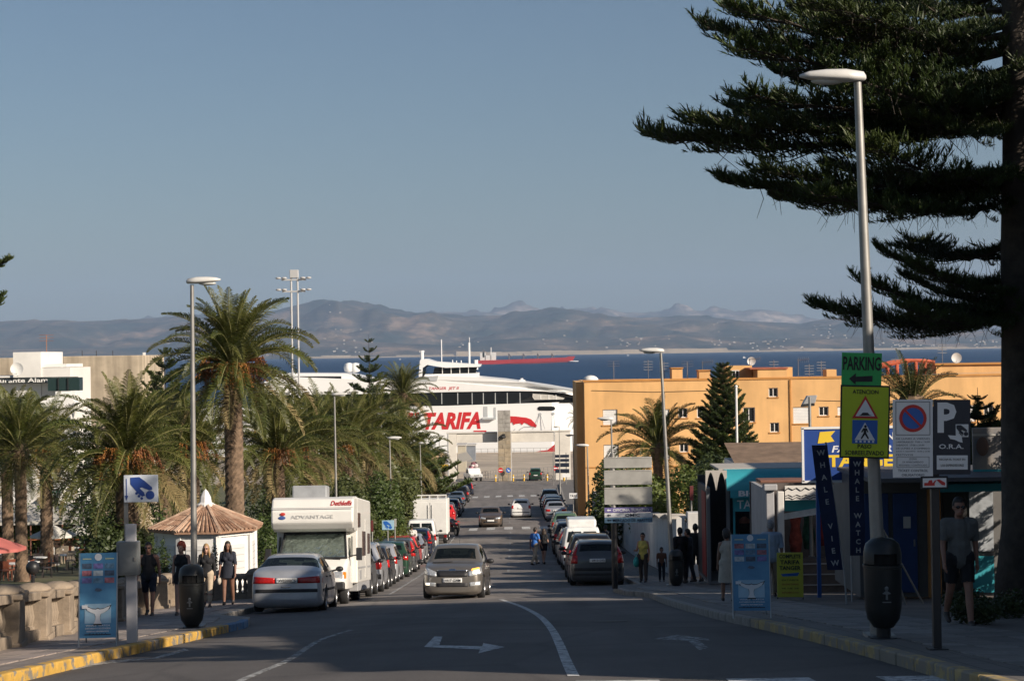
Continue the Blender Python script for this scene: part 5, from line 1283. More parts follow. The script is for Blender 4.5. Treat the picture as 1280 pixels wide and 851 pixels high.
def wheel_meshes(r, w):
 k = (round(r, 3), round(w, 3))
 if k in _wh: return _wh[k]
 t = MB(); prof = [(r*0.62, -w/2), (r*0.9, -w/2), (r*0.985, -w*0.36), (r, -w*0.15), (r, w*0.15), (r*0.985, w*0.36), (r*0.9, w/2), (r*0.62, w/2)]
 n = 24
 for rr, x in prof:
  for a in range(n): t.v.append((x, rr*math.cos(2*PI*a/n), rr*math.sin(2*PI*a/n)))
 for i in range(len(prof)):
  i2 = (i + 1) % len(prof)
  for a in range(n): t.f.append((i*n+a, i*n+(a+1) % n, i2*n+(a+1) % n, i2*n+a)); t.mi.append(0)
 tm = t.mesh('tyre', RUB, smooth=40)
 q = MB()
 for sgn in (-1, 1):
  m = Matrix.Rotation(sgn * PI / 2, 4, 'Y')
  q2 = MB().lathe([(r*0.64, w*0.30), (r*0.64, w*0.47), (r*0.57, w*0.47), (r*0.53, w*0.34), (r*0.0001, w*0.34)], 24)
  q.add(q2.v, q2.f, 0, m)
  for s in range(5):
   a = 2*PI*s/5
   mm_ = m @ Matrix.Rotation(a, 4, 'Z')
   q.box((r*0.3, 0, w*0.39), (r*0.56, r*0.16, w*0.1), mat=mm_)
  q3 = MB().lathe([(r*0.14, w*0.34), (r*0.12, w*0.46), (0.001, w*0.46)], 12); q.add(q3.v, q3.f, 0, m)
 rm = q.mesh('rim', RIM, smooth=35)
 _wh[k] = (tm, rm); return _wh[k]
def mirror_mesh(side, y, z, w, wide=0.2, h=0.14):
 mb = MB(); x = side * (w + 0.02)
 mb.tube([(x - side*0.06, y, z - 0.03), (x + side*0.06, y, z)], [0.03, 0.025], 6)
 mb.ball((x + side*(0.04 + wide/2), y, z + 0.02), (wide/2, 0.075, h/2), 12, 8)
 return mb.mesh('wing_mirror', PLB, smooth=True)
def interior(parent, ys, w, zseat, wheel_y=None, tall=0.62):
 for y in ys:
  for s in (-1, 1):
   mb = MB(); x = s * w * 0.47
   mb.box((x, y + 0.12, zseat), (0.5, 0.5, 0.16)); mb.box((x, y - 0.16, zseat + tall*0.42), (0.48, 0.14, tall))
   mb.box((x, y - 0.2, zseat + tall*0.83 + 0.08), (0.27, 0.09, 0.18))
   mb.build('seat', SEAT, parent, bevel=0.05)
SPECS = {}
def make_spec(kind):
 if kind in SPECS: return SPECS[kind]
 if kind == 'hatch':     # short hatchback, seen from the front
  st = [(-1.99, .66, .42, .72, .80, .55), (-1.95, .78, .26, .86, .98, .60), (-1.80, .82, .20, .96, 1.16, .60), (-1.70, .825, .20, .965, 1.36, .58), (-1.52, .83, .19, .96, 1.46, .59), (-1.05, .835, .18, .955, 1.495, .60),
    (-0.2, .835, .18, .945, 1.50, .60), (0.25, .835, .18, .935, 1.47, .59), (0.42, .835, .18, .93, 1.42, .585), (1.02, .83, .18, .92, 1.02, .66), (1.10, .83, .18, .91, .99, .68), (1.55, .81, .19, .84, .91, .66), (1.83, .75, .22, .72, .80, .58), (1.97, .64, .28, .60, .66, .50)]
  gl = {2: ('rear',), 3: (), 4: ('side',), 5: ('side',), 6: ('side',), 7: ('side',), 8: ('front',)}
  wh = [(1.22, .835), (-1.24, .835)]; wr = .30
 elif kind == 'fastback':   # long five door liftback, seen from behind
  st = [(-2.25, .70, .42, .72, .80, .58), (-2.21, .82, .27, .88, .955, .66), (-2.08, .86, .21, .95, 1.03, .70), (-1.86, .87, .20, .955, 1.08, .64), (-1.12, .875, .19, .95, 1.36, .575), (-0.98, .875, .19, .95, 1.385, .575), (-0.4, .875, .18, .94, 1.425, .59),
    (0.25, .875, .18, .93, 1.42, .59), (0.45, .875, .18, .925, 1.38, .58), (1.15, .87, .18, .91, .98, .68), (1.25, .865, .18, .90, .955, .70), (1.75, .84, .19, .80, .86, .68), (2.10, .76, .23, .66, .73, .58), (2.25, .60, .35, .56, .62, .48)]
  gl = {3: ('rear',), 5: ('side',), 6: ('side',), 7: ('side',), 4: ('side',), 8: ('front',)}
  wh = [(1.35, .875), (-1.32, .875)]; wr = .30
 elif kind == 'wagon':
  st = [(-2.35, .70, .42, .74, .84, .60), (-2.31, .84, .28, .92, 1.0, .66), (-2.20, .89, .22, 1.02, 1.12, .68), (-2.02, .90, .21, 1.03, 1.40, .60), (-1.85, .905, .2, 1.02, 1.485, .60), (-1.0, .905, .2, 1.0, 1.53, .62), (-0.3, .905, .2, .99, 1.535, .62),
    (0.2, .905, .2, .98, 1.51, .61), (0.4, .905, .2, .975, 1.46, .60), (1.05, .90, .2, .96, 1.04, .7), (1.15, .90, .2, .95, 1.01, .72), (1.7, .87, .2, .86, .92, .7), (2.15, .8, .24, .72, .80, .6), (2.35, .62, .36, .6, .68, .5)]
  gl = {2: ('rear',), 4: ('side',), 5: ('side',), 6: ('side',), 7: ('side',), 8: ('front',)}
  wh = [(1.42, .905), (-1.38, .905)]; wr = .325
 elif kind == 'suv':
  st = [(-2.2, .74, .5, .85, .95, .62), (-2.17, .86, .36, 1.0, 1.08, .68), (-2.10, .895, .3, 1.06, 1.2, .68), (-2.0, .9, .29, 1.07, 1.52, .62), (-1.85, .9, .28, 1.06, 1.64, .62), (-1.0, .9, .28, 1.05, 1.69, .64), (-0.2, .9, .28, 1.04, 1.7, .64),
    (0.3, .9, .28, 1.03, 1.67, .63), (0.48, .9, .28, 1.02, 1.6, .62), (1.0, .895, .28, 1.02, 1.13, .72), (1.1, .89, .28, 1.0, 1.1, .74), (1.65, .87, .28, .96, 1.04, .72), (2.0, .82, .32, .82, .92, .64), (2.18, .66, .45, .68, .78, .5)]
  gl = {2: ('rear',), 4: ('side',), 5: ('side',), 6: ('side',), 7: ('side',), 8: ('front',)}
  wh = [(1.35, .9), (-1.3, .9)]; wr = .35
 elif kind == 'saloon':
  st = [(-2.2, .68, .42, .72, .80, .58), (-2.16, .80, .28, .9, .96, .66), (-2.0, .85, .21, .96, 1.0, .7), (-1.5, .865, .2, .965, 1.03, .68), (-1.42, .865, .2, .965, 1.05, .66), (-0.85, .87, .19, .955, 1.37, .57), (-0.4, .87, .18, .95, 1.42, .585),
    (0.2, .87, .18, .94, 1.425, .59), (0.4, .87, .18, .935, 1.38, .58), (1.08, .865, .18, .92, .99, .68), (1.18, .86, .18, .91, .97, .7), (1.7, .83, .19, .8, .87, .68), (2.05, .75, .24, .66, .74, .58), (2.2, .6, .36, .56, .63, .48)]
  gl = {4: ('rear',), 5: ('side',), 6: ('side',), 7: ('side',), 8: ('front',)}
  wh = [(1.3, .87), (-1.25, .87)]; wr = .305
 elif kind == 'van':
  st = [(-1.95, .70, .45, 1.0, 1.5, .58), (-1.93, .83, .3, 1.05, 1.74, .66), (-1.85, .86, .24, 1.06, 1.82, .7), (-1.0, .865, .23, 1.05, 1.84, .71), (0.0, .865, .23, 1.04, 1.83, .7), (0.25, .865, .23, 1.03, 1.8, .68), (0.4, .865, .23, 1.02, 1.74, .66),
    (1.0, .86, .23, 1.0, 1.14, .7), (1.1, .86, .23, .98, 1.08, .72), (1.55, .83, .24, .86, .96, .68), (1.85, .76, .28, .72, .82, .58), (1.98, .6, .4, .6, .7, .48)]
  gl = {5: ('side',), 4: ('side',), 6: ('front',)}
  wh = [(1.25, .865), (-1.2, .865)]; wr = .31
 b = loft_body(kind, st, gl, wh, wr)
 SPECS[kind] = (st, wh, wr, b)
 return SPECS[kind]
def car(kind, name, label, cat, x, y, away, pm, group=None, detail=1, plate=None, rz=0, rear=None, front=None, cars_group=True):
 st, wh, wr, b = make_spec(kind)
 z = zg(y, x); s = gslope(y)
 t = thing(name, label, cat, (x, y, z), (0 if away else PI) + rz, group, rx=(s if away else -s))
 bd = b['body'].copy(); bd.materials.clear(); bd.materials.append(pm); bd.materials.append(PLB); bd.name = 'body'
 body = link('body', bd, t)
 for me in b.get('side', []): link('side_window', me, t)
 for nm in ('windscreen', 'rear_window'):
  if nm in b:
   me = b[nm]
   if not me.materials: me.materials.append(GLASS)
   link(nm, me, t)
 tm, rm = wheel_meshes(wr, .2)
 for (wy, ww) in wh:
  for sd in (-1, 1):
   w = link('wheel', tm, t, (sd * (ww - .105), wy, wr)); link('rim', rm, w)
 mxw = max(q[1] for q in st); mirz = [q for q in st if q[4] - q[3] > .25][-1][3] + .05; miry = [q for q in st if q[4] - q[3] > .25][-1][0] + .33
 for sd in (-1, 1): link('wing_mirror', mirror_mesh(sd, miry, mirz, mxw - .03), t)
 key = (kind, 'interior')
 if key not in BODIES:
  BODIES[key] = True
 interior(t, [0.12, -.8], mxw * .9, .5)
 dash = MB().box((0, .78, .82), (mxw * 1.5, .3, .18)); dash.build('dashboard', SEAT, t, bevel=.04)
 bv = b['bvh']
 def pt(ax, quad, mat, nm, off=.008, **k):
  ck = (kind, ax, tuple(quad), mat.name, nm, off)
  if ck not in BODIES: BODIES[ck] = patch(bv, ax, quad, mat, nm, off, **k)
  return link(nm, BODIES[ck], t) if BODIES[ck] else None
 def rect(x0, x1, z0, z1): return [(x0, z0), (x1, z0), (x1, z1), (x0, z1)]
 ptx = dict(pt=pt, rect=rect, t=t, mxw=mxw, kind=kind)
 W = mxw
 yb, yf = st[0][0], st[-1][0]
 if kind == 'hatch':
  for sd in (-1, 1):
   pt('+y', [(sd*.79, .66), (sd*.44, .60), (sd*.43, .72), (sd*.74, .85)], CLR, 'headlight', .01)
   pt('+y', [(sd*.75, .36), (sd*.46, .34), (sd*.46, .44), (sd*.75, .47)], CLR, 'fog_light', .008)
   pt('-y', [(sd*.80, .72), (sd*.60, .74), (sd*.60, .98), (sd*.76, 1.0)], REDL, 'tail_light', .01)
  pt('+y', [(-.40, .60), (.40, .60), (.43, .745), (-.43, .745)], PLB, 'grille', .012)
  pt('+y', [(-.42, .33), (.42, .33), (.42, .43), (-.42, .43)], PLB, 'lower_grille', .01)
  pt('-y', [(-.7, .4), (.7, .4), (.7, .46), (-.7, .46)], PLB, 'bumper_strip', .01)
 elif kind == 'fastback':
  for sd in (-1, 1):
   pt('-y', [(sd*.85, .70), (sd*.28, .70), (sd*.28, .83), (sd*.84, .87)], REDL, 'tail_light', .012, nu=10)
   pt('+y', [(sd*.74, .62), (sd*.36, .58), (sd*.36, .68), (sd*.7, .75)], CLR, 'headlight', .01)
   pt('+x' if sd > 0 else '-x', [(-2.0, .50), (2.0, .50), (2.0, .56), (-2.0, .56)], PLB, 'rub_strip', .012, nu=16)
  pt('-y', [(-.28, .70), (.28, .70), (.28, .83), (-.28, .83)], PLB, 'plate_recess', .006)
  pt('-y', [(-.86, .485), (.86, .485), (.86, .565), (-.86, .565)], PLB, 'bumper_strip', .02, nu=14)
  pt('+y', [(-.32, .58), (.32, .58), (.32, .66), (-.32, .66)], PLB, 'grille', .01)
 elif kind == 'wagon':
  for sd in (-1, 1):
   pt('-y', [(sd*.88, .74), (sd*.66, .74), (sd*.66, 1.0), (sd*.80, 1.04)], REDL, 'tail_light', .014)
   pt('-y', [(sd*.84, 1.02), (sd*.70, 1.02), (sd*.62, 1.38), (sd*.70, 1.38)], REDL, 'tail_light', .012)
   pt('+y', [(sd*.76, .66), (sd*.4, .62), (sd*.4, .76), (sd*.72, .8)], CLR, 'headlight', .01)
  pt('-y', [(-.86, .5), (.86, .5), (.86, .60), (-.86, .60)], PLB, 'bumper_strip', .02, nu=14)
  pt('-y', [(-.8, .34), (.8, .34), (.8, .42), (-.8, .42)], PLB, 'bumper_valance', .01, nu=14)
  pt('+y', [(-.34, .6), (.34, .6), (.34, .76), (-.34, .76)], PLB, 'grille', .01)
  for sd in (-1, 1):
   MB().tube([(sd*.6, -1.7, 1.51), (sd*.6, -1.6, 1.57), (sd*.62, -.2, 1.59), (sd*.6, .05, 1.53)], .018, 6).build('roof_rail', PLB, t, smooth=True)
 elif kind == 'suv':
  for sd in (-1, 1):
   pt('-y', [(sd*.89, .78), (sd*.68, .78), (sd*.68, 1.06), (sd*.84, 1.1)], REDL, 'tail_light', .014)
   pt('+y', [(sd*.8, .74), (sd*.46, .72), (sd*.46, .88), (sd*.78, .92)], CLR, 'headlight', .012)
   MB().tube([(sd*.62, -1.7, 1.67), (sd*.62, -1.6, 1.73), (sd*.64, -.1, 1.75), (sd*.62, .2, 1.69)], .02, 6).build('roof_rail', PLB, t, smooth=True)
  pt('-y', [(-.86, .46), (.86, .46), (.86, .62), (-.86, .62)], PLB, 'bumper_strip', .02, nu=14)
  pt('+y', [(-.42, .7), (.42, .7), (.42, .88), (-.42, .88)], PLB, 'grille', .012)
  pt('+y', [(-.7, .46), (.7, .46), (.7, .58), (-.7, .58)], PLB, 'lower_grille', .012)
 elif kind == 'saloon':
  for sd in (-1, 1):
   pt('-y', [(sd*.82, .7), (sd*.44, .7), (sd*.44, .86), (sd*.78, .88)], REDL, 'tail_light', .012)
   pt('+y', [(sd*.73, .62), (sd*.36, .58), (sd*.36, .69), (sd*.7, .75)], CLR, 'headlight', .01)
  pt('-y', [(-.8, .48), (.8, .48), (.8, .55), (-.8, .55)], PLB, 'bumper_strip', .016, nu=14)
  pt('+y', [(-.32, .58), (.32, .58), (.32, .68), (-.32, .68)], PLB, 'grille', .01)
  pt('+y', [(-.5, .34), (.5, .34), (.5, .44), (-.5, .44)], PLB, 'lower_grille', .01)
 elif kind == 'van':
  for sd in (-1, 1):
   pt('-y', [(sd*.85, .66), (sd*.72, .66), (sd*.72, 1.0), (sd*.85, 1.0)], REDL, 'tail_light', .014)
   pt('+y', [(sd*.74, .64), (sd*.4, .62), (sd*.4, .76), (sd*.72, .82)], CLR, 'headlight', .012)
   pt('-y', [(sd*.66, 1.18), (sd*.05, 1.18), (sd*.05, 1.62), (sd*.58, 1.62)], M('dark_rear_glass', (.012, .016, .016), .06), 'rear_window', .008)
  pt('-y', [(-.8, .4), (.8, .4), (.8, .54), (-.8, .54)], PLB, 'bumper_strip', .02, nu=14)
  pt('+y', [(-.36, .6), (.36, .6), (.36, .72), (-.36, .72)], PLB, 'grille', .01)
 # number plates
 pz = {'hatch': (.76, .50), 'fastback': (.765, .44), 'wagon': (.83, .46), 'suv': (.72, .52), 'saloon': (.76, .48), 'van': (.62, .48)}[kind]
 pb = pt('-y', rect(-.26, .26, pz[0] - .057, pz[0] + .057), PLATE, 'number_plate', .024 if kind != 'fastback' else .018)
 pf = pt('+y', rect(-.26, .26, pz[1] - .057, pz[1] + .057), PLATE, 'number_plate', .02)
 if plate and detail:
  ax = '-y' if away else '+y'; zz = pz[0] if away else pz[1]
  d = Vector((0, 1, 0)) if away else Vector((0, -1, 0))
  h = bv.ray_cast(Vector((0, -6 if away else 6, zz)), d)
  if h[0]:
   yy = h[0].y - d.y * .034
   text(plate, INK, pb if away else pf, (0.02 * (1 if away else -1), yy, zz), (PI/2, 0, 0 if away else PI), w=.42, h=.075, bold=.01, depth=.002)
 if detail > 1:
  for sd in (-1, 1):
   ax = '+x' if sd > 0 else '-x'
   for yy in (-.05, -1.0 if kind != 'hatch' else -.95):
    pt(ax, [(yy - .1, .82), (yy + .1, .82), (yy + .1, .855), (yy - .1, .855)], pm if kind != 'fastback' else PLB, 'door_handle', .03, nu=4, nv=2)
   for yy in (1.02, .1, -.85):    # door gaps
    pt(ax, [(yy - .006, .3), (yy + .006, .3), (yy + .006, .9), (yy - .006, .9)], INK, 'door_gap', .002, nu=1, nv=8)
   pt(ax, [(-.36, .98), (-.28, .98), (-.28, 1.4), (-.36, 1.4)], PLB, 'door_pillar', .006, nu=1, nv=5)
  pt('+y', [(.05, .98), (.6, .96), (.6, .975), (.05, .995)], PLB, 'wiper', .02, nu=8, nv=1)
  MB().tube([(0, -.9 if kind != 'wagon' else -1.5, max(q[4] for q in st)), (0, -1.05 if kind != 'wagon' else -1.7, max(q[4] for q in st) + .18)], [.006, .003], 5).build('aerial', PLB, t)
  MB().tube([(0.0, .55, 1.32), (0.0, .56, 1.26)], .01, 5).box((0, .55, 1.25), (.24, .03, .07)).build('rear_view_mirror', PLB, t)
 return t, ptx
P_silver = paint('silver', (.5, .51, .53), .55, .3); P_beige = paint('beige_grey', (.2, .18, .155), .5); P_dkgrey = paint('dark_grey', (.085, .09, .092), .4)
P_black = paint('black', (.012, .012, .014), .1); P_navy = paint('navy', (.015, .022, .05), .3); P_white = paint('white', (.78, .78, .76), 0.0); P_red = paint('red', (.55, .02, .02), 0.0)
P_green = paint('dark_green', (.02, .06, .035), .3); P_teal = paint('teal', (.03, .12, .13), .3); P_bronze = paint('bronze', (.16, .12, .09), .5); P_lgreen = paint('sage', (.12, .2, .13), .3); P_blue = paint('blue_grey', (.1, .13, .17), .4)
PARKED = 'cars parked along the street'
# --- the nearest cars
laguna, q = car('fastback', 'parked_car', 'silver liftback with dark band between the tail lights parked ahead of the camper', 'car', -5.5, 46.0 + 2.25, True, P_silver, PARKED, 2, 'W8200CS')
q['pt']('-y', [(-.12, .60), (.1, .60), (.1, .63), (-.12, .63)], CHR, 'badge', .01)
skoda, q = car('hatch', 'moving_car', 'beige grey hatchback with lit front lamps driving up towards the zebra crossing', 'car', -1.62, 51.6 + 2.0, False, P_beige, None, 2, '1917 GXM', rz=R(-2.5))
LAMP = M('lit_headlamp', (.9, .85, .7), .2, emis=(1, .85, .6, 2.2)); INDI = M('lit_indicator', (.9, .35, .05), .3, emis=(1, .4, .06, 1.6))
pt = q['pt']
for sd in (-1, 1):
 pt('+y', [(sd*.72, .385), (sd*.62, .38), (sd*.62, .43), (sd*.72, .435)], LAMP, 'fog_lamp_bulb', .016, nu=4, nv=3)
pt('+y', [(-.74, .69), (-.55, .67), (-.55, .74), (-.7, .78)], LAMP, 'headlamp_bulb', .02, nu=4, nv=3)
pt('+y', [(-.72, .79), (-.5, .76), (-.52, .80), (-.70, .835)], INDI, 'indicator', .02, nu=4, nv=3)
pt('+y', [(-.09, .745), (.09, .745), (.08, .80), (-.08, .80)], CHR, 'badge', .014, nu=6, nv=4)
pt('+y', [(-.43, .748), (.43, .748), (.43, .765), (-.43, .765)], CHR, 'grille_trim', .018, nu=8, nv=1)
volvo, q = car('wagon', 'parked_car', 'dark grey estate car with tall tail lights parked at the head of the right row', 'car', 2.72, 63.5 + 2.35, True, P_dkgrey, PARKED, 2, '2813 DPJ')
# --- rows of parked cars
right = [('suv', 71.6, P_black, 'black tall estate parked behind the dark grey estate car'), ('hatch', 77.0, P_teal, 'teal hatchback parked between the black estate and the white van'),
   ('van', 82.8, P_white, 'small white van with a white roof box in the right row'), ('saloon', 88.8, P_blue, 'blue grey saloon parked behind the white roof box van'), ('wagon', 95, P_dkgrey, 'charcoal estate parked in the middle of the right row'),
   ('suv', 101.2, P_black, 'black off-roader parked in the middle of the right row'), ('hatch', 107, P_bronze, 'bronze hatchback parked in the right row'), ('saloon', 113, P_navy, 'navy saloon parked next to the sage green car'), ('suv', 119.5, P_lgreen, 'sage green car at the far end of the first right row'),
   ('saloon', 151, P_silver, 'silver saloon parked just beyond the far zebra crossing'), ('hatch', 157, P_black, 'black hatchback parked beyond the silver saloon'), ('wagon', 163.5, P_blue, 'grey blue estate parked beyond the silver saloon'), ('saloon', 170, P_silver, 'pale saloon parked among dark cars near the port'), ('suv', 176.5, P_black, 'black off-roader last in the far right row')]
rr = random.Random(11)
for k, y, pm, lb in right:
 car(k, 'parked_car', lb, 'van' if k == 'van' else 'car', 2.75 + (y - 65) * .005 + jit(rr, .08), y, True, pm, PARKED, 0, rz=jit(rr, .012))
left = [('suv', 60.2, P_dkgrey, 'grey off-roader parked right behind the camper'), ('suv', 65.4, P_silver, 'silver off-roader with red tail light parked past the camper'), ('hatch', 70.6, P_black, 'black hatchback parked beyond the silver off-roader'), ('hatch', 75.4, P_silver, 'silver hatchback parked between two dark cars'),
  ('hatch', 80.4, P_green, 'dark green hatchback parked ahead of the grey estate'), ('wagon', 86, P_dkgrey, 'grey estate parked before the bright red hatchback'), ('hatch', 91.8, P_red, 'bright red hatchback parked in the left row'), ('saloon', 97.4, P_silver, 'silver saloon parked beyond the bright red hatchback'),
  ('wagon', 103.4, P_navy, 'navy estate parked in front of the white vans'), ('van', 109, P_white, 'small white van with two rear windows in the left row'),
  ('hatch', 150, P_red, 'dull red hatchback parked beyond the box van'), ('saloon', 157, P_black, 'black saloon parked on the far left side'), ('wagon', 164, P_navy, 'navy estate parked on the far left side'), ('saloon', 172, P_dkgrey, 'charcoal saloon parked on the far left side'), ('saloon', 186, P_blue, 'blue grey saloon in the far left row'), ('suv', 195, P_black, 'black off-roader in the far left row'), ('saloon', 204, P_dkgrey, 'dark grey saloon last before the port gate'), ('wagon', 214, P_navy, 'navy estate parked nearest the port gate')]
for k, y, pm, lb in left:
 car(k, 'parked_car', lb, 'van' if k == 'van' else 'car', (-5.3 if y < 130 else -5.5) + jit(rr, .1), y, True if k != 'x' else False, pm, PARKED, 0, rz=jit(rr, .012))
car('saloon', 'moving_car', 'bronze saloon driving up the street towards the crossing', 'car', -1.75, 141, False, P_bronze, None, 0)
wc, q = car('hatch', 'moving_car', 'white hatchback driving down the street towards the port', 'car', 0.52, 157.5, True, P_white, None, 0)
car('suv', 'parked_car', 'dark green off-roader standing at the port gate', 'car', 2.9, 262, True, P_green, None, 0)
# roof box of the white van in the right row
rb = tag(MB().box((0, 0, 0), (1.25, 1.6, .34)).build('roof_box', P_white, None, bevel=.09, loc=(2.84, 82.3, zg(82.3) + 1.86 + .16)), 'white box carried on the roof of the small white van', 'roof box')
# --- box van on the left
def box_van(x, y):
 z = zg(y, x); t = thing('box_van', 'white box van with double rear doors parked among the left row cars', 'van', (x, y, z), 0, PARKED, rx=gslope(y))
 wm = M('van_white_panel', (.72, .71, .68), .45, ns=1.5, na=.08)
 MB().box2((-1.06, -2.9, .62), (1.06, 1.2, 2.75)).build('cargo_box', wm, t, bevel=.04)
 for sd in (-1, 1):
  dd = MB().box2((sd*.02, -2.93, .68), (sd*1.0, -2.90, 2.55)).build('rear_door', wm, t, bevel=.008)
  MB().tube([(sd*.12, -2.96, .8), (sd*.12, -2.96, 2.4)], .014, 6).build('locking_bar', CHR, dd)
  MB().box2((sd*.84, -2.95, .42), (sd*1.0, -2.88, .58)).build('tail_light', REDL, t)
 mb = MB()
 for xx in (-1.0, -.5, 0, .5, 1.0): mb.box2((xx - .03, -2.85, 2.75), (xx + .03, -2.78, 2.98))
 mb.box2((-1.04, -2.86, 2.95), (1.04, -2.77, 3.02)); mb.build('roof_rack', wm, t)
 MB().box2((-1.0, -2.95, .36), (1.0, -2.80, .62)).build('bumper', PLB, t, bevel=.02)
 MB().prism([(1.2, .45), (3.0, .45), (3.05, .9), (2.6, 1.25), (2.0, 2.1), (1.2, 2.2)], -.95, .95, 'x').build('cab', P_white, t, bevel=.05)
 tm, rm = wheel_meshes(.34, .24)
 for wy in (2.2, -1.8):
  for sd in (-1, 1): w = link('wheel', tm, t, (sd*.88, wy, .34)); link('rim', rm, w)
 MB().box2((-.5, -2.7, .34), (.5, 2.6, .6)).build('chassis', PLB, t)
box_van(-5.15, 119.5)
# --- camper van with overcab bed
def camper(x, y):
 z = zg(y, x); s = gslope(y)
 t = thing('camper_van', 'white camper van with overcab bed and foil behind its windscreen', 'camper van', (x, y, z), PI, PARKED, rx=-s)
 wm = M('camper_white', (.74, .72, .67), .35, ns=1.2, na=.06, coat=.3); gm = M('camper_grey_trim', (.33, .33, .33), .5, ns=4, na=.1)
 W = 1.12
 # living box behind the cab (local +y is the front)
 body = MB().prism([(-5.2, .55), (-.35, .55), (-.35, 1.95), (-.35, 2.86), (-.5, 2.93), (-5.05, 2.93), (-5.2, 2.85)], -W, W, 'x').build('living_box', wm, t, bevel=.04)
 # overcab alcove
 alc = MB().prism([(-.36, 1.98), (.35, 1.98), (.78, 2.06), (.95, 2.22), (.93, 2.5), (.72, 2.86), (.5, 2.92), (-.36, 2.92)], -W, W, 'x').build('overcab', wm, t, bevel=.05)
 MB().box((0, .935, 2.62), (2.22, .02, .015)).build('seam', gm, alc)
 MB().box2((-W - .012, -5.15, .95), (-W - .002, -.4, 1.0)).box2((W + .002, -5.15, .95), (W + .012, -.4, 1.0)).build('side_moulding', gm, body)
 # skirt
 MB().box2((-W + .03, -5.1, .32), (W - .03, -.8, .56)).build('skirt', gm, t, bevel=.02)
 # cab
 cabm = MB()
 def sec(yy, zb, z1, w1, z2, w2): return [(-w1, yy, zb), (w1, yy, zb), (w1*1.0, yy, z1), (w2, yy, z2), (-w2, yy, z2), (-w1, yy, z1)]
 secs = [sec(-.4, .42, 1.2, .98, 1.98, .88), sec(.15, .42, 1.2, .98, 1.98, .86), sec(.82, .42, 1.15, .98, 1.22, .93), sec(1.25, .42, .98, .95, 1.06, .88), sec(1.42, .45, .8, .9, .86, .8), sec(1.48, .5, .62, .8, .66, .72)]
 for q in secs: cabm.v += q
 for i in range(len(secs) - 1):
  for k in range(6): cabm.f.append((i*6+k, i*6+(k+1) % 6, (i+1)*6+(k+1) % 6, (i+1)*6+k)); cabm.mi.append(0)
 cabm.f.append(tuple(range(6))); cabm.mi.append(0); cabm.f.append(tuple(reversed(range(30, 36)))); cabm.mi.append(0)
 cab = cabm.build('cab', wm, t, bevel=.035, smooth=35)
 # windscreen with crumpled thermal foil behind it
 foil = M('windscreen_foil', (.36, .42, .38), .22, .85, ns=3, na=.3, bump=1.0, bs=9)
 a, b = Vector((0, .185, 1.93)), Vector((0, .80, 1.25)); n = Vector((0, b.z - a.z, a.y - b.y)); n = Vector((0, .68, .615)).normalized()
 mb = MB(); nx, ny = 26, 14; rg = random.Random(2)
 for j in range(ny + 1):
  c = a + (b - a) * (j / ny); w = .80 + .08 * j / ny
  for i in range(nx + 1):
   edge = i in (0, nx) or j in (0, ny)
   mb.v.append(tuple(c + Vector((-w + 2*w*i/nx, 0, 0)) + n * (.012 + (0 if edge else rg.random() * .018))))
 for j in range(ny):
  for i in range(nx): mb.f.append((j*(nx+1)+i, j*(nx+1)+i+1, (j+1)*(nx+1)+i+1, (j+1)*(nx+1)+i)); mb.mi.append(0)
 ws = mb.build('windscreen', foil, t, recalc=True)
 fr = MB()
 for (p, q, wd) in ((0, 0, .86), (1, 1, .94)):
  c = a if p == 0 else b; fr.tube([tuple(c + n*.02 + Vector((-wd, 0, 0))), tuple(c + n*.02 + Vector((wd, 0, 0)))], .028, 6)
 for sd in (-1, 1): fr.tube([tuple(a + n*.02 + Vector((sd*.83, 0, 0))), tuple(b + n*.02 + Vector((sd*.91, 0, 0)))], .028, 6)
 fr.build('windscreen_seal', PLB, ws)
 MB().tube([(-.75, .86, 1.22), (.05, .8, 1.3)], .012, 5).tube([(0.0, .86, 1.22), (.75, .8, 1.3)], .012, 5).build('wiper', PLB, ws)
 for sd in (-1, 1):
  MB().box((sd*.72, 1.40, .80), (.3, .12, .2)).build('headlight', CLR, t, bevel=.03)
  MB().box((sd*.90, 1.34, .80), (.1, .14, .18)).build('indicator', AMB, t, bevel=.02)
  g = MB().prism([(-.3, 1.28), (.18, 1.28), (.5, 1.28), (.12, 1.85), (-.3, 1.85)], sd*.985, sd*.992, 'x'); g.build('cab_window', GLASS, t)
  m = MB().tube([(sd*.97, .55, 1.3), (sd*1.2, .6, 1.34)], .02, 6).box((sd*1.24, .58, 1.36), (.16, .09, .34)); m.build('wing_mirror', PLB, t, bevel=.02)
  # side windows of the living box
  for (y0, y1, z0, z1) in ((-1.1, -.45, 2.1, 2.5), (-2.9, -2.0, 1.3, 2.0), (-4.6, -3.9, 1.35, 1.95)):
   w = MB().box2((sd*(W + .002), y0, z0), (sd*(W + .03), y1, z1)).build('side_window', M('brown_acrylic', (.09, .055, .045), .15), t, bevel=.01)
  for (y0, y1, z0, z1) in ((-3.7, -3.0, .66, 2.35),):
   if sd < 0: MB().box2((sd*(W + .002), y0, z0), (sd*(W + .014), y1, z1)).build('side_door', wm, t, bevel=.006)
  MB().box2((sd*(W + .002), -1.6, .64), (sd*(W + .012), -1.0, .9)).build('locker_door', gm, t)
 gr = MB().box((0, 1.45, .72), (.9, .06, .12)).build('grille', PLB, t, bevel=.02)
 MB().box((0, 1.42, .52), (1.84, .2, .22)).build('bumper', PLB, t, bevel=.05)
 MB().box((0, 1.53, .52), (.52, .012, .11)).build('number_plate', PLATE, t)
 tm, rm = wheel_meshes(.34, .23)
 for wy in (.75, -2.9):
  for sd in (-1, 1): w = link('wheel', tm, t, (sd*.84, wy, .34)); link('rim', rm, w)
 MB().box2((-.7, -4.8, .3), (.7, 1.2, .5)).build('chassis', PLB, t)
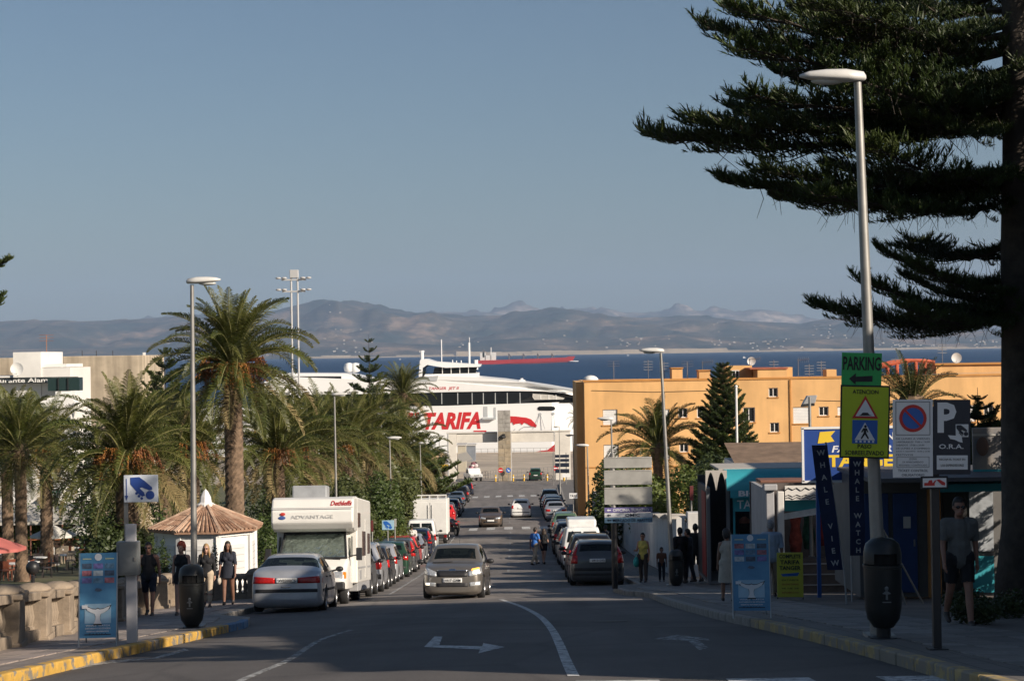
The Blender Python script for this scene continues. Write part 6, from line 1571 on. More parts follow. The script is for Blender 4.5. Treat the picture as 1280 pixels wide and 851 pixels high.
 MB().box((.3, -1.6, 3.12), (.98, .8, .36)).build('roof_unit', M('roof_unit_grey', (.3, .31, .32), .4, ns=3, na=.15), t, bevel=.04)
 MB().box((-.6, -3.4, 2.98), (.5, .5, .1)).build('roof_hatch', M('hatch_acrylic', (.5, .5, .48), .4), t, bevel=.02)
 rd = M('red_script', (.45, .03, .03), .5); gl = M('faint_grey_print', (.56, .55, .53), .5)
 ya = .905
 text('Dethleffs', rd, alc, (-.78, .80, 2.74), (R(60), 0, PI), w=.58, h=.15, bold=.012, shear=.3, depth=.01)
 text('ADVANTAGE', gl, alc, (0.0, .952, 2.38), (R(90), 0, PI), w=1.15, h=.10, depth=.006)
 em = MB().ball((.82, .955, 2.36), (.10, .01, .05), 10, 6); em.build('emblem', M('emblem_blue', (.05, .1, .3), .5), alc)
 MB().ball((.80, .955, 2.46), (.075, .012, .045), 10, 6).build('emblem', M('emblem_red', (.5, .04, .03), .5), alc)
 return t
camper(-5.5, 52.9)
# --- white pick-up with bicycles at the port
def pickup(x, y):
 z = zg(y, x); t = thing('pickup_truck', 'small white pick-up loaded with pink bundles at the port gate', 'pick-up', (x, y, z), PI + .25, None, rx=-gslope(y))
 MB().prism([(-2.1, .5), (2.1, .5), (2.12, .95), (1.2, 1.08), (.7, 1.75), (-.5, 1.78), (-.6, 1.05), (-2.1, 1.05)], -.85, .85, 'x').build('body', P_white, t, bevel=.05)
 MB().add([(-.72, 1.16, 1.12), (.72, 1.16, 1.12), (.66, .74, 1.68), (-.66, .74, 1.68)], [(0, 1, 2, 3)]).build('windscreen', M('dark_rear_glass', (.012, .016, .016), .06), t)
 for sd in (-1, 1):
  MB().box((sd*.62, 2.13, .8), (.28, .05, .16)).build('headlight', CLR, t, bevel=.02)
  MB().box2((sd*.851, -.4, 1.12), (sd*.858, .7, 1.62)).build('side_window', M('dark_rear_glass', (.012, .016, .016), .06), t)
 MB().box((0, 2.13, .8), (.8, .04, .14)).build('grille', PLB, t); MB().box((0, 2.14, .55), (1.6, .1, .14)).build('bumper', PLB, t)
 tm, rm = wheel_meshes(.35, .22)
 for wy in (1.35, -1.3):
  for sd in (-1, 1): w = link('wheel', tm, t, (sd*.78, wy, .35)); link('rim', rm, w)
 rg = random.Random(4)
 pk = [M('bundle_pink', (.5, .2, .25), .8), M('bundle_pale', (.6, .5, .5), .8), M('bundle_dark', (.2, .08, .1), .8)]
 for i in range(9):
  tag(MB().ball((0, 0, 0), (.28 + jit(rg, .1), .4, .24 + jit(rg, .06)), 8, 6).build('bundle', pk[i % 3], None, smooth=True, loc=(x + jit(rg, .7), y + 1.0 + jit(rg, .6), z + 1.85 + .22 * (i % 3))), ('bright pink', 'pale rosy', 'dark wine red')[i % 3] + ' cloth bundle heaped on the white pick-up', 'bundle', 'bundles on the pick-up')
pickup(-5.6, 262)
# --- motorcycles parked at the kerb on the left
def motorbike(x, y, pm, label, rz=0):
 t = thing('motorcycle', label, 'motorcycle', (x, y, zg(y, x)), rz, 'motorcycles at the kerb', rx=gslope(y))
 tm, rm = wheel_meshes(.3, .12)
 for wy in (-.68, .68): w = link('wheel', tm, t, (0, wy, .3)); link('rim', rm, w)
 MB().tube([(0, .68, .3), (0, .45, .95)], .03, 6).build('fork', CHR, t)
 MB().tube([(-.36, .38, 1.02), (0, .46, .98), (.36, .38, 1.02)], .018, 6).build('handlebar', PLB, t)
 MB().ball((0, .12, .72), (.17, .36, .18), 10, 7).build('fuel_tank', pm, t, smooth=True)
 MB().box((0, -.42, .74), (.28, .72, .1)).build('seat', PLB, t, bevel=.04)
 MB().box((0, 0, .42), (.24, .5, .34)).build('engine', M('engine_grey', (.1, .1, .1), .5, .5), t, bevel=.05)
 MB().ball((0, .58, .9), (.14, .08, .12), 8, 6).build('headlight', CLR, t, smooth=True)
 MB().box((0, -.82, .72), (.16, .06, .08)).build('tail_light', REDL, t, bevel=.02)
motorbike(-4.2, 128, P_red, 'red motorcycle parked at the kerb past the box van', .5)
motorbike(-4.3, 131, P_black, 'black motorcycle with upright handlebar parked at the kerb', .45)
motorbike(-4.3, 134.5, P_navy, 'dark blue motorcycle parked nearest the far crossing', .5)
# ================================================================== street furniture, kiosks, signs
GALV = M('galvanised_steel', (.33, .32, .30), .5, .6, ns=3, na=.15); LAMPW = M('lamp_head_white', (.62, .61, .58), .4, ns=4, na=.08); BLKP = M('black_post_paint', (.018, .018, .02), .45, ns=6, na=.2)
SW = M('sign_white', (.78, .78, .78), .45); SGREY = M('sign_back_grey', (.40, .39, .36), .55, .2, ns=2.5, na=.12)
def lamp_post(label, px, top, d, base_px, head_side, hl=.72, base_col=None, lean=True, base_d=None, r=.07):
 b = P(base_px, 600, d); bx = b.x; z = zg(d, bx) + KERB; tp = P(px, top, d); h = tp.z - z
 t = thing('street_lamp', label, 'street lamp', (bx, d, z), 0, 'street lamps')
 lx = tp.x - bx
 MB().tube([(0, 0, 0), (0, 0, .9)], [r*1.35, r*1.3], 10).tube([(0, 0, .9), (lx*.45, 0, h*.5), (lx, 0, h)], [r, r*.8, r*.55], 10).build('pole', GALV, t, smooth=40)
 MB().box((0, 0, .02), (.34, .34, .04)).build('base_plate', GALV, t)
 if hl:
  s = head_side; hd = MB(); n = 12; prof = [(0, .03, .03), (.04, .085, .07), (.3, .13, .095), (.6, .12, .085), (.85, .085, .06), (1, .02, .02)]
  for (u, ry, rz) in prof:
   for k in range(n):
    a = 2*PI*k/n; zz = math.sin(a); hd.v.append((lx + s*(u*hl - .1), math.cos(a)*ry*hl/.72, h + .05 + (zz*rz if zz > 0 else zz*rz*.55)*hl/.72 + .03*u))
  for i in range(len(prof)-1):
   for k in range(n): hd.f.append((i*n+k, i*n+(k+1) % n, (i+1)*n+(k+1) % n, (i+1)*n+k)); hd.mi.append(0)
  hd.f += [tuple(range(n)), tuple(range((len(prof)-1)*n, len(prof)*n))]; hd.mi += [0, 0]
  ho = hd.build('lamp_head', LAMPW, t, smooth=True)
  MB().ball((lx + s*.45*hl, 0, h + .02), (.26*hl, .09*hl, .06*hl), 10, 6).build('lamp_glass', M('lamp_glass', (.5, .5, .47), .2), ho, smooth=True)
 return t
LR = lamp_post('street lamp with green and yellow signs and a litter bin on its pole', 1072, 103, 23.2, 1096, -1, .80, r=.085)
lamp_post('street lamp with the litter bin before the white kiosk', 240, 356, 33.5, 241, 1, .60, r=.06)
lamp_post('street lamp beside the blank signboards with a litter bin', 826, 441, 57.0, 838, -1, .74)
for i, (px, top, d, bp, sd, hl) in enumerate(((418, 495, 76, 420, 1, .62), (487, 549, 98, 489, 1, .72), (525, 555, 128, 527, 1, .72), (764, 525, 88, 766, -1, .74), (734, 558, 106, 736, -1, .74), (716, 545, 160, 718, -1, .74), (1012, 496, 48, 1013, 1, .0), (699, 534, 205, 700, -1, .8), (549, 545, 190, 549, 1, .8))):
 lamp_post(['slim street lamp above the camper roof', 'slim street lamp in front of the oleander hedge', 'slim street lamp by the hedge end', 'street lamp behind the blank signboards', 'short looking street lamp at the corner of the orange wall', 'street lamp before the port direction boards', 'bare grey lamp pole between the kiosks', 'far street lamp at the right port gate leg', 'far street lamp by the yellow port sign'][i], px, top, d, bp, sd, hl, r=.06)
# flood light on its pole before the orange facade
fp = P(1012, 505, 92); t = thing('flood_light', 'grey flood light on a thin pole before the orange facade', 'flood light', (fp.x, 92, zg(92))); h = fp.z - zg(92)
MB().tube([(0, 0, 0), (0, 0, h)], .05, 6).build('pole', GALV, t); MB().prism([(-.36, h), (.24, h + .05), (.34, h + .42), (-.12, h + .40)], -.2, .25, 'y').build('lamp_housing', M('flood_grey', (.45, .45, .45), .4, .4), t, bevel=.02); MB().prism([(-.40, h - .12), (.2, h - .08), (.22, h + .03), (-.36, h - .01)], -.2, .25, 'y').build('lamp_glass', PLB_, t)
t = thing('flag_pole', 'plain white pole standing before the conical pine', 'pole', (P(922, 600, 84).x, 84, zg(84))); MB().tube([(0, 0, 0), (0, 0, P(922, 483, 84).z - zg(84))], .05, 8).build('shaft', WHITEP, t); MB().ball((0, 0, P(922, 483, 84).z - zg(84)), .07, 8, 6).build('finial', WHITEP, t)
# port light tower
D = 330; p = P(367, 341, D); t = thing('light_tower', 'tall white lattice light tower of the port behind the palms', 'light tower', (p.x, D, zg(D))); h = p.z - zg(D)
for dx in (-.45, .65): MB().tube([(dx, 0, 0), (dx, 0, h)], .17, 8).build('mast', M('tower_white', (.45, .45, .45), .5), t)
for hh in (h - 1.2, h - 3.2): MB().box((0, 0, hh), (4.2 if hh > h - 2 else 4.0, .5, .25)).build('cross_arm', _mats['tower_white'], t)
for hh in (h - .9, h - 2.9):
 for dx in (-2.6, -1.6, 1.6, 2.6): MB().ball((dx, -.4, hh), (.5, .4, .2), 8, 6).build('lamp', _mats['tower_white'], t, smooth=True)
MB().box((.1, 0, h - .2), (1.5, 1, 1.4)).build('lamp_platform', _mats['tower_white'], t, bevel=.1)
# ---------------------------------------------------------------- litter bins
def litter_bin(label, x, y, s=1.0, post=False, up=.0):
 t = thing('litter_bin', label, 'litter bin', (x, y, zg(y, x) + KERB), 0, 'litter bins'); m = M('bin_black', (.016, .018, .018), .4, ns=5, na=.25)
 if up: MB().lathe([(.16, 0), (.16, .02), (.085, .03), (.085, up + .05)], 14).build('foot', BLKP, t, smooth=40)
 MB().lathe([(.02, up), (.12, up + .02), (.19*s, up + .12), (.215*s, up + .25), (.225*s, up + .72), (.235*s, up + .725), (.235*s, up + .76), (.215*s, up + .765)], 20).build('bin_body', m, t, smooth=40)
 hd = MB(); n = 20; pr = [(.225, .775), (.225, .9), (.20, 1.0), (.13, 1.06), (.02, 1.08)]
 for rr, z in pr:
  for k in range(n): a = 2*PI*k/n; hd.v.append((rr*s*math.cos(a), rr*s*math.sin(a), up + z))
 for i in range(len(pr)-1):
  for k in range(n):
   if i == 0 and 13 <= k <= 16: continue        # the throw-in slot
   hd.f.append((i*n+k, i*n+(k+1) % n, (i+1)*n+(k+1) % n, (i+1)*n+k)); hd.mi.append(0)
 hd.build('hood', m, t, smooth=True)
 MB().lathe([(.2*s, up + .768), (.2*s, up + .9), (.02, up + .9)], 14).build('liner', M('bin_dark', (.006, .006, .006), .9), t)
 em = M('bin_emblem', (.16, .17, .17), .5); yy = -.232*s
 MB().ball((0, yy, up + .50), (.025, .006, .028), 8, 5).prism([(-.05, up + .44), (-.012, up + .47), (.012, up + .47), (.05, up + .44), (.01, up + .43), (.012, up + .37), (-.012, up + .37), (-.01, up + .43)], yy - .008, yy + .01, 'y').box((0, yy, up + .34), (.1, .012, .012)).build('emblem', em, t)
 return t
litter_bin('black dome topped litter bin under the green parking sign', G(1095, 792, KERB).x - .12, 22.75, 1.0, up=.12)
litter_bin('black dome topped litter bin before the white kiosk', P(239, 700, 33.1).x, 33.1, .98, up=.02)
litter_bin('black litter bin on the lamp post by the waiting group', P(845, 700, 56.4).x, 56.4, .95)
litter_bin('black litter bin at the small plate pole on the right', P(718, 640, 118).x, 118, 1.1)
litter_bin('black litter bin beside the parked silver car on the left', P(524, 660, 102).x, 102, 1.1)
# ---------------------------------------------------------------- sign plates
def plate_box(parent, x, z, w, h, m, name='plate', y=0, th=.012, bevel=.004, edge=None):
 if edge: MB().box((x, y + .003, z), (w, th, h)).build(name + '_border', edge, parent, bevel=bevel); return MB().box((x, y - .004, z), (w - .04, th, h - .04)).build(name, m, parent)
 return MB().box((x, y, z), (w, th, h)).build(name, m, parent, bevel=bevel)
GRN = M('parking_green', (.03, .42, .10), .5, ns=3, na=.06); YG = M('fluo_yellow_green', (.5, .6, .02), .55, ns=3, na=.05); SBL = M('sign_blue', (.02, .12, .45), .45); SRED = M('sign_red', (.5, .03, .03), .45); NAVY = M('sign_navy', (.012, .018, .035), .45, ns=3, na=.1); TXG = M('small_print_grey', (.12, .13, .15), .6)
def disc(parent, x, z, r, y, m, name, n=28): return MB().prism([(x + r*math.cos(2*PI*k/n), z + r*math.sin(2*PI*k/n)) for k in range(n)], y - .004, y, 'y').build(name, m, parent)
def hand_icon(parent, x, z, s, y, m):
 hand = [(-.5, .48), (-.12, .5), (.1, .34), (.42, .06), (.44, -.04), (.32, -.08), (.12, .0), (.0, .06), (-.1, .02), (.08, -.16), (.12, -.3), (.0, -.34), (-.16, -.22), (-.34, .0), (-.5, .2)]
 MB().prism([(x + a*s, z + b*s) for a, b in hand], y - .004, y, 'y').build('hand_symbol', m, parent)
 disc(parent, x + .34*s, z - .28*s, .19*s, y, m, 'coin_symbol', 16)
 for k, (a, b) in enumerate(((-.24, -.2), (-.14, -.32), (-.02, -.42))): disc(parent, x + a*s, z + b*s, .06*s, y, m, 'finger_symbol', 10)
# signs on the right lamp pole
d0 = 23.0; lean_ = R(1.6)
def sign_root(name, label, px, py, d, cat='sign', rz=0, tilt=0, group=None):
 p = P(px, py, d); o = thing(name, label, cat, (p.x, p.y, p.z), rz, group); o.rotation_euler = (0, tilt, rz); return o
s_ = d0 / FPX
t = sign_root('parking_sign', 'bright green PARKING sign with a black arrow on the lamp pole', 1077, 463, d0, tilt=R(2.2)); w, h = 50*s_, 44*s_
plate_box(t, 0, 0, w, h, GRN); text('PARKING', INK, t, (0, -.012, .07*1.2), w=w*.94, h=.165, bold=.02, depth=.002)
MB().prism([(-.15, -.10), (-.07, -.035), (-.07, -.075), (.13, -.06), (.13, -.13), (-.07, -.135), (-.07, -.17)], -.014, -.008, 'y').build('arrow', INK, t)
MB().box((.15, .03, 0), (.06, .05, .1)).build('bracket', GALV, t)
t = sign_root('warning_sign', 'yellow ATENCION PASO SOBREELEVADO board with hump and pedestrian symbols', 1081, 527, d0 - .03, tilt=R(2.0)); w, h = 62*s_, 91*s_
plate_box(t, 0, 0, w, h, YG, 'board', edge=INK)
text('ATENCION', INK, t, (0, -.014, h*.41), w=w*.52, h=.05, bold=.01, depth=.002); text('PASO', INK, t, (0, -.014, -h*.335), w=w*.28, h=.05, bold=.01, depth=.002); text('SOBREELEVADO', INK, t, (0, -.014, -h*.425), w=w*.78, h=.055, bold=.01, depth=.002)
def tri(par, cx, cz, s, y, m, nm): return MB().prism([(cx - s*.58, cz - s*.42), (cx + s*.58, cz - s*.42), (cx, cz + s*.58)], y - .003, y, 'y').build(nm, m, par)
a = tri(t, 0, .155, .27, -.011, SRED, 'triangle_border'); tri(a, 0, .150, .20, -.0145, SW, 'triangle_field'); MB().prism([(-.08, .075), (.08, .075), (.05, .085), (.03, .11), (-.03, .11), (-.05, .085)], -.022, -.018, 'y').build('hump_symbol', INK, a)
b = plate_box(t, 0, -.12, .30, .28, SBL, 'blue_panel', y=-.014, th=.004); tri(b, 0, -.13, .21, -.0165, SW, 'white_triangle')
MB().ball((.005, -.022, -.055), (.016, .003, .018), 8, 5).prism([(-.02, -.075), (.022, -.075), (.04, -.12), (.03, -.125), (.018, -.1), (.015, -.13), (.05, -.2), (.035, -.205), (0, -.15), (-.035, -.205), (-.05, -.2), (-.015, -.13), (-.015, -.1), (-.035, -.13), (-.045, -.12)], -.0235, -.020, 'y').build('pedestrian_symbol', INK, b)
for k in range(5): MB().box((-.10 + k*.05, -.0195, -.235), (.025, .002, .025)).build('zebra_bar', SW, b)
# parking regulation boards on the black post
D2 = 20.4; s2 = D2 / FPX
pt_ = P(1172, 811, D2); zb_ = zg(D2, pt_.x) + KERB
t = thing('sign_post', 'black square post carrying the parking regulation boards', 'post', (pt_.x, D2, zb_)); hp = P(1172, 508, D2).z - zb_
MB().box((0, .02, hp/2), (.085, .085, hp)).build('shaft', BLKP, t, bevel=.008); MB().box((0, .02, .01), (.2, .2, .02)).build('base_plate', BLKP, t)
t = sign_root('no_parking_board', 'white board with no parking disc and small Spanish print', 1141, 548, D2 - .06, tilt=R(.8)); w, h = 50*s2, 97*s2
plate_box(t, 0, 0, w, h, SW, 'board'); z0 = h*.26
ff = MB(); q = .4*w
for (x_, z_, a_, b_) in ((0, z0 + .175, .36, .006), (0, z0 - .175, .36, .006), (-.18, z0, .006, .35), (.18, z0, .006, .35)): ff.box((x_, -.008, z_), (a_, .003, b_))
ff.build('frame_line', TXG, t); a = disc(t, 0, z0, .145, -.007, SRED, 'disc_border'); b = disc(a, 0, z0, .112, -.0115, SBL, 'disc_field'); MB().prism([(-.09, z0 + .075), (-.075, z0 + .09), (.09, z0 - .075), (.075, z0 - .09)], -.019, -.0158, 'y').build('disc_bar', SRED, b)
for k, (s, ww) in enumerate((('DE LUNES A VIERNES', .36), ('LABORABLES  9:00 a 14:00', .36), ('SABADOS  17:00 a 20:00', .3), ('DE LUNES A DOMINGO', .36), ('JULIO Y AGOSTO  10:00 a 22:00', .36), ('FESTIVOS', .18))): text(s, TXG, t, (-.18 + ww/2, -.008, z0 - .215 - k*.034), w=ww, h=.018, depth=.001)
ff = MB(); zz = -h*.30
for (x_, z_, a_, b_) in ((0, zz + .055, .34, .004), (0, zz - .055, .34, .004), (-.17, zz, .004, .11), (.17, zz, .004, .11)): ff.box((x_, -.008, z_), (a_, .003, b_))
ff.build('frame_line', TXG, t)
for k, s in enumerate(('ZONA', 'DE APARCAMIENTO', 'REGULADO Y CONTROLADO')): text(s, TXG, t, (0, -.008, zz + .033 - k*.033), w=(.08, .22, .3)[k], h=.018, depth=.001)
text('TICKET CONTROL', TXG, t, (0, -.008, -h*.41), w=.32, h=.026, bold=.01, depth=.001); text('OBLIGATORIO', TXG, t, (0, -.008, -h*.465), w=.24, h=.026, bold=.01, depth=.001)
t = sign_root('pay_parking_board', 'dark board with a large white P, coin hand and O.R.A.', 1190, 546, D2 - .06, tilt=R(.8)); w, h = 46*s2, 93*s2
plate_box(t, 0, 0, w, h, NAVY, 'board'); text('P', SW, t, (-.055, -.008, h*.26), w=.20, h=.32, bold=.035, depth=.002)
b = plate_box(t, .105, h*.085, .135, .135, SW, 'coin_panel', y=-.008, th=.003); hand_icon(b, .105, h*.085, .12, -.0112, NAVY)
MB().prism([(-.045, .02), (.10, .01), (.11, -.06), (.07, -.05), (.03, -.03), (-.02, -.02)], -.010, -.0065, 'y').build('map_symbol', SW, t); text('O.R.A.', SW, t, (-.01, -.008, -.10), w=.26, h=.05, bold=.015, depth=.002)
b = plate_box(t, 0, -h*.34, w*.84, .15, SW, 'note_panel', y=-.008, th=.003); text('RECOJA EL TICKET EN', INK, b, (0, -.011, -h*.34 + .03), w=w*.7, h=.026, bold=.012, depth=.001); text('LOS EXPENDEDORES', INK, b, (0, -.011, -h*.34 - .03), w=w*.62, h=.026, bold=.012, depth=.001)
t = sign_root('tow_away_plate', 'small white tow away plate with red truck symbol', 1168, 603, D2 - .07); w, h = 34*s2, 16*s2
plate_box(t, 0, 0, w, h, SW, 'plate', edge=INK); MB().prism([(-.11, -.03), (-.11, 0), (-.07, .0), (-.06, .025), (-.03, .03), (-.02, -.005), (.0, .02), (.02, .03), (.0, -.005), (.0, -.03)], -.016, -.011, 'y').build('truck_symbol', SRED, t); MB().prism([(.02, .03), (.05, .035), (.11, .0), (.11, -.03), (.08, -.025), (.05, .0)], -.016, -.011, 'y').build('car_symbol', SRED, t)
# blank direction boards and the tourist office plates
D3 = 54.6; s3 = D3 / FPX; b = P(769, 737, D3); zb_ = zg(D3) + KERB
t = thing('direction_signpost', 'black post with three blank grey boards over the tourist office plates', 'signpost', (b.x, D3, zb_));
def dz(py): return P(780, py, D3).z - zb_
MB().tube([(0, .06, 0), (-.02, .06, dz(566))], .07, 10).build('post', GALV, t, smooth=40); MB().tube([(0, .06, 0), (0, .06, dz(652))], .085, 10).build('post_sleeve', BLKP, t, smooth=40)
for (a, c) in ((571, 585), (587.5, 606), (609, 630.5)):
 o = MB().box((18*s3, 0, (dz(a) + dz(c))/2), (60*s3, .03, abs(dz(a) - dz(c)))).build('blank_board', SGREY, t, bevel=.012); MB().box((18*s3, -.02, dz(a) - .02), (58*s3, .01, .012)).box((18*s3, -.02, dz(c) + .02), (58*s3, .01, .012)).build('rim', SGREY, o)
for k, (a, c, m, s, tm, ww) in enumerate(((634, 640.3, M('plate_violet', (.16, .14, .32), .5), 'OFICINA TURISMO  i', SW, 49), (640.8, 646.3, SW, 'OMIC', NAVY, 18), (646.8, 653, M('plate_pale_blue', (.25, .42, .55), .5), 'MERCADO DE ABASTOS', NAVY, 49))):
 o = MB().box((18*s3, -.004*k, (dz(a) + dz(c))/2), (60*s3, .03, abs(dz(a) - dz(c)))).build('name_plate', m, t, bevel=.004); text(s, tm, o, (23*s3, -.02 - .004*k, (dz(a) + dz(c))/2), w=ww*s3, h=.085, bold=.012, depth=.003)
 MB().prism([(-9*s3, (dz(a)+dz(c))/2), (-7*s3, (dz(a)+dz(c))/2 + .04), (-7*s3, (dz(a)+dz(c))/2 + .015), (-4*s3, (dz(a)+dz(c))/2 + .015), (-4*s3, (dz(a)+dz(c))/2 - .015), (-7*s3, (dz(a)+dz(c))/2 - .015), (-7*s3, (dz(a)+dz(c))/2 - .04)], -.022 - .004*k, -.018 - .004*k, 'y').build('arrow', tm, o)
# black direction boards by the port gate
D4 = 240; b = P(700, 600, D4); t = thing('direction_signpost', 'post with four black direction boards at the port gate', 'signpost', (b.x, D4, zg(D4)))
for px in (-8, 8): MB().tube([(px*.1, .1, 0), (px*.1, .1, P(700, 566, D4).z - zg(D4))], .06, 6).build('post', GALV, t)
for py in (570, 575.2, 581, 588.5): MB().box((.3, 0, P(700, py, D4).z - zg(D4)), (1.75, .05, .36 if py < 580 else .5)).build('board', NAVY, t)
MB().box((.8, 0, P(700, 594, D4).z - zg(D4)), (1.0, .05, .45)).build('white_board', SW, t)
# small plate pole on the right pavement, red bar sign, no-entry, parking coin signs on the left
def simple_sign(name, label, px, y0, y1, x0, x1, base, D, m, cat='sign', pm=None, pr=.03, txt=None, tm=None, gx=0):
 b = P(px, base, D); z = zg(D, b.x) + KERB; t = thing(name, label, cat, (b.x, D, z)); zz0 = P(px, y1, D).z - z; zz1 = P(px, y0, D).z - z; s = D / FPX
 MB().tube([(0, .04, 0), (0, .04, zz1)], pr, 8).build('post', pm or GALV, t); o = MB().box((((x0+x1)/2 - px)*s, 0, (zz0+zz1)/2), ((x1-x0)*s, .03, zz1 - zz0)).build('panel', m, t, bevel=.01)
 if txt: text(txt, tm or INK, o, (((x0+x1)/2 - px)*s, -.02, (zz0+zz1)/2), w=(x1-x0)*s*.8, h=(zz1-zz0)*.45, bold=.01, depth=.004)
 return t, o, s, zz0, zz1
simple_sign('notice_plate', 'small white notice plate on a pole by the right pavement', 717, 616, 623, 712, 722, 652, 118, SW, txt='TAXI')
simple_sign('marker_post', 'thin post with a dark red marker before the garden bushes', 865, 607, 625, 863, 867.5, 672, 72, M('marker_red', (.12, .02, .02), .6), cat='marker post')
t, o, s, a, c = simple_sign('coin_parking_sign', 'pale blue coin parking sign by the hedge', 485, 650, 662, 478, 493, 688, 84, M('sign_pale_blue', (.32, .5, .62), .5)); hand_icon(o, 0, (a + c)/2, .36, -.018, SBL)
simple_sign('narrow_sign', 'narrow grey sign seen edge on beside the coin parking sign', 494, 648, 658, 493, 496, 690, 85, SGREY)
simple_sign('red_marker', 'dark red marker post at the end of the camper', 465.5, 650, 664, 464, 467, 690, 80, M('marker_red', (.12, .02, .02), .6), cat='marker post')
t, o, s, a, c = simple_sign('no_entry_panel', 'pale panel with red no entry disc before the parked cars', 545, 606, 615, 540, 552, 640, 150, M('panel_pale_blue', (.4, .52, .6), .5)); disc(o, .0, (a + c)/2 + .1, .36, -.02, SRED, 'no_entry_disc'); MB().box((0, -.03, (a + c)/2 + .1), (.5, .012, .12)).build('bar', SW, o)
t, o, s, a, c = simple_sign('yellow_sign', 'yellow direction sign on a post left of the port gate', 546, 580.5, 586, 545, 561, 622, 215, M('sign_yellow', (.75, .42, .02), .5), txt='PUERTO')
simple_sign('poster_board', 'white poster board on a post behind the palms end', 520, 575, 592, 514, 527, 612, 175, SW)
# white sheet metal fence and parked cars at the left far side
fn = thing('picket_fence', 'low white picket fence by the far hedge', 'fence', (0, 0, 0))
for k in range(13):
 x = P(512, 620, 145).x + k*.14; MB().box((x, 145, zg(145, x) + .75), (.09, .04, 1.25)).build('picket', WHITEP, fn)
MB().box((P(512, 620, 145).x + .84, 145.05, zg(145, -8) + 1.1), (1.8, .04, .08)).build('rail', WHITEP, fn)
# ---------------------------------------------------------------- whale watching boards
def tail_poly(s): return [(-.5, .34), (-.36, .30), (-.22, .22), (-.08, .2), (0, .24), (.08, .2), (.22, .22), (.36, .30), (.5, .36), (.42, .18), (.28, .06), (.12, -.02), (.085, -.16), (.10, -.34), (.16, -.5), (-.16, -.5), (-.10, -.34), (-.085, -.16), (-.12, -.02), (-.28, .06), (-.42, .16)]
def a_board(label, x, y, w, h, lean, rz, seed, leg=.12):
 z = zg(y, x) + KERB; t = thing('whale_board', label, 'advertising board', (x, y, z), rz, 'whale watching boards'); r = random.Random(seed)
 sh = math.tan(lean)
 bl = M('board_sea_blue', (.055, .20, .38), .4, ns=1.6, c2=(.13, .36, .55)); pl_ = M('board_pale_blue', (.36, .55, .68), .4, ns=2.5, na=.12)
 rot = Matrix.Translation((0, 0, leg)) @ Matrix.Rotation(-R(9), 4, 'X')
 def pb(x0, x1, z0, z1, y0, m, nm, par=t):
  mb = MB(); mb.box(((x0+x1)/2, y0, (z0+z1)/2), (x1-x0, .012, z1-z0), mat=rot); return mb.build(nm, m, par)
 panel = pb(-w/2, w/2, 0, h, 0, bl, 'panel');
 for sx in (-1, 1): MB().tube([rot @ Vector((sx*(w/2 + .008), 0, h)), rot @ Vector((sx*(w/2 + .008), 0, -leg*1.02))], .012, 6).tube([rot @ Vector((sx*(w/2 - .03), .01, h - .03)), (sx*(w/2 - .03), .42, 0)], .011, 6).build('leg', M('board_frame', (.35, .38, .4), .4, .6), t)
 pm = [M('photo_violet', (.16, .14, .34), .4, ns=14, na=.6), M('photo_sea', (.10, .2, .3), .4, ns=16, na=.6), M('photo_red', (.34, .12, .14), .4, ns=15, na=.7), M('photo_pale', (.45, .5, .52), .4, ns=15, na=.4), M('photo_dark', (.06, .09, .14), .4, ns=12, na=.6)]
 for row in range(4):
  for cI in range(3):
   zc = h*(.93 - .085*row); xc = (-.31 + .31*cI)*w
   if row == 0 and cI == 1: continue
   if row == 0: pb(xc - .12*w, xc + .12*w, zc - .007, zc + .007, -.009, M('board_script', (.6, .6, .35), .5), 'caption', panel); continue
   pb(xc - .13*w, xc + .13*w, zc - .031*h, zc + .031*h, -.009, pm[(row*3 + cI + seed) % 5], 'photo', panel)
 q = MB().prism([(.05*math.cos(2*PI*k/14), h*.95 + .05*math.sin(2*PI*k/14)) for k in range(14)], -.014, -.008, 'y', mat=rot).build('logo', SW, panel)
 MB().prism([(-.10*w, h*.56), (-.04*w, h*.585), (.06*w, h*.58), (.12*w, h*.56), (.05*w, h*.545), (-.03*w, h*.545)], -.014, -.008, 'y', mat=rot).build('whale_picture', pm[4], panel)
 pb(-.36*w, .36*w, .17*h, .40*h, -.0095, pl_, 'tail_panel', panel)
 tp = [(a*.68*w, .285*h + b*.24*h) for a, b in tail_poly(1)]; tq = [(a*.76*w, .287*h + b*.275*h) for a, b in tail_poly(1)]
 MB().prism(tq, -.020, -.0165, 'y', mat=rot).build('tail_outline', INK, panel); MB().prism(tp, -.026, -.0225, 'y', mat=rot).build('whale_tail', SW, panel)
 pb(-.43*w, -.28*w, .345*h, .385*h, -.0285, SW, 'sticker', panel)
 for k, (s, ww, hh) in enumerate((('WHALE  WATCH', .66, .022), ('AVISTAMIENTO DE CETACEOS', .70, .022), ('RESERVAS INFORMACION', .60, .02), ('T A R I F A', .5, .026))):
  o = text(s, SW if k != 3 else NAVY, panel, (0, 0, 0), (0, 0, 0), w=ww*w, h=hh, bold=.02, depth=.002); c = rot @ Vector((0, -.012, h*(.145 - .034*k))); o.location = c; o.rotation_euler = (PI/2 - R(9), 0, 0)
 pb(-.36*w, .36*w, .035*h, .045*h, -.009, NAVY, 'rule', panel)
 return t
a_board('blue whale tail board standing on the left pavement beside the ticket post', P(122, 786, 26.6).x, 26.6, .50, 1.17, 0, R(4), 1)
a_board('blue whale tail board standing in shade on the right kerb', P(940, 766, 29.6).x, 29.6, .56, 1.17, 0, R(-3), 4)
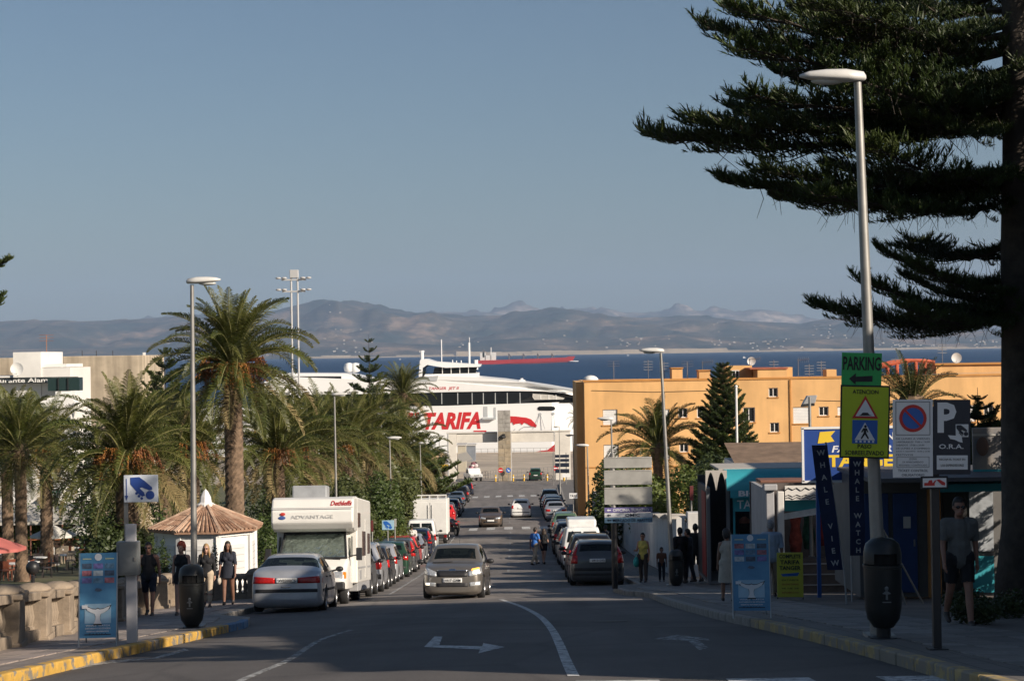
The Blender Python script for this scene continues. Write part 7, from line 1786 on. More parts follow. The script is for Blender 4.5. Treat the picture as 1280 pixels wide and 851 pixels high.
# yellow price board
D5 = 41.5; p = P(988, 744, D5); t = thing('price_board', 'yellow COMPLETE TARIFA TANGER price board on the pavement', 'advertising board', (p.x, D5, zg(D5) + KERB), R(-4)); yb = M('board_yellow', (.58, .55, .06), .5, ns=3, na=.06)
bd = MB().box((0, 0, .53), (.56, .03, .96)).build('panel', yb, t, bevel=.006)
for sx in (-1, 1): MB().tube([(sx*.25, .02, 1.0), (sx*.25, .3, 0)], .012, 6).tube([(sx*.27, 0, .1), (sx*.27, 0, 0)], .012, 6).build('leg', BLKP, t)
for k, (s, ww, hh, m) in enumerate((('COMPLETE', .46, .085, INK), ('TARIFA', .42, .09, INK), ('TANGER', .46, .09, INK))): text(s, m, bd, (0, -.018, .93 - .125*k), w=ww, h=hh, bold=.03, depth=.003)
MB().prism([(-.2, .55), (.2, .58), (.16, .51), (-.16, .50)], -.02, -.016, 'y').build('ferry_picture', SBL, bd)
for k, s in enumerate(('IDA Y VUELTA', 'SALIDAS DIARIAS', '9:00  11:00  13:00', 'INFORMACION')): text(s, M('print_red', (.4, .05, .03), .5) if k % 2 else INK, bd, (0, -.018, .42 - .09*k), w=.36, h=.035, bold=.01, depth=.002)
# ---------------------------------------------------------------- feather banners
def banner(label, top, bot, D, letters, w, pole=None, seed=0, by=0):
 a, b = P(*top, D), P(*bot, D); t = thing('feather_banner', label, 'banner', (b.x, D, b.z), 0, 'whale watch banners'); v = a - b; n = 16; mb = MB(); nv = M('banner_navy', (.012, .022, .075), .7, ns=4, na=.2)
 for j in range(n + 1):
  f = j/n; c = v*f; wav = .03*math.sin(f*9 + seed)
  for k in (0, .5, 1): mb.v.append((c.x + (k - .5)*w, wav*(k + .4) - .02, c.z))
 for j in range(n):
  for k in range(2): mb.f.append((j*3+k, j*3+k+1, (j+1)*3+k+1, (j+1)*3+k)); mb.mi.append(0)
 cl = mb.build('cloth', nv, t, smooth=True)
 z0 = zg(D, b.x) + KERB - b.z
 if pole: p0 = P(*pole, D); MB().tube([(v.x + w*.45, .05, v.z + .05), (w*.6, .05, 0), (p0.x - b.x, .05, z0)], .018, 8).build('pole', M('banner_pole', (.4, .41, .42), .4, .5), t)
 else: MB().tube([(v.x*.5 - w*.4, .04, v.z + .05), (-w*.4, .04, z0)], .018, 8).build('pole', M('banner_pole', (.4, .41, .42), .4, .5), t)
 for k, ch in enumerate(letters):
  if ch == ' ': continue
  f = .94 - .88*k/(len(letters) - 1); c = v*f; text(ch, M('banner_print', (.5, .5, .52), .6), cl, (c.x, -.10, c.z), (PI/2, -math.atan2(v.x, v.z)*-1 if False else math.atan2(-v.x, v.z)*-1, 0), h=.105, size=1, bold=.02, depth=.003)
banner('navy WHALE VIEW feather banner leaning beside the yellow price board', (1024, 556), (1044, 712), 37.0, 'WHALE VIEW', .30, (1059, 762), 1)
banner('navy WHALE WATCH feather banner behind the lamp pole', (1070, 572), (1072, 694), 38.5, 'WHALE WATCH', .30, None, 2)
# ---------------------------------------------------------------- blue ferry company billboard
D6 = 42.5; s6 = D6/FPX; p0 = P(1004, 603, D6); p1 = P(1142, 533, D6); zb_ = zg(D6) + KERB
t = thing('billboard', 'blue FAST FERRY TANGER billboard with yellow flag on two blue legs', 'billboard', ((p0.x + p1.x)/2, D6, zb_)); W6 = p1.x - p0.x; za, zc = p0.z - zb_ + .02, P(1004, 535, D6).z - zb_
bb = M('billboard_blue', (.018, .06, .26), .45, ns=1.2, na=.08); ylw = M('billboard_yellow', (.8, .55, .04), .5)
bd = MB().box((0, 0, (za + zc)/2), (W6, .05, zc - za)).build('panel', bb, t)
fr = MB()
for (x_, z_, a_, b_) in ((0, zc, W6 + .06, .05), (0, za, W6 + .06, .05), (-W6/2, (za+zc)/2, .05, zc - za), (W6/2, (za+zc)/2, .05, zc - za)): fr.box((x_, -.008, z_), (a_, .08, b_))
fr.build('frame', SW, bd); hB = zc - za
MB().prism([(-W6/2 + .33, zc - .34), (-W6/2 + .38, zc - .09), (-W6/2 + .72, zc - .07), (-W6/2 + .62, zc - .18), (-W6/2 + .70, zc - .30), (-W6/2 + .50, zc - .33)], -.034, -.027, 'y').build('flag_emblem', ylw, bd)
text('COMPANY', SW, bd, (.34, -.027, zc - .20), w=1.25, h=.17, bold=.02, depth=.004); text('FAST FERRY', SW, bd, (.18, -.027, zc - .47), w=1.55, h=.15, bold=.02, shear=.2, depth=.004); text('TANGER', ylw, bd, (.18, -.027, za + .45), w=1.75, h=.27, bold=.035, depth=.004)
MB().prism([(0, za + .1), (.6, za + .1), (.55, za + .17), (.25, za + .19), (.2, za + .25), (.12, za + .19)], -.034, -.027, 'y').build('ship_emblem', SW, bd)
for x_ in (-W6/2 + .33, W6/2 - .2): MB().box((x_, .06, zc/2), (.085, .06, zc)).build('leg', M('leg_blue', (.03, .12, .4), .5), t)
# ---------------------------------------------------------------- kiosks on the right
TEAL = M('kiosk_teal', (.035, .30, .36), .5, ns=2, na=.08); BRN = M('kiosk_brown', (.2, .09, .06), .7, ns=3, na=.2)
def teal_kiosk():
 D = 57.5; zb = zg(D) + KERB; x0, x1 = P(884, 600, D).x, P(1030, 600, D).x; zt = P(940, 586, D).z
 t = thing('teal_kiosk', 'teal roofed kiosk with barrel awning and red side panel', 'kiosk', (x0, D, zb)); W = x1 - x0; H = zt - zb
 dk = M('kiosk_charcoal', (.05, .05, .055), .6, ns=3, na=.2)
 MB().box((W/2, 3.02, H*.45), (W, .1, H*.9)).build('rear_wall', dk, t); MB().box((.06, 1.6, H*.42), (.1, 2.8, H*.84)).build('side_wall', dk, t)
 MB().box((.0, 1.2, H*.42), (.02, 1.1, H*.74)).build('red_panel', M('kiosk_red', (.26, .02, .015), .6, ns=2, na=.15), t)
 MB().box((W - .05, 1.6, H*.42), (.1, 2.8, H*.84)).build('side_wall', dk, t); MB().box((W/2, 1.6, .04), (W, 2.9, .08)).build('floor', M('kiosk_floor', (.2, .2, .2), .8), t)
 for xx in (.03, .62): MB().box((xx, .12, H*.42), (.1, .1, H*.84)).build('post', M('kiosk_post', (.14, .15, .16), .5), t)
 MB().box((.80, .1, H*.40), (.06, .06, H*.78)).build('post', TEAL, t)
 # barrel shell: a curved awning along the front and arched ends
 n = 8; mb = MB()
 for (xx) in (.55, W + .1):
  for k in range(n + 1): a = (PI/2)*k/n; mb.v.append((xx, .55 - .85*math.sin(a) + .0, H - .62 + .60*math.cos(a)))
 for k in range(n): mb.f.append((k, k+1, n+1+k+1, n+1+k)); mb.mi.append(0)
 mb.build('barrel_awning', TEAL, t, smooth=True)
 MB().box((W/2 + .3, 1.8, H - .03), (W - .2, 2.6, .06)).build('roof', M('kiosk_roof_pale', (.45, .42, .38), .7), t)
 for k in range(2):
  pts = [(-.06 + .32*k, H - .02)] + [(-.06 + .32*k + .31*j/8, H - .62 + .55*math.sin(PI*j/8)) for j in range(9)] + [(.26 + .32*k, H - .02)]
  MB().prism(pts, -.12, -.02, 'y').build('arched_valance', M('kiosk_roof_pale', (.45, .42, .38), .7), t)
 MB().box((W/2 + .4, -.34, H - .72), (W - .5, .05, .22)).build('fascia', TEAL, t)
 MB().box((W/2 + .5, -.04, H - 1.06), (W - .55, .04, .40)).build('window_header', TEAL, t)
 text('BIO', SW, t, (1.2, -.375, H - .70), w=.62, h=.17, bold=.035, depth=.006); text('TATOO', SW, t, (1.45, -.064, H - 1.05), w=1.15, h=.26, bold=.01, depth=.006)
 MB().box((W/2 + .5, 0, H*.32), (W - .9, .03, H*.42)).build('shop_window', glassmat('shop_glass', (.4, .42, .4), .55), t)
 MB().box((W/2 + .5, .0, .3), (W - .9, .1, .55)).build('counter', M('kiosk_counter', (.25, .24, .23), .7), t)
 r = random.Random(6)
 for k in range(5): tag(MB().lathe([(.16, 0), (.2, .3), (.13, .6), (.17, .85), (.05, .95)], 10).build('hanging_garment', M('garment_%d' % k, (r.uniform(.04, .3), r.uniform(.03, .12), r.uniform(.03, .12)), .9, ns=5, na=.3), None, smooth=True, loc=(x0 + 1.2 + .4*k, D + .9, zb + 1.0)), ['rust', 'dark wine', 'brown', 'maroon', 'plum'][k] + ' garment hanging inside the teal kiosk', 'garment', 'garments in the kiosks')
teal_kiosk()
def white_kiosk():
 D = 47.5; zb = zg(D) + KERB; x0, x1 = P(957, 620, D).x, P(1100, 620, D).x; zt = P(980, 601, D).z; W = x1 - x0; H = zt - zb
 t = thing('souvenir_kiosk', 'white columned souvenir kiosk with dolphin frieze and brown roof', 'kiosk', (x0, D, zb)); wm = M('kiosk_white', (.66, .64, .6), .6, ns=2, na=.08); cm = M('column_grey', (.36, .36, .37), .7, ns=2, na=.12)
 MB().box((W/2, .3, H), (W + .3, .9, .07)).build('roof', BRN, t, bevel=.02); MB().box((.1, -.06, H - .14), (.34, .3, .16)).build('cornice', cm, t, bevel=.03)
 MB().box((.10, 0, H*.46), (.2, .2, H*.92)).build('column', cm, t, bevel=.02); MB().box((.36, .0, H*.46), (.16, .2, H*.9)).build('column', wm, t, bevel=.02); MB().box((W - .1, 0, H*.46), (.2, .2, H*.92)).build('column', wm, t, bevel=.02)
 fz = MB().box((W/2 + .25, -.02, H - .29), (W - .45, .08, .36)).build('frieze', wm, t)
 for k in range(int((W - .6)/.42)):
  x = .66 + k*.42
  for s in (-1, 1): MB().tube([(x, -.07, H - .22), (x + s*.10, -.07, H - .17), (x + s*.2, -.07, H - .24)], .012, 5).build('dolphin_motif', INK, fz)
  MB().tube([(x - .2, -.07, H - .38), (x - .1, -.07, H - .34), (x, -.07, H - .39), (x + .1, -.07, H - .34), (x + .2, -.07, H - .38)], .009, 4).build('wave_motif', INK, fz)
  MB().tube([(x - .2, -.07, H - .43), (x - .1, -.07, H - .40), (x, -.07, H - .45), (x + .1, -.07, H - .40), (x + .2, -.07, H - .43)], .009, 4).build('wave_motif', INK, fz)
 MB().box((W/2, 3.2, H*.46), (W, .1, H*.92)).build('rear_wall', M('kiosk_inside', (.12, .10, .09), .9, ns=2, na=.3), t); MB().box((.08, 1.7, H*.46), (.1, 2.9, H*.92)).build('side_wall', cm, t)
 MB().box((W/2 + .2, .1, .42), (W - .6, .5, .84)).build('counter', M('counter_dark', (.09, .07, .06), .7, ns=3, na=.2), t)
 for k in range(3): MB().box((W/2 + .2, -.17, .2 + .26*k), (W - .65, .04, .03)).build('counter_slat', M('slat_pale', (.3, .28, .26), .7), t)
 # slanted canvas awning
 MB().add([(.42, -.08, H - .95), (W - .2, -.9, H - .55), (W - .2, -.06, H - .46), (.42, -.04, H - .80)], [(0, 1, 2, 3)]).build('canvas_awning', M('canvas', (.42, .42, .40), .8, ns=6, na=.2), t)
 MB().box((W/2 + .1, .3, H - .62), (W - .8, .04, .3)).build('teal_banner', TEAL, t)
 r = random.Random(9)
 lb = ['striped red and brown', 'green knitted', 'dark red long', 'black fringed', 'ochre', 'teal patterned', 'grey wool']
 for k in range(7): tag(MB().lathe([(.12, 0), (.17, .35), (.11, .7), (.16, .95), (.04, 1.05)], 10).build('hanging_garment', M('souvenir_%d' % k, ((.3, .06, .04), (.04, .14, .08), (.25, .03, .03), (.03, .03, .03), (.35, .2, .04), (.03, .2, .2), (.2, .2, .2))[k], .9, ns=7, na=.5), None, smooth=True, loc=(x0 + .8 + .36*k, D + .5 + .2*(k % 2), zb + .9 + .1*(k % 3))), lb[k] + ' garment hanging inside the souvenir kiosk', 'garment', 'garments in the kiosks')
white_kiosk()
def blue_kiosk():
 D = 40.0; zb = zg(D) + KERB; x0, x1 = P(1078, 620, D).x, P(1262, 620, D).x; zt = P(1150, 596, D).z; W = x1 - x0; H = zt - zb
 t = thing('blue_kiosk', 'kiosk with dark blue doors, orange pillar and teal awning behind the man', 'kiosk', (x0, D, zb)); bl = M('door_blue', (.015, .05, .17), .5, ns=3, na=.12)
 MB().box((W/2, 2.0, H*.5), (W, 3.2, H)).build('cabin', M('cabin_grey', (.13, .125, .12), .7, ns=2, na=.12), t)
 for k, x in enumerate((.35, .95)):
  d = MB().box((x, .36, H*.45), (.5, .06, H*.82)).build('door', bl, t, bevel=.01); MB().box((x + .18, .31, H*.45), (.03, .04, .14)).build('handle', CHR_, d)
 MB().box((.98, .30, H*.62), (.15, .03, .24)).build('meter_box', M('pale_box', (.5, .5, .5), .6), t)
 MB().box((1.55, .32, H*.5), (.26, .12, H)).build('pillar', M('pillar_orange', (.45, .2, .06), .7, ns=2, na=.15), t)
 MB().box((2.0, .36, H*.5), (.5, .05, H*.9)).build('dark_opening', M('opening_dark', (.02, .02, .02), .9), t)  # flat dark panel on the cabin, shade of an opening painted in
 MB().box((2.55, .35, H*.62), (.5, .05, H*.5)).build('poster_panel', M('poster_pale', (.28, .3, .32), .6, ns=5, na=.35), t); MB().box((2.55, .35, H*.18), (.5, .05, H*.3)).build('teal_panel', TEAL, t)
 MB().add([(1.5, -.55, H - .12), (W, -.55, H - .12), (W, .4, H + .02), (1.5, .4, H + .02)], [(0, 1, 2, 3)]).build('awning', TEAL, t); MB().box(((1.5 + W)/2, -.55, H - .20), (W - 1.5, .02, .16)).build('awning_valance', TEAL, t)
 MB().box((W/2, .2, H + .06), (W + .3, 4, .08)).build('roof', M('kiosk_roof_dark', (.1, .1, .11), .7), t)
 # photo advertisement panel on the roof
 px0, px1 = P(1214, 560, D).x - x0, P(1252, 560, D).x - x0; z0, z1 = P(1230, 595, D).z - zb, P(1230, 534, D).z - zb
 b = MB().box(((px0 + px1)/2, -.1, (z0 + z1)/2), (px1 - px0, .06, z1 - z0)).build('photo_panel', M('advert_photo', (.16, .17, .19), .5, ns=2.2, c2=(.30, .26, .22)), t, bevel=.01); MB().box(((px0 + px1)/2, -.14, z0 + .08), (px1 - px0, .03, .14)).build('panel_band', TEAL, b); MB().box(((px0 + px1)/2, -.14, z1 - .15), (px1 - px0, .02, .04)).build('panel_line', SGREY, b)
 MB().ball(((px0 + px1)/2 - .12, -.16, (z0 + z1)/2 + .12), (.13, .02, .2), 10, 7).build('pictured_figure', M('photo_skin', (.12, .07, .05), .7), b)
CHR_ = M('handle_metal', (.4, .4, .4), .3, .9)
blue_kiosk()
t = thing('rear_low_roof', 'weathered brown low roof behind the kiosks', 'building', (0, 0, 0)); D = 78; a, b = P(922, 560, D), P(1010, 582, D); MB().box2((a.x, D, zg(D)), (P(1040, 560, D).x, D + 5, P(960, 580, D).z)).build('wall', WHITEP, t); MB().add([(a.x - .1, D - .2, P(960, 582, D).z), (P(1040, 560, D).x, D - .2, P(960, 582, D).z), (P(1040, 560, D).x, D + 5, P(960, 560, D).z), (a.x, D + 5, P(960, 560, D).z)], [(0, 1, 2, 3)]).build('roof', M('old_roof', (.2, .135, .09), .9, ns=1.5, na=.3, bump=.4), t)
t = thing('trestle', 'folded metal trestle leaning by the blue doors', 'trestle', (P(1125, 730, 36).x, 36, zg(36) + KERB))
for a_, b_ in (((-.35, 0, 1.5), (.1, 0, 0)), ((-.35, 0, 1.5), (.45, .1, 0)), ((-.45, .02, 1.35), (-.5, .1, 0.1))): MB().tube([a_, b_], .018, 6).build('leg', GALV, t)
# ---------------------------------------------------------------- left side: balustrade, ticket post, kiosk, terrace
def balustrade():
 sm = M('balustrade_stone', (.26, .205, .15), .9, ns=3, na=.35, bump=.5, bs=12); t = thing('balustrade', 'weathered stone balustrade with round capped piers along the left pavement', 'balustrade', (0, 0, 0))
 pm = MB().box((0, 0, .36), (.5, .5, .72)).box((0, 0, .05), (.58, .58, .1)).box((0, 0, .75), (.6, .6, .08)).mesh('pier', sm, bevel=.02)
 cap = MB().lathe([(.29, 0), (.28, .03), (.22, .08), (.12, .11), (.01, .12)], 14).mesh('pier_cap', sm, smooth=True)
 bal = MB().lathe([(.075, 0), (.075, .04), (.045, .07), (.07, .2), (.05, .33), (.04, .38), (.07, .41), (.07, .45)], 8).mesh('baluster', sm, smooth=35)
 X = lambda y: -7.2 - max(0, y - 26) * .09
 y = 22.5; k = 0; step = 2.55
 xs_ = [-9.75, -8.75, -7.75, -6.85]      # return towards the street before the kiosk
 for i_, x in enumerate(xs_):
  z = zg(57.5, x) + KERB; p = link('pier', pm, t, (x, 57.5, z)); link('pier_cap', cap, p, (0, 0, .79))
  if i_ < 3:
   for (zz, hh, ww) in ((.09, .18, .3), (.70, .13, .34)): MB().box((0, 0, 0), (.5, ww, hh)).build('rail', sm, t, bevel=.012, loc=(x + .5, 57.5, z + zz))
   for j in range(3): link('baluster', bal, t, (x + .34 + .16*j, 57.5, z + .18))
 while y < 61:
  if 45.5 < y < 49: y += step; continue
  x = X(y); z = zg(y, x) + KERB; p = link('pier', pm, t, (x, y, z), (0, 0, R(5))); link('pier_cap', cap, p, (0, 0, .79))
  if y + step < 61 and not 42.9 < y < 45.6:
   s = gslope(y + step/2); ym = y + step/2; x = X(ym); zm = zg(ym, x) + KERB; L = (step - .5)/math.cos(s)
   for (zz, hh, ww) in ((.09, .18, .3), (.70, .13, .34)):
    MB().box((0, 0, 0), (ww, L, hh)).build('rail', sm, t, bevel=.012, loc=(x, ym, zm + zz), rot=(s, 0, R(5)))
   for j in range(9):
    yy = y + .32 + (step - .64)*j/8; x = X(yy); link('baluster', bal, t, (x, yy, zg(yy, x) + KERB + .18))
  y += step; k += 1
balustrade()
Dm = 27.3; p = P(163, 784, Dm); t = thing('ticket_post', 'grey ticket machine post with a blue coin hand sign on top', 'parking ticket post', (p.x, Dm, zg(Dm, p.x) + KERB)); sm_ = Dm/FPX; zb_ = t.location.z
def hz(py): return P(163, py, Dm).z - zb_
pl_m = M('post_pale_grey', (.5, .49, .5), .5, ns=4, na=.1); bx_m = M('cabinet_grey', (.17, .18, .18), .45, ns=3, na=.12)
MB().box((.02, .03, hz(655)/2), (13*sm_, .08, hz(655))).build('lower_post', pl_m, t, bevel=.006); MB().box((-.05, .06, hz(600)/2 + .2), (.055, .04, hz(600) - .4)).build('upper_post', GALV, t)
c_ = MB().box((-.01, -.02, (hz(718) + hz(676))/2), (27*sm_, .2, hz(676) - hz(718))).build('cabinet', bx_m, t, bevel=.012); MB().box((.0, -.125, (hz(718) + hz(676))/2), (22*sm_, .01, (hz(676) - hz(718))*.86)).build('cabinet_door', bx_m, c_, bevel=.004); MB().box((.1, -.135, (hz(718) + hz(676))/2), (.02, .02, .05)).build('lock', CHR_, c_)
b = MB().box((16*sm_, -.02, (hz(627.5) + hz(593.5))/2), (43*sm_, .015, hz(593.5) - hz(627.5))).build('coin_sign', M('coin_sign_white', (.62, .66, .72), .5), t, bevel=.01); hand_icon(b, 17.5*sm_, (hz(627.5) + hz(593.5))/2, .33, -.029, M('coin_blue', (.02, .06, .26), .5)); MB().tube([(-2*sm_, -.03, hz(598)), (-2*sm_, -.03, hz(622))], .006, 5).prism([(-4*sm_, hz(619)), (0, hz(619)), (-2*sm_, hz(625))], -.034, -.029, 'y').build('arrow', _mats['coin_blue'], b)
def tile_kiosk():
 D = 63.0; p = P(258, 700, D); R0 = 1.72; zb = zg(D, p.x) + KERB; t = thing('garden_kiosk', 'white octagonal kiosk with terracotta tiled roof and white cap', 'kiosk', (p.x, D, zb)); ez = P(258, 659, D).z - zb; az = P(258, 632, D).z - zb; tz = P(258, 613, D).z - zb
 wm = M('kiosk_limewash', (.72, .71, .68), .7, ns=1.5, na=.07); n = 8
 def ring(r, off=PI/8): return [(r*math.cos(2*PI*k/n + off), r*math.sin(2*PI*k/n + off)) for k in range(n)]
 pl_ = ring(R0*.92)
 for k in range(n):
  a, b = pl_[k], pl_[(k+1) % n]; m = ((a[0]+b[0])/2, (a[1]+b[1])/2); an = math.atan2(b[1]-a[1], b[0]-a[0]); L = math.hypot(b[0]-a[0], b[1]-a[1])
  w = MB().box((m[0], m[1], ez/2), (L + .05, .12, ez), rz=an).build('wall_panel', wm, t)
  out = Vector((m[0], m[1], 0)).normalized()
  MB().box((m[0] + out.x*.07, m[1] + out.y*.07, ez*.55), (L*.66, .03, ez*.5), rz=an).build('shutter', M('kiosk_shutter', (.62, .61, .59), .6, ns=2, na=.06), w);
  for j in range(5): MB().box((m[0] + out.x*.09, m[1] + out.y*.09, ez*.36 + j*ez*.095), (L*.62, .02, .012), rz=an).build('shutter_line', SGREY, w)
  MB().box((a[0]*1.02, a[1]*1.02, ez/2), (.16, .16, ez), rz=2*PI*k/n + PI/8).build('corner_post', wm, t)
  MB().box((m[0] + out.x*.06, m[1] + out.y*.06, ez - .09), (L + .12, .12, .18), rz=an).build('cornice', wm, t)
 e = ring(R0*1.10); tms = [M('roof_tile_a', (.38, .23, .15), .85, ns=4, na=.3, bump=.3), M('roof_tile_b', (.31, .18, .115), .85, ns=4, na=.3, bump=.3), M('roof_tile_c', (.44, .3, .21), .85, ns=4, na=.3, bump=.3)]
 tr = ring(.22); r = random.Random(4)
 for k in range(n):
  a, b = Vector((*e[k], ez)), Vector((*e[(k+1) % n], ez)); c, d = Vector((*tr[(k+1) % n], az)), Vector((*tr[k], az))
  f = MB().add([a, b, c, d, a - Vector((0, 0, .06)), b - Vector((0, 0, .06))], [(0, 1, 2, 3), (4, 5, 1, 0)]).build('roof_facet', tms[1], t)
  nrm = (b - a).cross(d - a).normalized()
  if nrm.z < 0: nrm = -nrm
  for row in range(5):
   u0, u1 = row/5, (row + 1.15)/5
   for j in range(9):
    s = (j + .5)/9; p0 = a.lerp(b, s).lerp(d.lerp(c, s), u0); p1 = a.lerp(b, s).lerp(d.lerp(c, s), min(1, u1)); wdt = (a - b).length/9*(1 - u0*.8)*.36
    MB().tube([p0 + nrm*.03, p1 + nrm*.015], [wdt, wdt*.8], 5).build('roof_tile', tms[r.randrange(3)], f, recalc=False) if math.sin(2*PI*(k+.5)/n + PI/8) < .1 else None
  MB().tube([a + nrm*.02, d + nrm*.02], .07, 6).build('hip_tile', tms[2], t)
 MB().lathe([(.30, az - .02), (.32, az + .05), (.2, az + .12), (.17, az + .3), (.08, tz - .02), (.01, tz + .05)], 8).build('roof_cap', wm, t)
tile_kiosk()
# terrace with parasols, tables and chairs
def parasol(label, px, py, D, w, m):
 p = P(px, py, D); z = zg(D, p.x) + KERB; h = p.z - z; t = thing('parasol', label, 'parasol', (p.x, D, z), 0, 'terrace parasols'); n = 8; R_ = w/2; mb = MB()
 mb.v = [(0, 0, h + .1)] + [(R_*math.cos(2*PI*k/n + .3), R_*math.sin(2*PI*k/n + .3), h - .42) for k in range(n)] + [(R_*1.0*math.cos(2*PI*k/n + .3), R_*math.sin(2*PI*k/n + .3), h - .54) for k in range(n)]
 mb.f = [(0, 1+k, 1+(k+1) % n) for k in range(n)] + [(1+k, n+1+k, n+1+(k+1) % n, 1+(k+1) % n) for k in range(n)]; mb.mi = [0]*len(mb.f); mb.build('canopy', m, t)
 MB().tube([(0, 0, 0), (0, 0, h + .18)], .025, 8).build('pole', WHITEP, t); MB().lathe([(.28, 0), (.28, .06), (.04, .1)], 12).build('base', M('base_concrete', (.3, .3, .3), .8), t)
 for k in range(n): a = 2*PI*k/n + .3; MB().tube([(0, 0, h + .07), (R_*.98*math.cos(a), R_*.98*math.sin(a), h - .44)], .012, 4).build('rib', WHITEP, t)
parasol('white parasol over the café terrace', 67, 658, 100, 2.4, M('parasol_white', (.6, .58, .53), .8, ns=2, na=.08)); parasol('faded red parasol beside the palm trunk', -10, 671, 75, 2.6, M('parasol_red', (.45, .13, .11), .8, ns=2, na=.12)); parasol('white parasol behind the café awning', 105, 655, 108, 2.4, M('parasol_white', (.6, .58, .53), .8))
def cafe():
 D = 112.0; x0, x1 = P(-40, 650, D).x, P(122, 650, D).x; z = zg(D, x0) + KERB; h = P(50, 646, D).z - z; t = thing('terrace_shelter', 'café shelter with pale canvas roof and dark interior behind the palms', 'shelter', (x0, D, z)); W = x1 - x0; cv = M('canvas_pale', (.5, .47, .42), .8, ns=1, na=.1)
 MB().add([(0, -.5, h - .2), (W, -.5, h - .2), (W - .3, 3, h + .55), (0, 3, h + .55)], [(0, 1, 2, 3)]).build('canvas_roof', cv, t); MB().box((W/2, -.5, h - .3), (W, .03, .22)).build('canvas_valance', cv, t)
 MB().box((W/2, 3, h*.45), (W, .12, h*.9)).build('rear_wall', M('shelter_dark', (.05, .03, .02), .9, ns=2, na=.4), t)
 for k in range(5): MB().tube([(W*k/4*.98 + .05, -.45, 0), (W*k/4*.98 + .05, -.45, h - .2)], .05, 6).build('post', BRN, t)
 MB().box((W/2, -.45, h*.42), (W, .05, .06)).box((W/2, -.45, h*.86), (W, .06, .1)).build('rail', M('rail_orange', (.35, .12, .04), .8), t)
cafe()
def chair_mesh_set(m):
 parts = {'seat': MB().box((0, 0, .45), (.42, .42, .04)).mesh('seat', m), 'backrest': MB().box((0, .2, .70), (.42, .03, .34)).mesh('backrest', m), 'leg': MB().box((0, 0, .225), (.03, .03, .45)).mesh('leg', m)}
 return parts
CM = [chair_mesh_set(M('chair_red_brown', (.2, .06, .03), .6)), chair_mesh_set(M('chair_dark', (.04, .03, .03), .6)), chair_mesh_set(M('chair_pale', (.4, .33, .25), .6))]
def chair(x, y, rz, k, label):
 t = thing('cafe_chair', label, 'chair', (x, y, zg(y, x) + KERB), rz, 'café chairs on the terrace'); c = CM[k]
 link('seat', c['seat'], t); link('backrest', c['backrest'], t)
 for sx in (-1, 1):
  for sy in (-1, 1): link('leg', c['leg'], t, (sx*.19, sy*.19, 0))
tb = MB().lathe([(.02, .70), (.42, .70), (.42, .73), (.02, .73)], 16).mesh('table_top', WHITEP); tl = MB().tube([(0, 0, 0), (0, 0, .7)], .03, 8).mesh('leg', PLB_); tf = MB().lathe([(.25, 0), (.25, .03), (.04, .05)], 12).mesh('foot', PLB_)
r = random.Random(21); kinds = ['red brown', 'dark', 'pale wooden']
tds = ['beside the red parasol', 'under the white parasol', 'beyond the white parasol', 'behind the whale board', 'before the straight palm trunk', 'by the café shelter posts', 'next to the dark bush', 'at the pale palm trunk']
for i, (px, D) in enumerate(((15, 84), (48, 92), (85, 95), (115, 90), (38, 86), (70, 102), (98, 104), (6, 98))):
 x = P(px, 700, D).x; t = thing('cafe_table', 'round white café table ' + tds[i], 'table', (x, D, zg(D, x) + KERB), 0, 'café tables on the terrace'); link('table_top', tb, t); link('leg', tl, t); link('foot', tf, t)
 for k in range(4):
  a = k*PI/2 + jit(r, .4); kk = (i + (k == 3)) % 3; chair(x + .72*math.sin(a)*1, D + .72*math.cos(a), -a, kk, kinds[kk] + ' café chair at the table ' + tds[i])
# lantern on the balustrade pier
t = thing('pier_lantern', 'small black globe lantern on a balustrade pier', 'lantern', (P(37, 690, 30.2).x if False else -7.2 - 4.15*.09, 30.15, zg(30.15, -7.57) + KERB + .9)); MB().tube([(0, 0, 0), (0, 0, .12)], .03, 6).build('stem', BLKP, t); MB().ball((0, 0, .24), .11, 12, 8).build('globe', BLKP, t, smooth=True)
# ---------------------------------------------------------------- clutter at the port gate
def bicycle(label, px, D, rz, c):
 x = P(px, 590, D).x; t = thing('bicycle', label, 'bicycle', (x, D, zg(D, x)), rz, 'bicycles at the port gate')
 for wy in (-.5, .5):
  n = 18; w = MB().tube([(0, wy + .33*math.cos(2*PI*k/n), .34 + .33*math.sin(2*PI*k/n)) for k in range(n + 1)], .02, 4, cap=False).build('wheel', PLB_, t)
 m = M('bike_' + c[0], c[1], .4); MB().tube([(0, -.5, .34), (0, -.15, .36), (0, .35, .85), (0, -.2, .8), (0, -.15, .36)], .022, 5).tube([(0, -.5, .34), (0, -.2, .8)], .018, 5).tube([(0, .5, .34), (0, .36, .95)], .02, 5).build('frame', m, t)
 MB().tube([(-.28, .3, 1.02), (0, .37, .98), (.28, .3, 1.02)], .016, 5).build('handlebar', PLB_, t); MB().box((0, -.22, .9), (.13, .26, .05)).build('saddle', PLB_, t, bevel=.015)
for k, (px, D, rz, c, lb) in enumerate(((661, 266, 1.2, ('silver', (.5, .5, .5)), 'silver bicycle leaning near the dark green off-roader'), (668, 270, 1.5, ('white', (.6, .6, .58)), 'white bicycle standing inside the port gate'), (676, 267, 1.0, ('blue', (.08, .14, .3)), 'blue bicycle by the right gate leg'), (683, 264, 1.35, ('red', (.4, .05, .04)), 'red bicycle next to the no entry sign'))): bicycle(lb, px, D, rz, c)
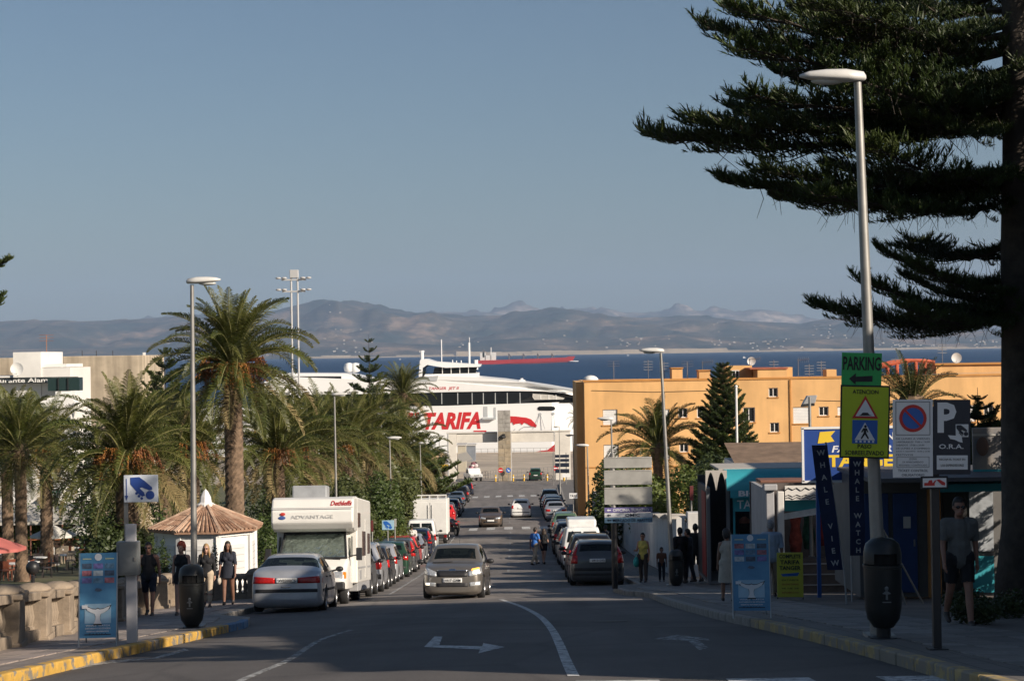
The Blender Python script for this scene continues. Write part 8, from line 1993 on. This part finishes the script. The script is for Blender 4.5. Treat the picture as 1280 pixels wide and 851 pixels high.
def railing(label, a, b, n):
 p, q = Vector(a), Vector(b); t = thing('port_railing', label, 'railing', (0, 0, 0), 0, 'port railings')
 for k in range(n + 1):
  c = p.lerp(q, k/n); z = zg(c.y, c.x); MB().tube([(c.x, c.y, z), (c.x, c.y, z + 1.1)], .04, 5).build('post', GALV, t)
 for h in (.55, 1.08): MB().tube([(p.x, p.y, zg(p.y, p.x) + h), (q.x, q.y, zg(q.y, q.x) + h)], .03, 5).build('rail', GALV, t)
railing('grey railing in the left opening of the port gate', (P(603, 590, 268).x, 268, 0), (P(620, 590, 275).x, 275, 0), 5); railing('grey railing in the right opening of the port gate', (P(641, 590, 272).x, 272, 0), (P(690, 590, 285).x, 285, 0), 9); railing('long grey railing at the quay edge', (P(585, 566, 368).x, 368, 0), (P(700, 566, 368).x, 368, 0), 14)
for k, (px, D) in enumerate(((619.5, 258.5), (641.5, 258.5), (655, 259), (684, 258), (705, 256))):
 x = P(px, 600, D).x; t = thing('bollard', ['yellow bollard left of the stone pillar', 'yellow bollard right of the stone pillar', 'yellow bollard by the green off-roader', 'yellow bollard by the bicycles', 'yellow bollard at the right gate leg'][k], 'bollard', (x, D, zg(D, x)), 0, 'bollards at the gate'); MB().lathe([(.12, 0), (.12, .8), (.07, .9), (.01, .92)], 10).build('post', M('bollard_yellow', (.6, .36, .04), .6), t, smooth=40); MB().lathe([(.125, .5), (.125, .62)], 10).build('band', SW, t)
# ================================================================== people
def capsule(mb, a, b, ra, rb, n=10):
 a, b = Vector(a), Vector(b); d = (b - a); L = d.length or 1e-6; t = d / L; pts = []; rad = []
 for k in range(4): an = PI/2*k/3.2; pts.append(a - t*ra*math.cos(an)*.98); rad.append(max(.002, ra*math.sin(an)))
 for k in range(1, 4): pts.append(a.lerp(b, k/4)); rad.append(ra + (rb - ra)*k/4)
 for k in range(4): an = PI/2*(3.2 - k)/3.2 if k else PI/2; an = PI/2*(1 - k/3.2); pts.append(b + t*rb*math.sin(PI/2 - an)*.98); rad.append(max(.002, rb*math.sin(an)))
 mb.tube(pts, rad, n)
def person(label, x, y, h, rz, outfit, skin=(.33, .17, .11), hair=None, legL=0, legR=0, kneeL=0, kneeR=0, armL=0, armR=0, elbL=15, elbR=15, outL=8, outR=8, female=False, up=KERB, group=None, lean=0, glasses=False, head_turn=0, bag=None, child=False, shoes=(.05, .04, .035), skirt=None, fat=1.0):
 S = h/1.75; z = zg(y, x) + up
 t = thing('person', label, 'person', (x, y, z), rz, group)
 mb = MB(); bones = []
 def cap(nm, a, b, ra, rb): capsule(mb, a, b, ra*S, rb*S); bones.append((nm, Vector(a), Vector(b), ra*S, rb*S))
 hipz = .92*S; ln = R(lean)
 def fwdp(v, zz): return v  # local +y is the walking direction
 pel = Vector((0, 0, hipz)); chest = Vector((0, math.sin(ln)*.45*S, hipz + .42*S*math.cos(ln))); neck = chest + Vector((0, .01*S, .13*S));
 sw = (.165 if female else .195)*S; hw = .095*S
 f = fat
 cap('pelvis', (-hw*.75, 0, hipz), (hw*.75, 0, hipz), .115*f, .115*f)
 cap('belly', pel, pel.lerp(chest, .45), .125*f, (.105 if female else .125)*f)
 cap('belly', (-.05*S, .02*S, hipz + .05*S), pel.lerp(chest, .5) + Vector((-.04*S, .015*S, 0)), .09*f, .085*f); cap('belly', (.05*S, .02*S, hipz + .05*S), pel.lerp(chest, .5) + Vector((.04*S, .015*S, 0)), .09*f, .085*f)
 cap('chest', pel.lerp(chest, .5), chest, .115*f, .12*f)
 cap('chest', chest + Vector((-sw*.5, .0, -.09*S)), chest + Vector((-sw*.45, 0, .02*S)), .095*f, .085*f); cap('chest', chest + Vector((sw*.5, .0, -.09*S)), chest + Vector((sw*.45, 0, .02*S)), .095*f, .085*f)
 if female:
  for s in (-1, 1): cap('chest', chest + Vector((s*.075*S, .07*S, -.07*S)), chest + Vector((s*.07*S, .085*S, -.08*S)), .062, .055)
 cap('shoulder', chest + Vector((-sw*.9, 0, .05*S)), chest + Vector((sw*.9, 0, .05*S)), .062, .062)
 cap('neck', chest + Vector((0, 0, .05*S)), neck + Vector((0, .015*S, .06*S)), .062, .052)
 hd = neck + Vector((0, .03*S, .135*S)); hr = 1.12 if child else 1.0
 hm = Matrix.Translation(hd) @ Matrix.Rotation(R(head_turn), 4, 'Z')
 k_ = S*hr
 mb.ball((0, -.005*k_, .02*k_), (.078*k_, .095*k_, .112*k_), 14, 10, mat=hm); mb.ball((0, .028*k_, -.062*k_), (.056*k_, .066*k_, .062*k_), 12, 8, mat=hm)
 mb.ball((0, .098*k_, -.012*k_), (.014*k_, .02*k_, .028*k_), 8, 6, mat=hm)
 for s in (-1, 1): mb.ball((s*.08*k_, -.005*k_, -.005*k_), (.012*k_, .022*k_, .032*k_), 8, 6, mat=hm)
 mb.ball((0, .086*k_, -.062*k_), (.026*k_, .014*k_, .012*k_), 8, 5, mat=hm)
 bones.append(('head', hd + Vector((0, 0, -.06*k_)), hd + Vector((0, 0, .06*k_)), .09*k_, .09*k_))
 feet = {}
 for s, lg, kn, nm in ((-1, legL, kneeL, 'L'), (1, legR, kneeR, 'R')):
  hip = Vector((s*hw, 0, hipz - .02*S)); a = R(lg); knee = hip + Vector((s*.005*S, math.sin(a)*.43*S, -math.cos(a)*.43*S)); a2 = a - R(kn); ank = knee + Vector((0, math.sin(a2)*.41*S, -math.cos(a2)*.41*S))
  cap('thigh' + nm, hip, knee, .088*f if not female else .09*f, .058); cap('calf' + nm, knee, knee.lerp(ank, .35), .056, .056); cap('calf' + nm, knee.lerp(ank, .35), ank, .056, .038)
  fp = -.0 + (a2*.7 if a2 < 0 else a2*.3); toe = ank + Vector((0, math.cos(fp)*.16*S, math.sin(fp)*.16*S - .045*S)); heel = ank + Vector((0, -.04*S, -.045*S))
  cap('foot' + nm, heel, toe, .037, .03); cap('foot' + nm, ank, heel.lerp(toe, .5), .036, .033)
  feet[nm] = min(heel.z, toe.z) - .034*S
 hands = {}
 for s, ar, el, ou, nm in ((-1, armL, elbL, outL, 'L'), (1, armR, elbR, outR, 'R')):
  sh = chest + Vector((s*(sw + .0), 0, .045*S)); a = R(ar); o = R(ou)
  d = Vector((s*math.sin(o), math.sin(a)*math.cos(o), -math.cos(a)*math.cos(o))); el_ = sh + d*.29*S; a2 = a + R(el); d2 = Vector((s*math.sin(o)*.3, math.sin(a2), -math.cos(a2))).normalized(); wr = el_ + d2*.25*S
  cap('upperarm' + nm, sh, el_, .052 if not female else .044, .041); cap('forearm' + nm, el_, wr, .041, .027)
  palm_ = wr + d2*.085*S; cap('hand' + nm, wr, palm_, .026, .03)
  side = Vector((0, 1, 0)) - d2*d2.y; side = side.normalized() if side.length > .1 else Vector((0, 0, 1)); inn = Vector((-s, 0, 0))
  for q, (off, ll) in enumerate(((-.027, .07), (-.009, .082), (.010, .078), (.028, .062))):
   b0 = palm_ + side*off*S; m_ = b0 + d2*ll*.55*S + inn*.008*S; e_ = m_ + (d2*.8 + inn*.6).normalized()*ll*.5*S; cap('hand' + nm, b0, m_, .0095, .009); cap('hand' + nm, m_, e_, .009, .0075)
  th = wr + d2*.03*S + side*.025*S; cap('hand' + nm, th, th + (side*.75 + d2*.65 + inn*.3)*.055*S, .011, .009)
  hands[nm] = palm_
 me = mb.mesh('body', INK)
 def rm(o):
  q = o.modifiers.new('r', 'REMESH'); q.mode = 'VOXEL'; q.voxel_size = .0125*S; q.use_smooth_shade = True
  q2 = o.modifiers.new('s', 'SMOOTH'); q2.iterations = 4; q2.factor = .5
 body = apply_mods(me, [rm]); body.name = 'body'; body.materials.clear()
 sm = M('skin_%d' % int(skin[0]*1000), skin, .55, ns=6, na=.1); body.materials.append(sm)
 dz = -min(feet.values()) - .004
 bo = link('body', body, t, (0, 0, dz))
 bm = bmesh.new(); bm.from_mesh(body); bm.normal_update()
 cls = []
 for fc in bm.faces:
  c = fc.calc_center_median(); best = None; bd = 1e9
  for (nm, a, b, ra, rb) in bones:
   d = b - a; L2 = d.length_squared or 1e-9; u = max(0, min(1, (c - a).dot(d)/L2)); dist = (c - a.lerp(b, u)).length - (ra + (rb - ra)*u)
   if dist < bd: bd = dist; best = (nm, u)
  cls.append((best[0], best[1], c))
 def garment(name, test, m, off, flare=0, parent=bo):
  keep = [i for i, q in enumerate(cls) if test(*q)]
  if not keep: return None
  ks = set(keep); b2 = bm.copy(); b2.faces.ensure_lookup_table()
  dl = [fc for i, fc in enumerate(b2.faces) if i not in ks]; nr = {v.index: v.normal.copy() for v in b2.verts}
  for v in b2.verts: v.co += v.normal*off
  bmesh.ops.delete(b2, geom=dl, context='FACES'); mm_ = bpy.data.meshes.new(name); b2.to_mesh(mm_); b2.free(); mm_.materials.clear(); mm_.materials.append(m)
  mm_.polygons.foreach_set('use_smooth', [True]*len(mm_.polygons))
  return link(name, mm_, parent)
 for (name, test, m, off) in outfit: garment(name, test, m, off*S)
 garment('shoe', lambda n, u, c: n == 'footL', M('shoe_%d' % int(shoes[0]*1000), shoes, .6), .006*S); garment('shoe', lambda n, u, c: n == 'footR', M('shoe_%d' % int(shoes[0]*1000), shoes, .6), .006*S)
 bm.free()
 if skirt:   # (z_top, z_bottom, r_top, r_bottom, material)
  z1, z0, r1, r0, m = skirt; mbk = MB(); n = 24; rows = 8
  for j in range(rows + 1):
   ff = j/rows
   for k in range(n):
    a = 2*PI*k/n; rr = (r1 + (r0 - r1)*ff)*S*(1 + .05*ff*math.sin(5*a + h)); mbk.v.append((rr*math.cos(a)*1.12, rr*math.sin(a)*.9, (z1 + (z0 - z1)*ff)*S))
  for j in range(rows):
   for k in range(n): mbk.f.append((j*n+k, j*n+(k+1) % n, (j+1)*n+(k+1) % n, (j+1)*n+k)); mbk.mi.append(0)
  mbk.build('skirt', m, bo, smooth=True)
 # face: eyes, brows, lips
 fm = hm
 e = MB();
 for s in (-1, 1): MB().ball((s*.031*k_, .086*k_, .012*k_), (.013*k_, .006*k_, .007*k_), 8, 5, mat=fm).build('eye', M('eye_dark', (.03, .025, .02), .3), bo)
 MB().ball((0, .099*k_, -.062*k_), (.022*k_, .005*k_, .007*k_), 8, 5, mat=fm).build('lips', M('lips', (.25, .08, .07), .5), bo)
 if glasses:
  g_ = MB()
  for s in (-1, 1): g_.ball((s*.034*k_, .094*k_, .012*k_), (.027*k_, .010*k_, .02*k_), 10, 6, mat=fm); g_.tube([fm @ Vector((s*.06*k_, .085*k_, .016*k_)), fm @ Vector((s*.082*k_, 0, .01*k_))], .004*k_, 4)
  g_.box((0, .1*k_, .018*k_), (.03*k_, .006*k_, .006*k_), mat=fm); g_.build('sunglasses', M('sunglass_lens', (.01, .01, .012), .1), bo)
 if hair:
  kind, hc = hair; hmm = M('hair_%s_%d' % (kind, int(hc[0]*1000)), hc, .6, ns=30, na=.35); q = MB()
  nu, nv = 20, 12; c0 = Vector((0, -.012*k_, .03*k_)); grow = 1.10 if kind != 'curly' else 1.34; rr = random.Random(int(h*100))
  for j in range(nv + 1):
   th = PI*j/nv
   for k in range(nu):
    a = 2*PI*k/nu; ddx = Vector((math.sin(th)*math.cos(a), math.sin(th)*math.sin(a), math.cos(th)))
    lim = .45 if ddx.y > .35 else -.75 if kind != 'bald' else .2
    front = max(0, ddx.y)
    zl = (.34 if kind != 'short' else .38) if front > .45 else (-.1 if front > .1 else -.72)
    rad = grow*(1 + (jit(rr, .09) if kind == 'curly' else jit(rr, .015)))
    if ddx.z < zl: rad = .86
    q.v.append(tuple(fm @ (c0 + Vector((ddx.x*.08*k_*rad, ddx.y*.098*k_*rad, ddx.z*.11*k_*rad)))))
  for j in range(nv):
   for k in range(nu): q.f.append((j*nu+k, j*nu+(k+1) % nu, (j+1)*nu+(k+1) % nu, (j+1)*nu+k)); q.mi.append(0)
  if kind == 'long':
   for k in range(26):
    a = PI + (k - 12.5)/12.5*1.95 + PI/2 - PI/2; aa = -PI/2 + (k - 12.5)/12.5*2.0
    p0 = fm @ Vector((math.cos(aa)*.08*k_, math.sin(aa)*.095*k_ - .01*k_, .02*k_)); p1 = p0 + Vector((math.cos(aa)*.018*k_, math.sin(aa)*.01*k_, -.14*k_)); p2 = p1 + Vector((math.cos(aa)*.02*k_, .01, (-.14 - .05*rr.random())*k_))
    q.tube([p0, p1, p2], [.022*k_, .024*k_, .008*k_], 5)
  if kind == 'bun': q.ball(tuple(fm @ Vector((0, -.11*k_, .08*k_))), .045*k_, 10, 7)
  q.build('hair', hmm, bo, smooth=True)
 if bag:
  bc, hand, sz = bag; p_ = hands[hand] if hand in hands else Vector((.2*S, 0, hipz));
  if hand == 'S': p_ = Vector((.24*S, .05*S, hipz + .06*S))
  b_ = thing('handbag', 'bag in ' + 'hand' if False else bagname, 'bag', (0, 0, 0)); b_.location = Matrix.Translation((x, y, z)) @ Matrix.Rotation(rz, 4, 'Z') @ (p_ + Vector((0, 0, dz - sz*.75)))
  b_.rotation_euler = (0, 0, rz); MB().ball((0, 0, 0), (sz*.28, sz*.62, sz*.5), 12, 8).build('bag_body', bc, b_, smooth=True); MB().tube([(0, -sz*.35, sz*.35), (0, -sz*.2, sz*.75), (0, sz*.2, sz*.75), (0, sz*.35, sz*.35)], .01, 6).build('strap', bc, b_)
 return t
bagname = 'bag'
def cloth(name, c, rough=.85): return M('cloth_' + name, c, rough, ns=5, na=.18, bump=.25, bs=22)
torso = lambda n, u, c: n in ('pelvis', 'belly', 'chest')
def tank(zcut=9): return lambda n, u, c: n in ('pelvis', 'belly', 'chest') or (n == 'shoulder' and abs(u - .5) < .34 and abs(u - .5) > .12)
def tee(sl=.75): return lambda n, u, c: n in ('pelvis', 'belly', 'chest', 'shoulder') or (n.startswith('upperarm') and u < sl)
def longs(): return lambda n, u, c: n in ('pelvis', 'belly', 'chest', 'shoulder') or n.startswith('upperarm') or n.startswith('forearm')
def shorts(t=.75): return lambda n, u, c: n == 'pelvis' or (n.startswith('thigh') and u < t)
def trousers(): return lambda n, u, c: n == 'pelvis' or n.startswith('thigh') or n.startswith('calf')
BK = cloth('black', (.012, .012, .014)); DN = cloth('dark_navy', (.015, .018, .03)); GR = cloth('grey', (.125, .123, .115)); CR = cloth('cream', (.5, .44, .36)); LB = cloth('light_blue', (.34, .42, .52)); KH = cloth('khaki', (.32, .26, .19)); WH = cloth('white', (.62, .6, .56)); YE = cloth('yellow', (.62, .5, .12)); BE = cloth('beige', (.45, .36, .26)); BLU = cloth('blue', (.04, .16, .5))
def px_at(px, D): return P(px, 700, D).x
LG = 'people walking up the left pavement'; RG = 'people on the right pavement'
person('man in black sleeveless shirt, dark shorts and sunglasses walking past the ticket post', px_at(186, 44.0), 44.0, 1.68, PI, [('shorts', shorts(.8), DN, .018), ('sleeveless_shirt', tank(), BK, .014)], (.3, .15, .1), ('short', (.03, .02, .015)), 14, -12, 4, 14, -14, 12, 18, 22, group=LG, glasses=True)
person('red haired woman in black strap top and short black shorts', px_at(227, 43.0), 43.0, 1.62, PI, [('shorts', shorts(.4), BK, .014), ('strap_top', tank(), BK, .010)], (.42, .24, .17), ('curly', (.3, .05, .02)), -8, 12, 12, 4, 8, -8, 12, 12, female=True, group=LG, head_turn=-25)
person('blonde woman in dark long sleeved top and pale rolled trousers', px_at(258, 49.5), 49.5, 1.63, PI, [('trousers', lambda n, u, c: n == 'pelvis' or n.startswith('thigh') or (n.startswith('calf') and u < .7), BE, .016), ('top', longs(), BK, .014)], (.42, .25, .18), ('long', (.32, .2, .09)), 12, -10, 4, 14, -14, 10, 20, 16, female=True, group=LG, glasses=True)
bagname = 'small pale bag carried by the woman in the dark tunic'
person('woman with long dark hair in a short dark tunic', px_at(285, 51.0), 51.0, 1.68, PI, [('tunic', lambda n, u, c: longs()(n, u, c) and not n.startswith('forearm'), DN, .016)], (.2, .1, .065), ('long', (.02, .014, .01)), -8, 12, 12, 4, 10, 6, 14, 30, female=True, group=LG, skirt=(1.05, .74, .165, .20, DN), bag=(CR, 'R', .2))
person('man in grey T-shirt, black shorts and glasses walking under the big pine', P(1199, 700, 25.8).x, 25.8, 1.74, PI, [('shorts', shorts(.72), BK, .022), ('t_shirt', tee(.8), GR, .02)], (.3, .16, .11), ('short', (.015, .012, .01)), 14, -16, 2, 22, -10, 14, 14, 16, group=RG, fat=1.06, glasses=True)
# print on the grey T-shirt is a small yellow and blue mark
bagname = 'turquoise shoulder bag of the woman in yellow'
person('woman in yellow top and dark trousers with sunglasses standing by the white wall', px_at(804, 62), 62, 1.58, PI - .3, [('trousers', trousers(), M('cloth_taupe', (.06, .045, .04), .85), .02), ('strap_top', tank(), YE, .016)], (.46, .22, .14), ('bun', (.025, .018, .012)), 4, -4, 2, 6, -8, 20, 25, 75, female=True, group=RG, glasses=True, bag=(M('bag_teal', (.04, .4, .36), .6), 'S', .34), fat=1.12)
person('small child in dark clothes beside the woman in yellow', px_at(827, 62.5), 62.5, 1.1, PI, [('trousers', trousers(), DN, .018), ('t_shirt', tee(), M('cloth_rust', (.16, .07, .04), .85), .016)], (.2, .1, .07), ('short', (.015, .01, .01)), 4, -4, 2, 4, -4, 6, group=RG, child=True)
person('person in black with loose long top standing behind the litter bin', px_at(851, 60), 60, 1.72, .4, [('trousers', trousers(), BK, .02), ('shirt', longs(), BK, .024)], (.2, .1, .07), ('short', (.012, .01, .01)), 4, -6, 2, 6, -6, 10, 20, 15, group=RG)
person('person with short hair in a dark coat turned to the street', px_at(861, 61), 61, 1.68, 1.2, [('coat', lambda n, u, c: longs()(n, u, c) or (n.startswith('thigh') and u < .8), DN, .026), ('trousers', trousers(), DN, .014)], (.3, .16, .11), ('short', (.015, .012, .01)), 6, -8, 2, 8, -6, 10, 20, 15, group=RG)
person('tall man in black seen from behind walking past the kiosks', px_at(870, 62), 62, 1.84, .1, [('shorts', shorts(.95), BK, .022), ('shirt', tee(.7), BK, .024)], (.22, .12, .08), ('short', (.012, .01, .01)), 8, -8, 2, 12, -8, 10, 12, 12, group=RG)
person('teenager in dark clothes walking beside the tall man in black', px_at(880, 62.3), 62.3, 1.5, .1, [('trousers', trousers(), DN, .02), ('shirt', tee(.7), DN, .02)], (.2, .11, .07), ('short', (.015, .012, .01)), -8, 8, 10, 2, 8, -8, group=RG)
person('old woman in cream sleeveless dress walking away beside the whale board', px_at(909, 40.5), 40.5, 1.5, .05, [('dress', tank(), CR, .02)], (.33, .18, .12), ('curly', (.05, .04, .035)), 8, -10, 2, 12, 6, -8, 12, 12, female=True, group=RG, skirt=(1.0, .46, .17, .21, CR), fat=1.1, lean=4)
person('old man in pale blue shirt and khaki trousers seen from behind', px_at(964, 43.2), 43.2, 1.72, .05, [('trousers', trousers(), KH, .022), ('shirt', tee(.95), LB, .026)], (.34, .18, .13), ('short', (.3, .28, .27)), -8, 10, 12, 2, 8, -8, 14, 14, group=RG, fat=1.15)
person('man in blue T-shirt and pale trousers stepping between the parked cars', px_at(669, 88), 88, 1.72, -.8, [('trousers', trousers(), BE, .02), ('t_shirt', tee(.6), BLU, .02)], (.3, .16, .11), ('short', (.02, .015, .012)), 16, -16, 4, 14, -14, 14, up=0)
person('woman in black with bare legs beside the man in blue', px_at(680, 89), 89, 1.62, -.5, [('shorts', shorts(.6), BK, .02), ('t_shirt', tee(.6), BK, .02)], (.42, .24, .17), ('long', (.04, .025, .015)), 10, -10, 4, 10, -8, 10, female=True, up=0)
person('man in white clothes walking along the hedge', px_at(515, 96), 96, 1.75, .2, [('trousers', trousers(), WH, .022), ('shirt', tee(.8), WH, .024)], (.2, .1, .07), ('short', (.015, .012, .01)), 10, -10, 2, 12, -10, 10)
person('person in dark clothes standing by the white wall near the parked van', px_at(758, 84), 84, 1.7, .4, [('trousers', trousers(), DN, .02), ('shirt', longs(), DN, .024)], (.25, .13, .09), ('short', (.015, .012, .01)), 4, -4, group=RG)
# driver of the beige hatchback (only head and shoulders show)
dv = MB()
sk = Matrix.Translation((-.38, 53.8 - 53.6 + .0, 0))
p = Matrix.Translation(skoda.location) @ skoda.rotation_euler.to_matrix().to_4x4()
mbv = MB(); capsule(mbv, (-.38, .02, .62), (-.38, .0, .98), .15, .16); capsule(mbv, (-.38, .0, 1.0), (-.38, .02, 1.1), .06, .055); mbv.ball((-.38, .03, 1.2), (.075, .092, .11), 12, 8); capsule(mbv, (-.54, .03, .98), (-.54, .22, .78), .05, .04); capsule(mbv, (-.22, .03, .98), (-.22, .22, .78), .05, .04); capsule(mbv, (-.54, .22, .78), (-.46, .45, .92), .04, .03); capsule(mbv, (-.22, .22, .78), (-.30, .45, .92), .04, .03)
def rmv(o): q = o.modifiers.new('r', 'REMESH'); q.mode = 'VOXEL'; q.voxel_size = .014; q.use_smooth_shade = True
bdy = apply_mods(mbv.mesh('body', INK), [rmv]); bdy.materials.clear(); bdy.materials.append(M('skin_330', (.33, .17, .11), .55))
dt = thing('person', 'driver in dark clothes behind the windscreen of the beige hatchback', 'person', tuple(skoda.location)); dt.rotation_euler = skoda.rotation_euler
bo = link('body', bdy, dt); MB().box((-.38, .0, .82), (.42, .36, .38)).build('shirt', BK, bo, bevel=.1); MB().ball((-.38, .0, 1.24), (.085, .1, .1), 12, 8).build('hair', M('hair_short_15', (.015, .012, .01), .6), bo, smooth=True)
# ================================================================== the hazy air over the strait
def haze():
 m = bpy.data.materials.new('haze_air'); m.use_nodes = True; t = m.node_tree
 for n in list(t.nodes):
  if n.type == 'BSDF_PRINCIPLED': t.nodes.remove(n)
 v = t.nodes.new('ShaderNodeVolumePrincipled'); v.inputs['Color'].default_value = (0.5, 0.69, 1.0, 1)
 v.inputs['Density'].default_value = HAZE_D; v.inputs['Anisotropy'].default_value = 0.0
 t.links.new(v.outputs[0], t.nodes['Material Output'].inputs['Volume'])
 o = MB().box2((-26000, -800, SEA - 4), (26000, 36000, 1400)).build('haze', m)
 o['kind'] = 'stuff'
HAZE_D = 3.4e-5
haze()
bpy.data.scenes.remove(_tmp)
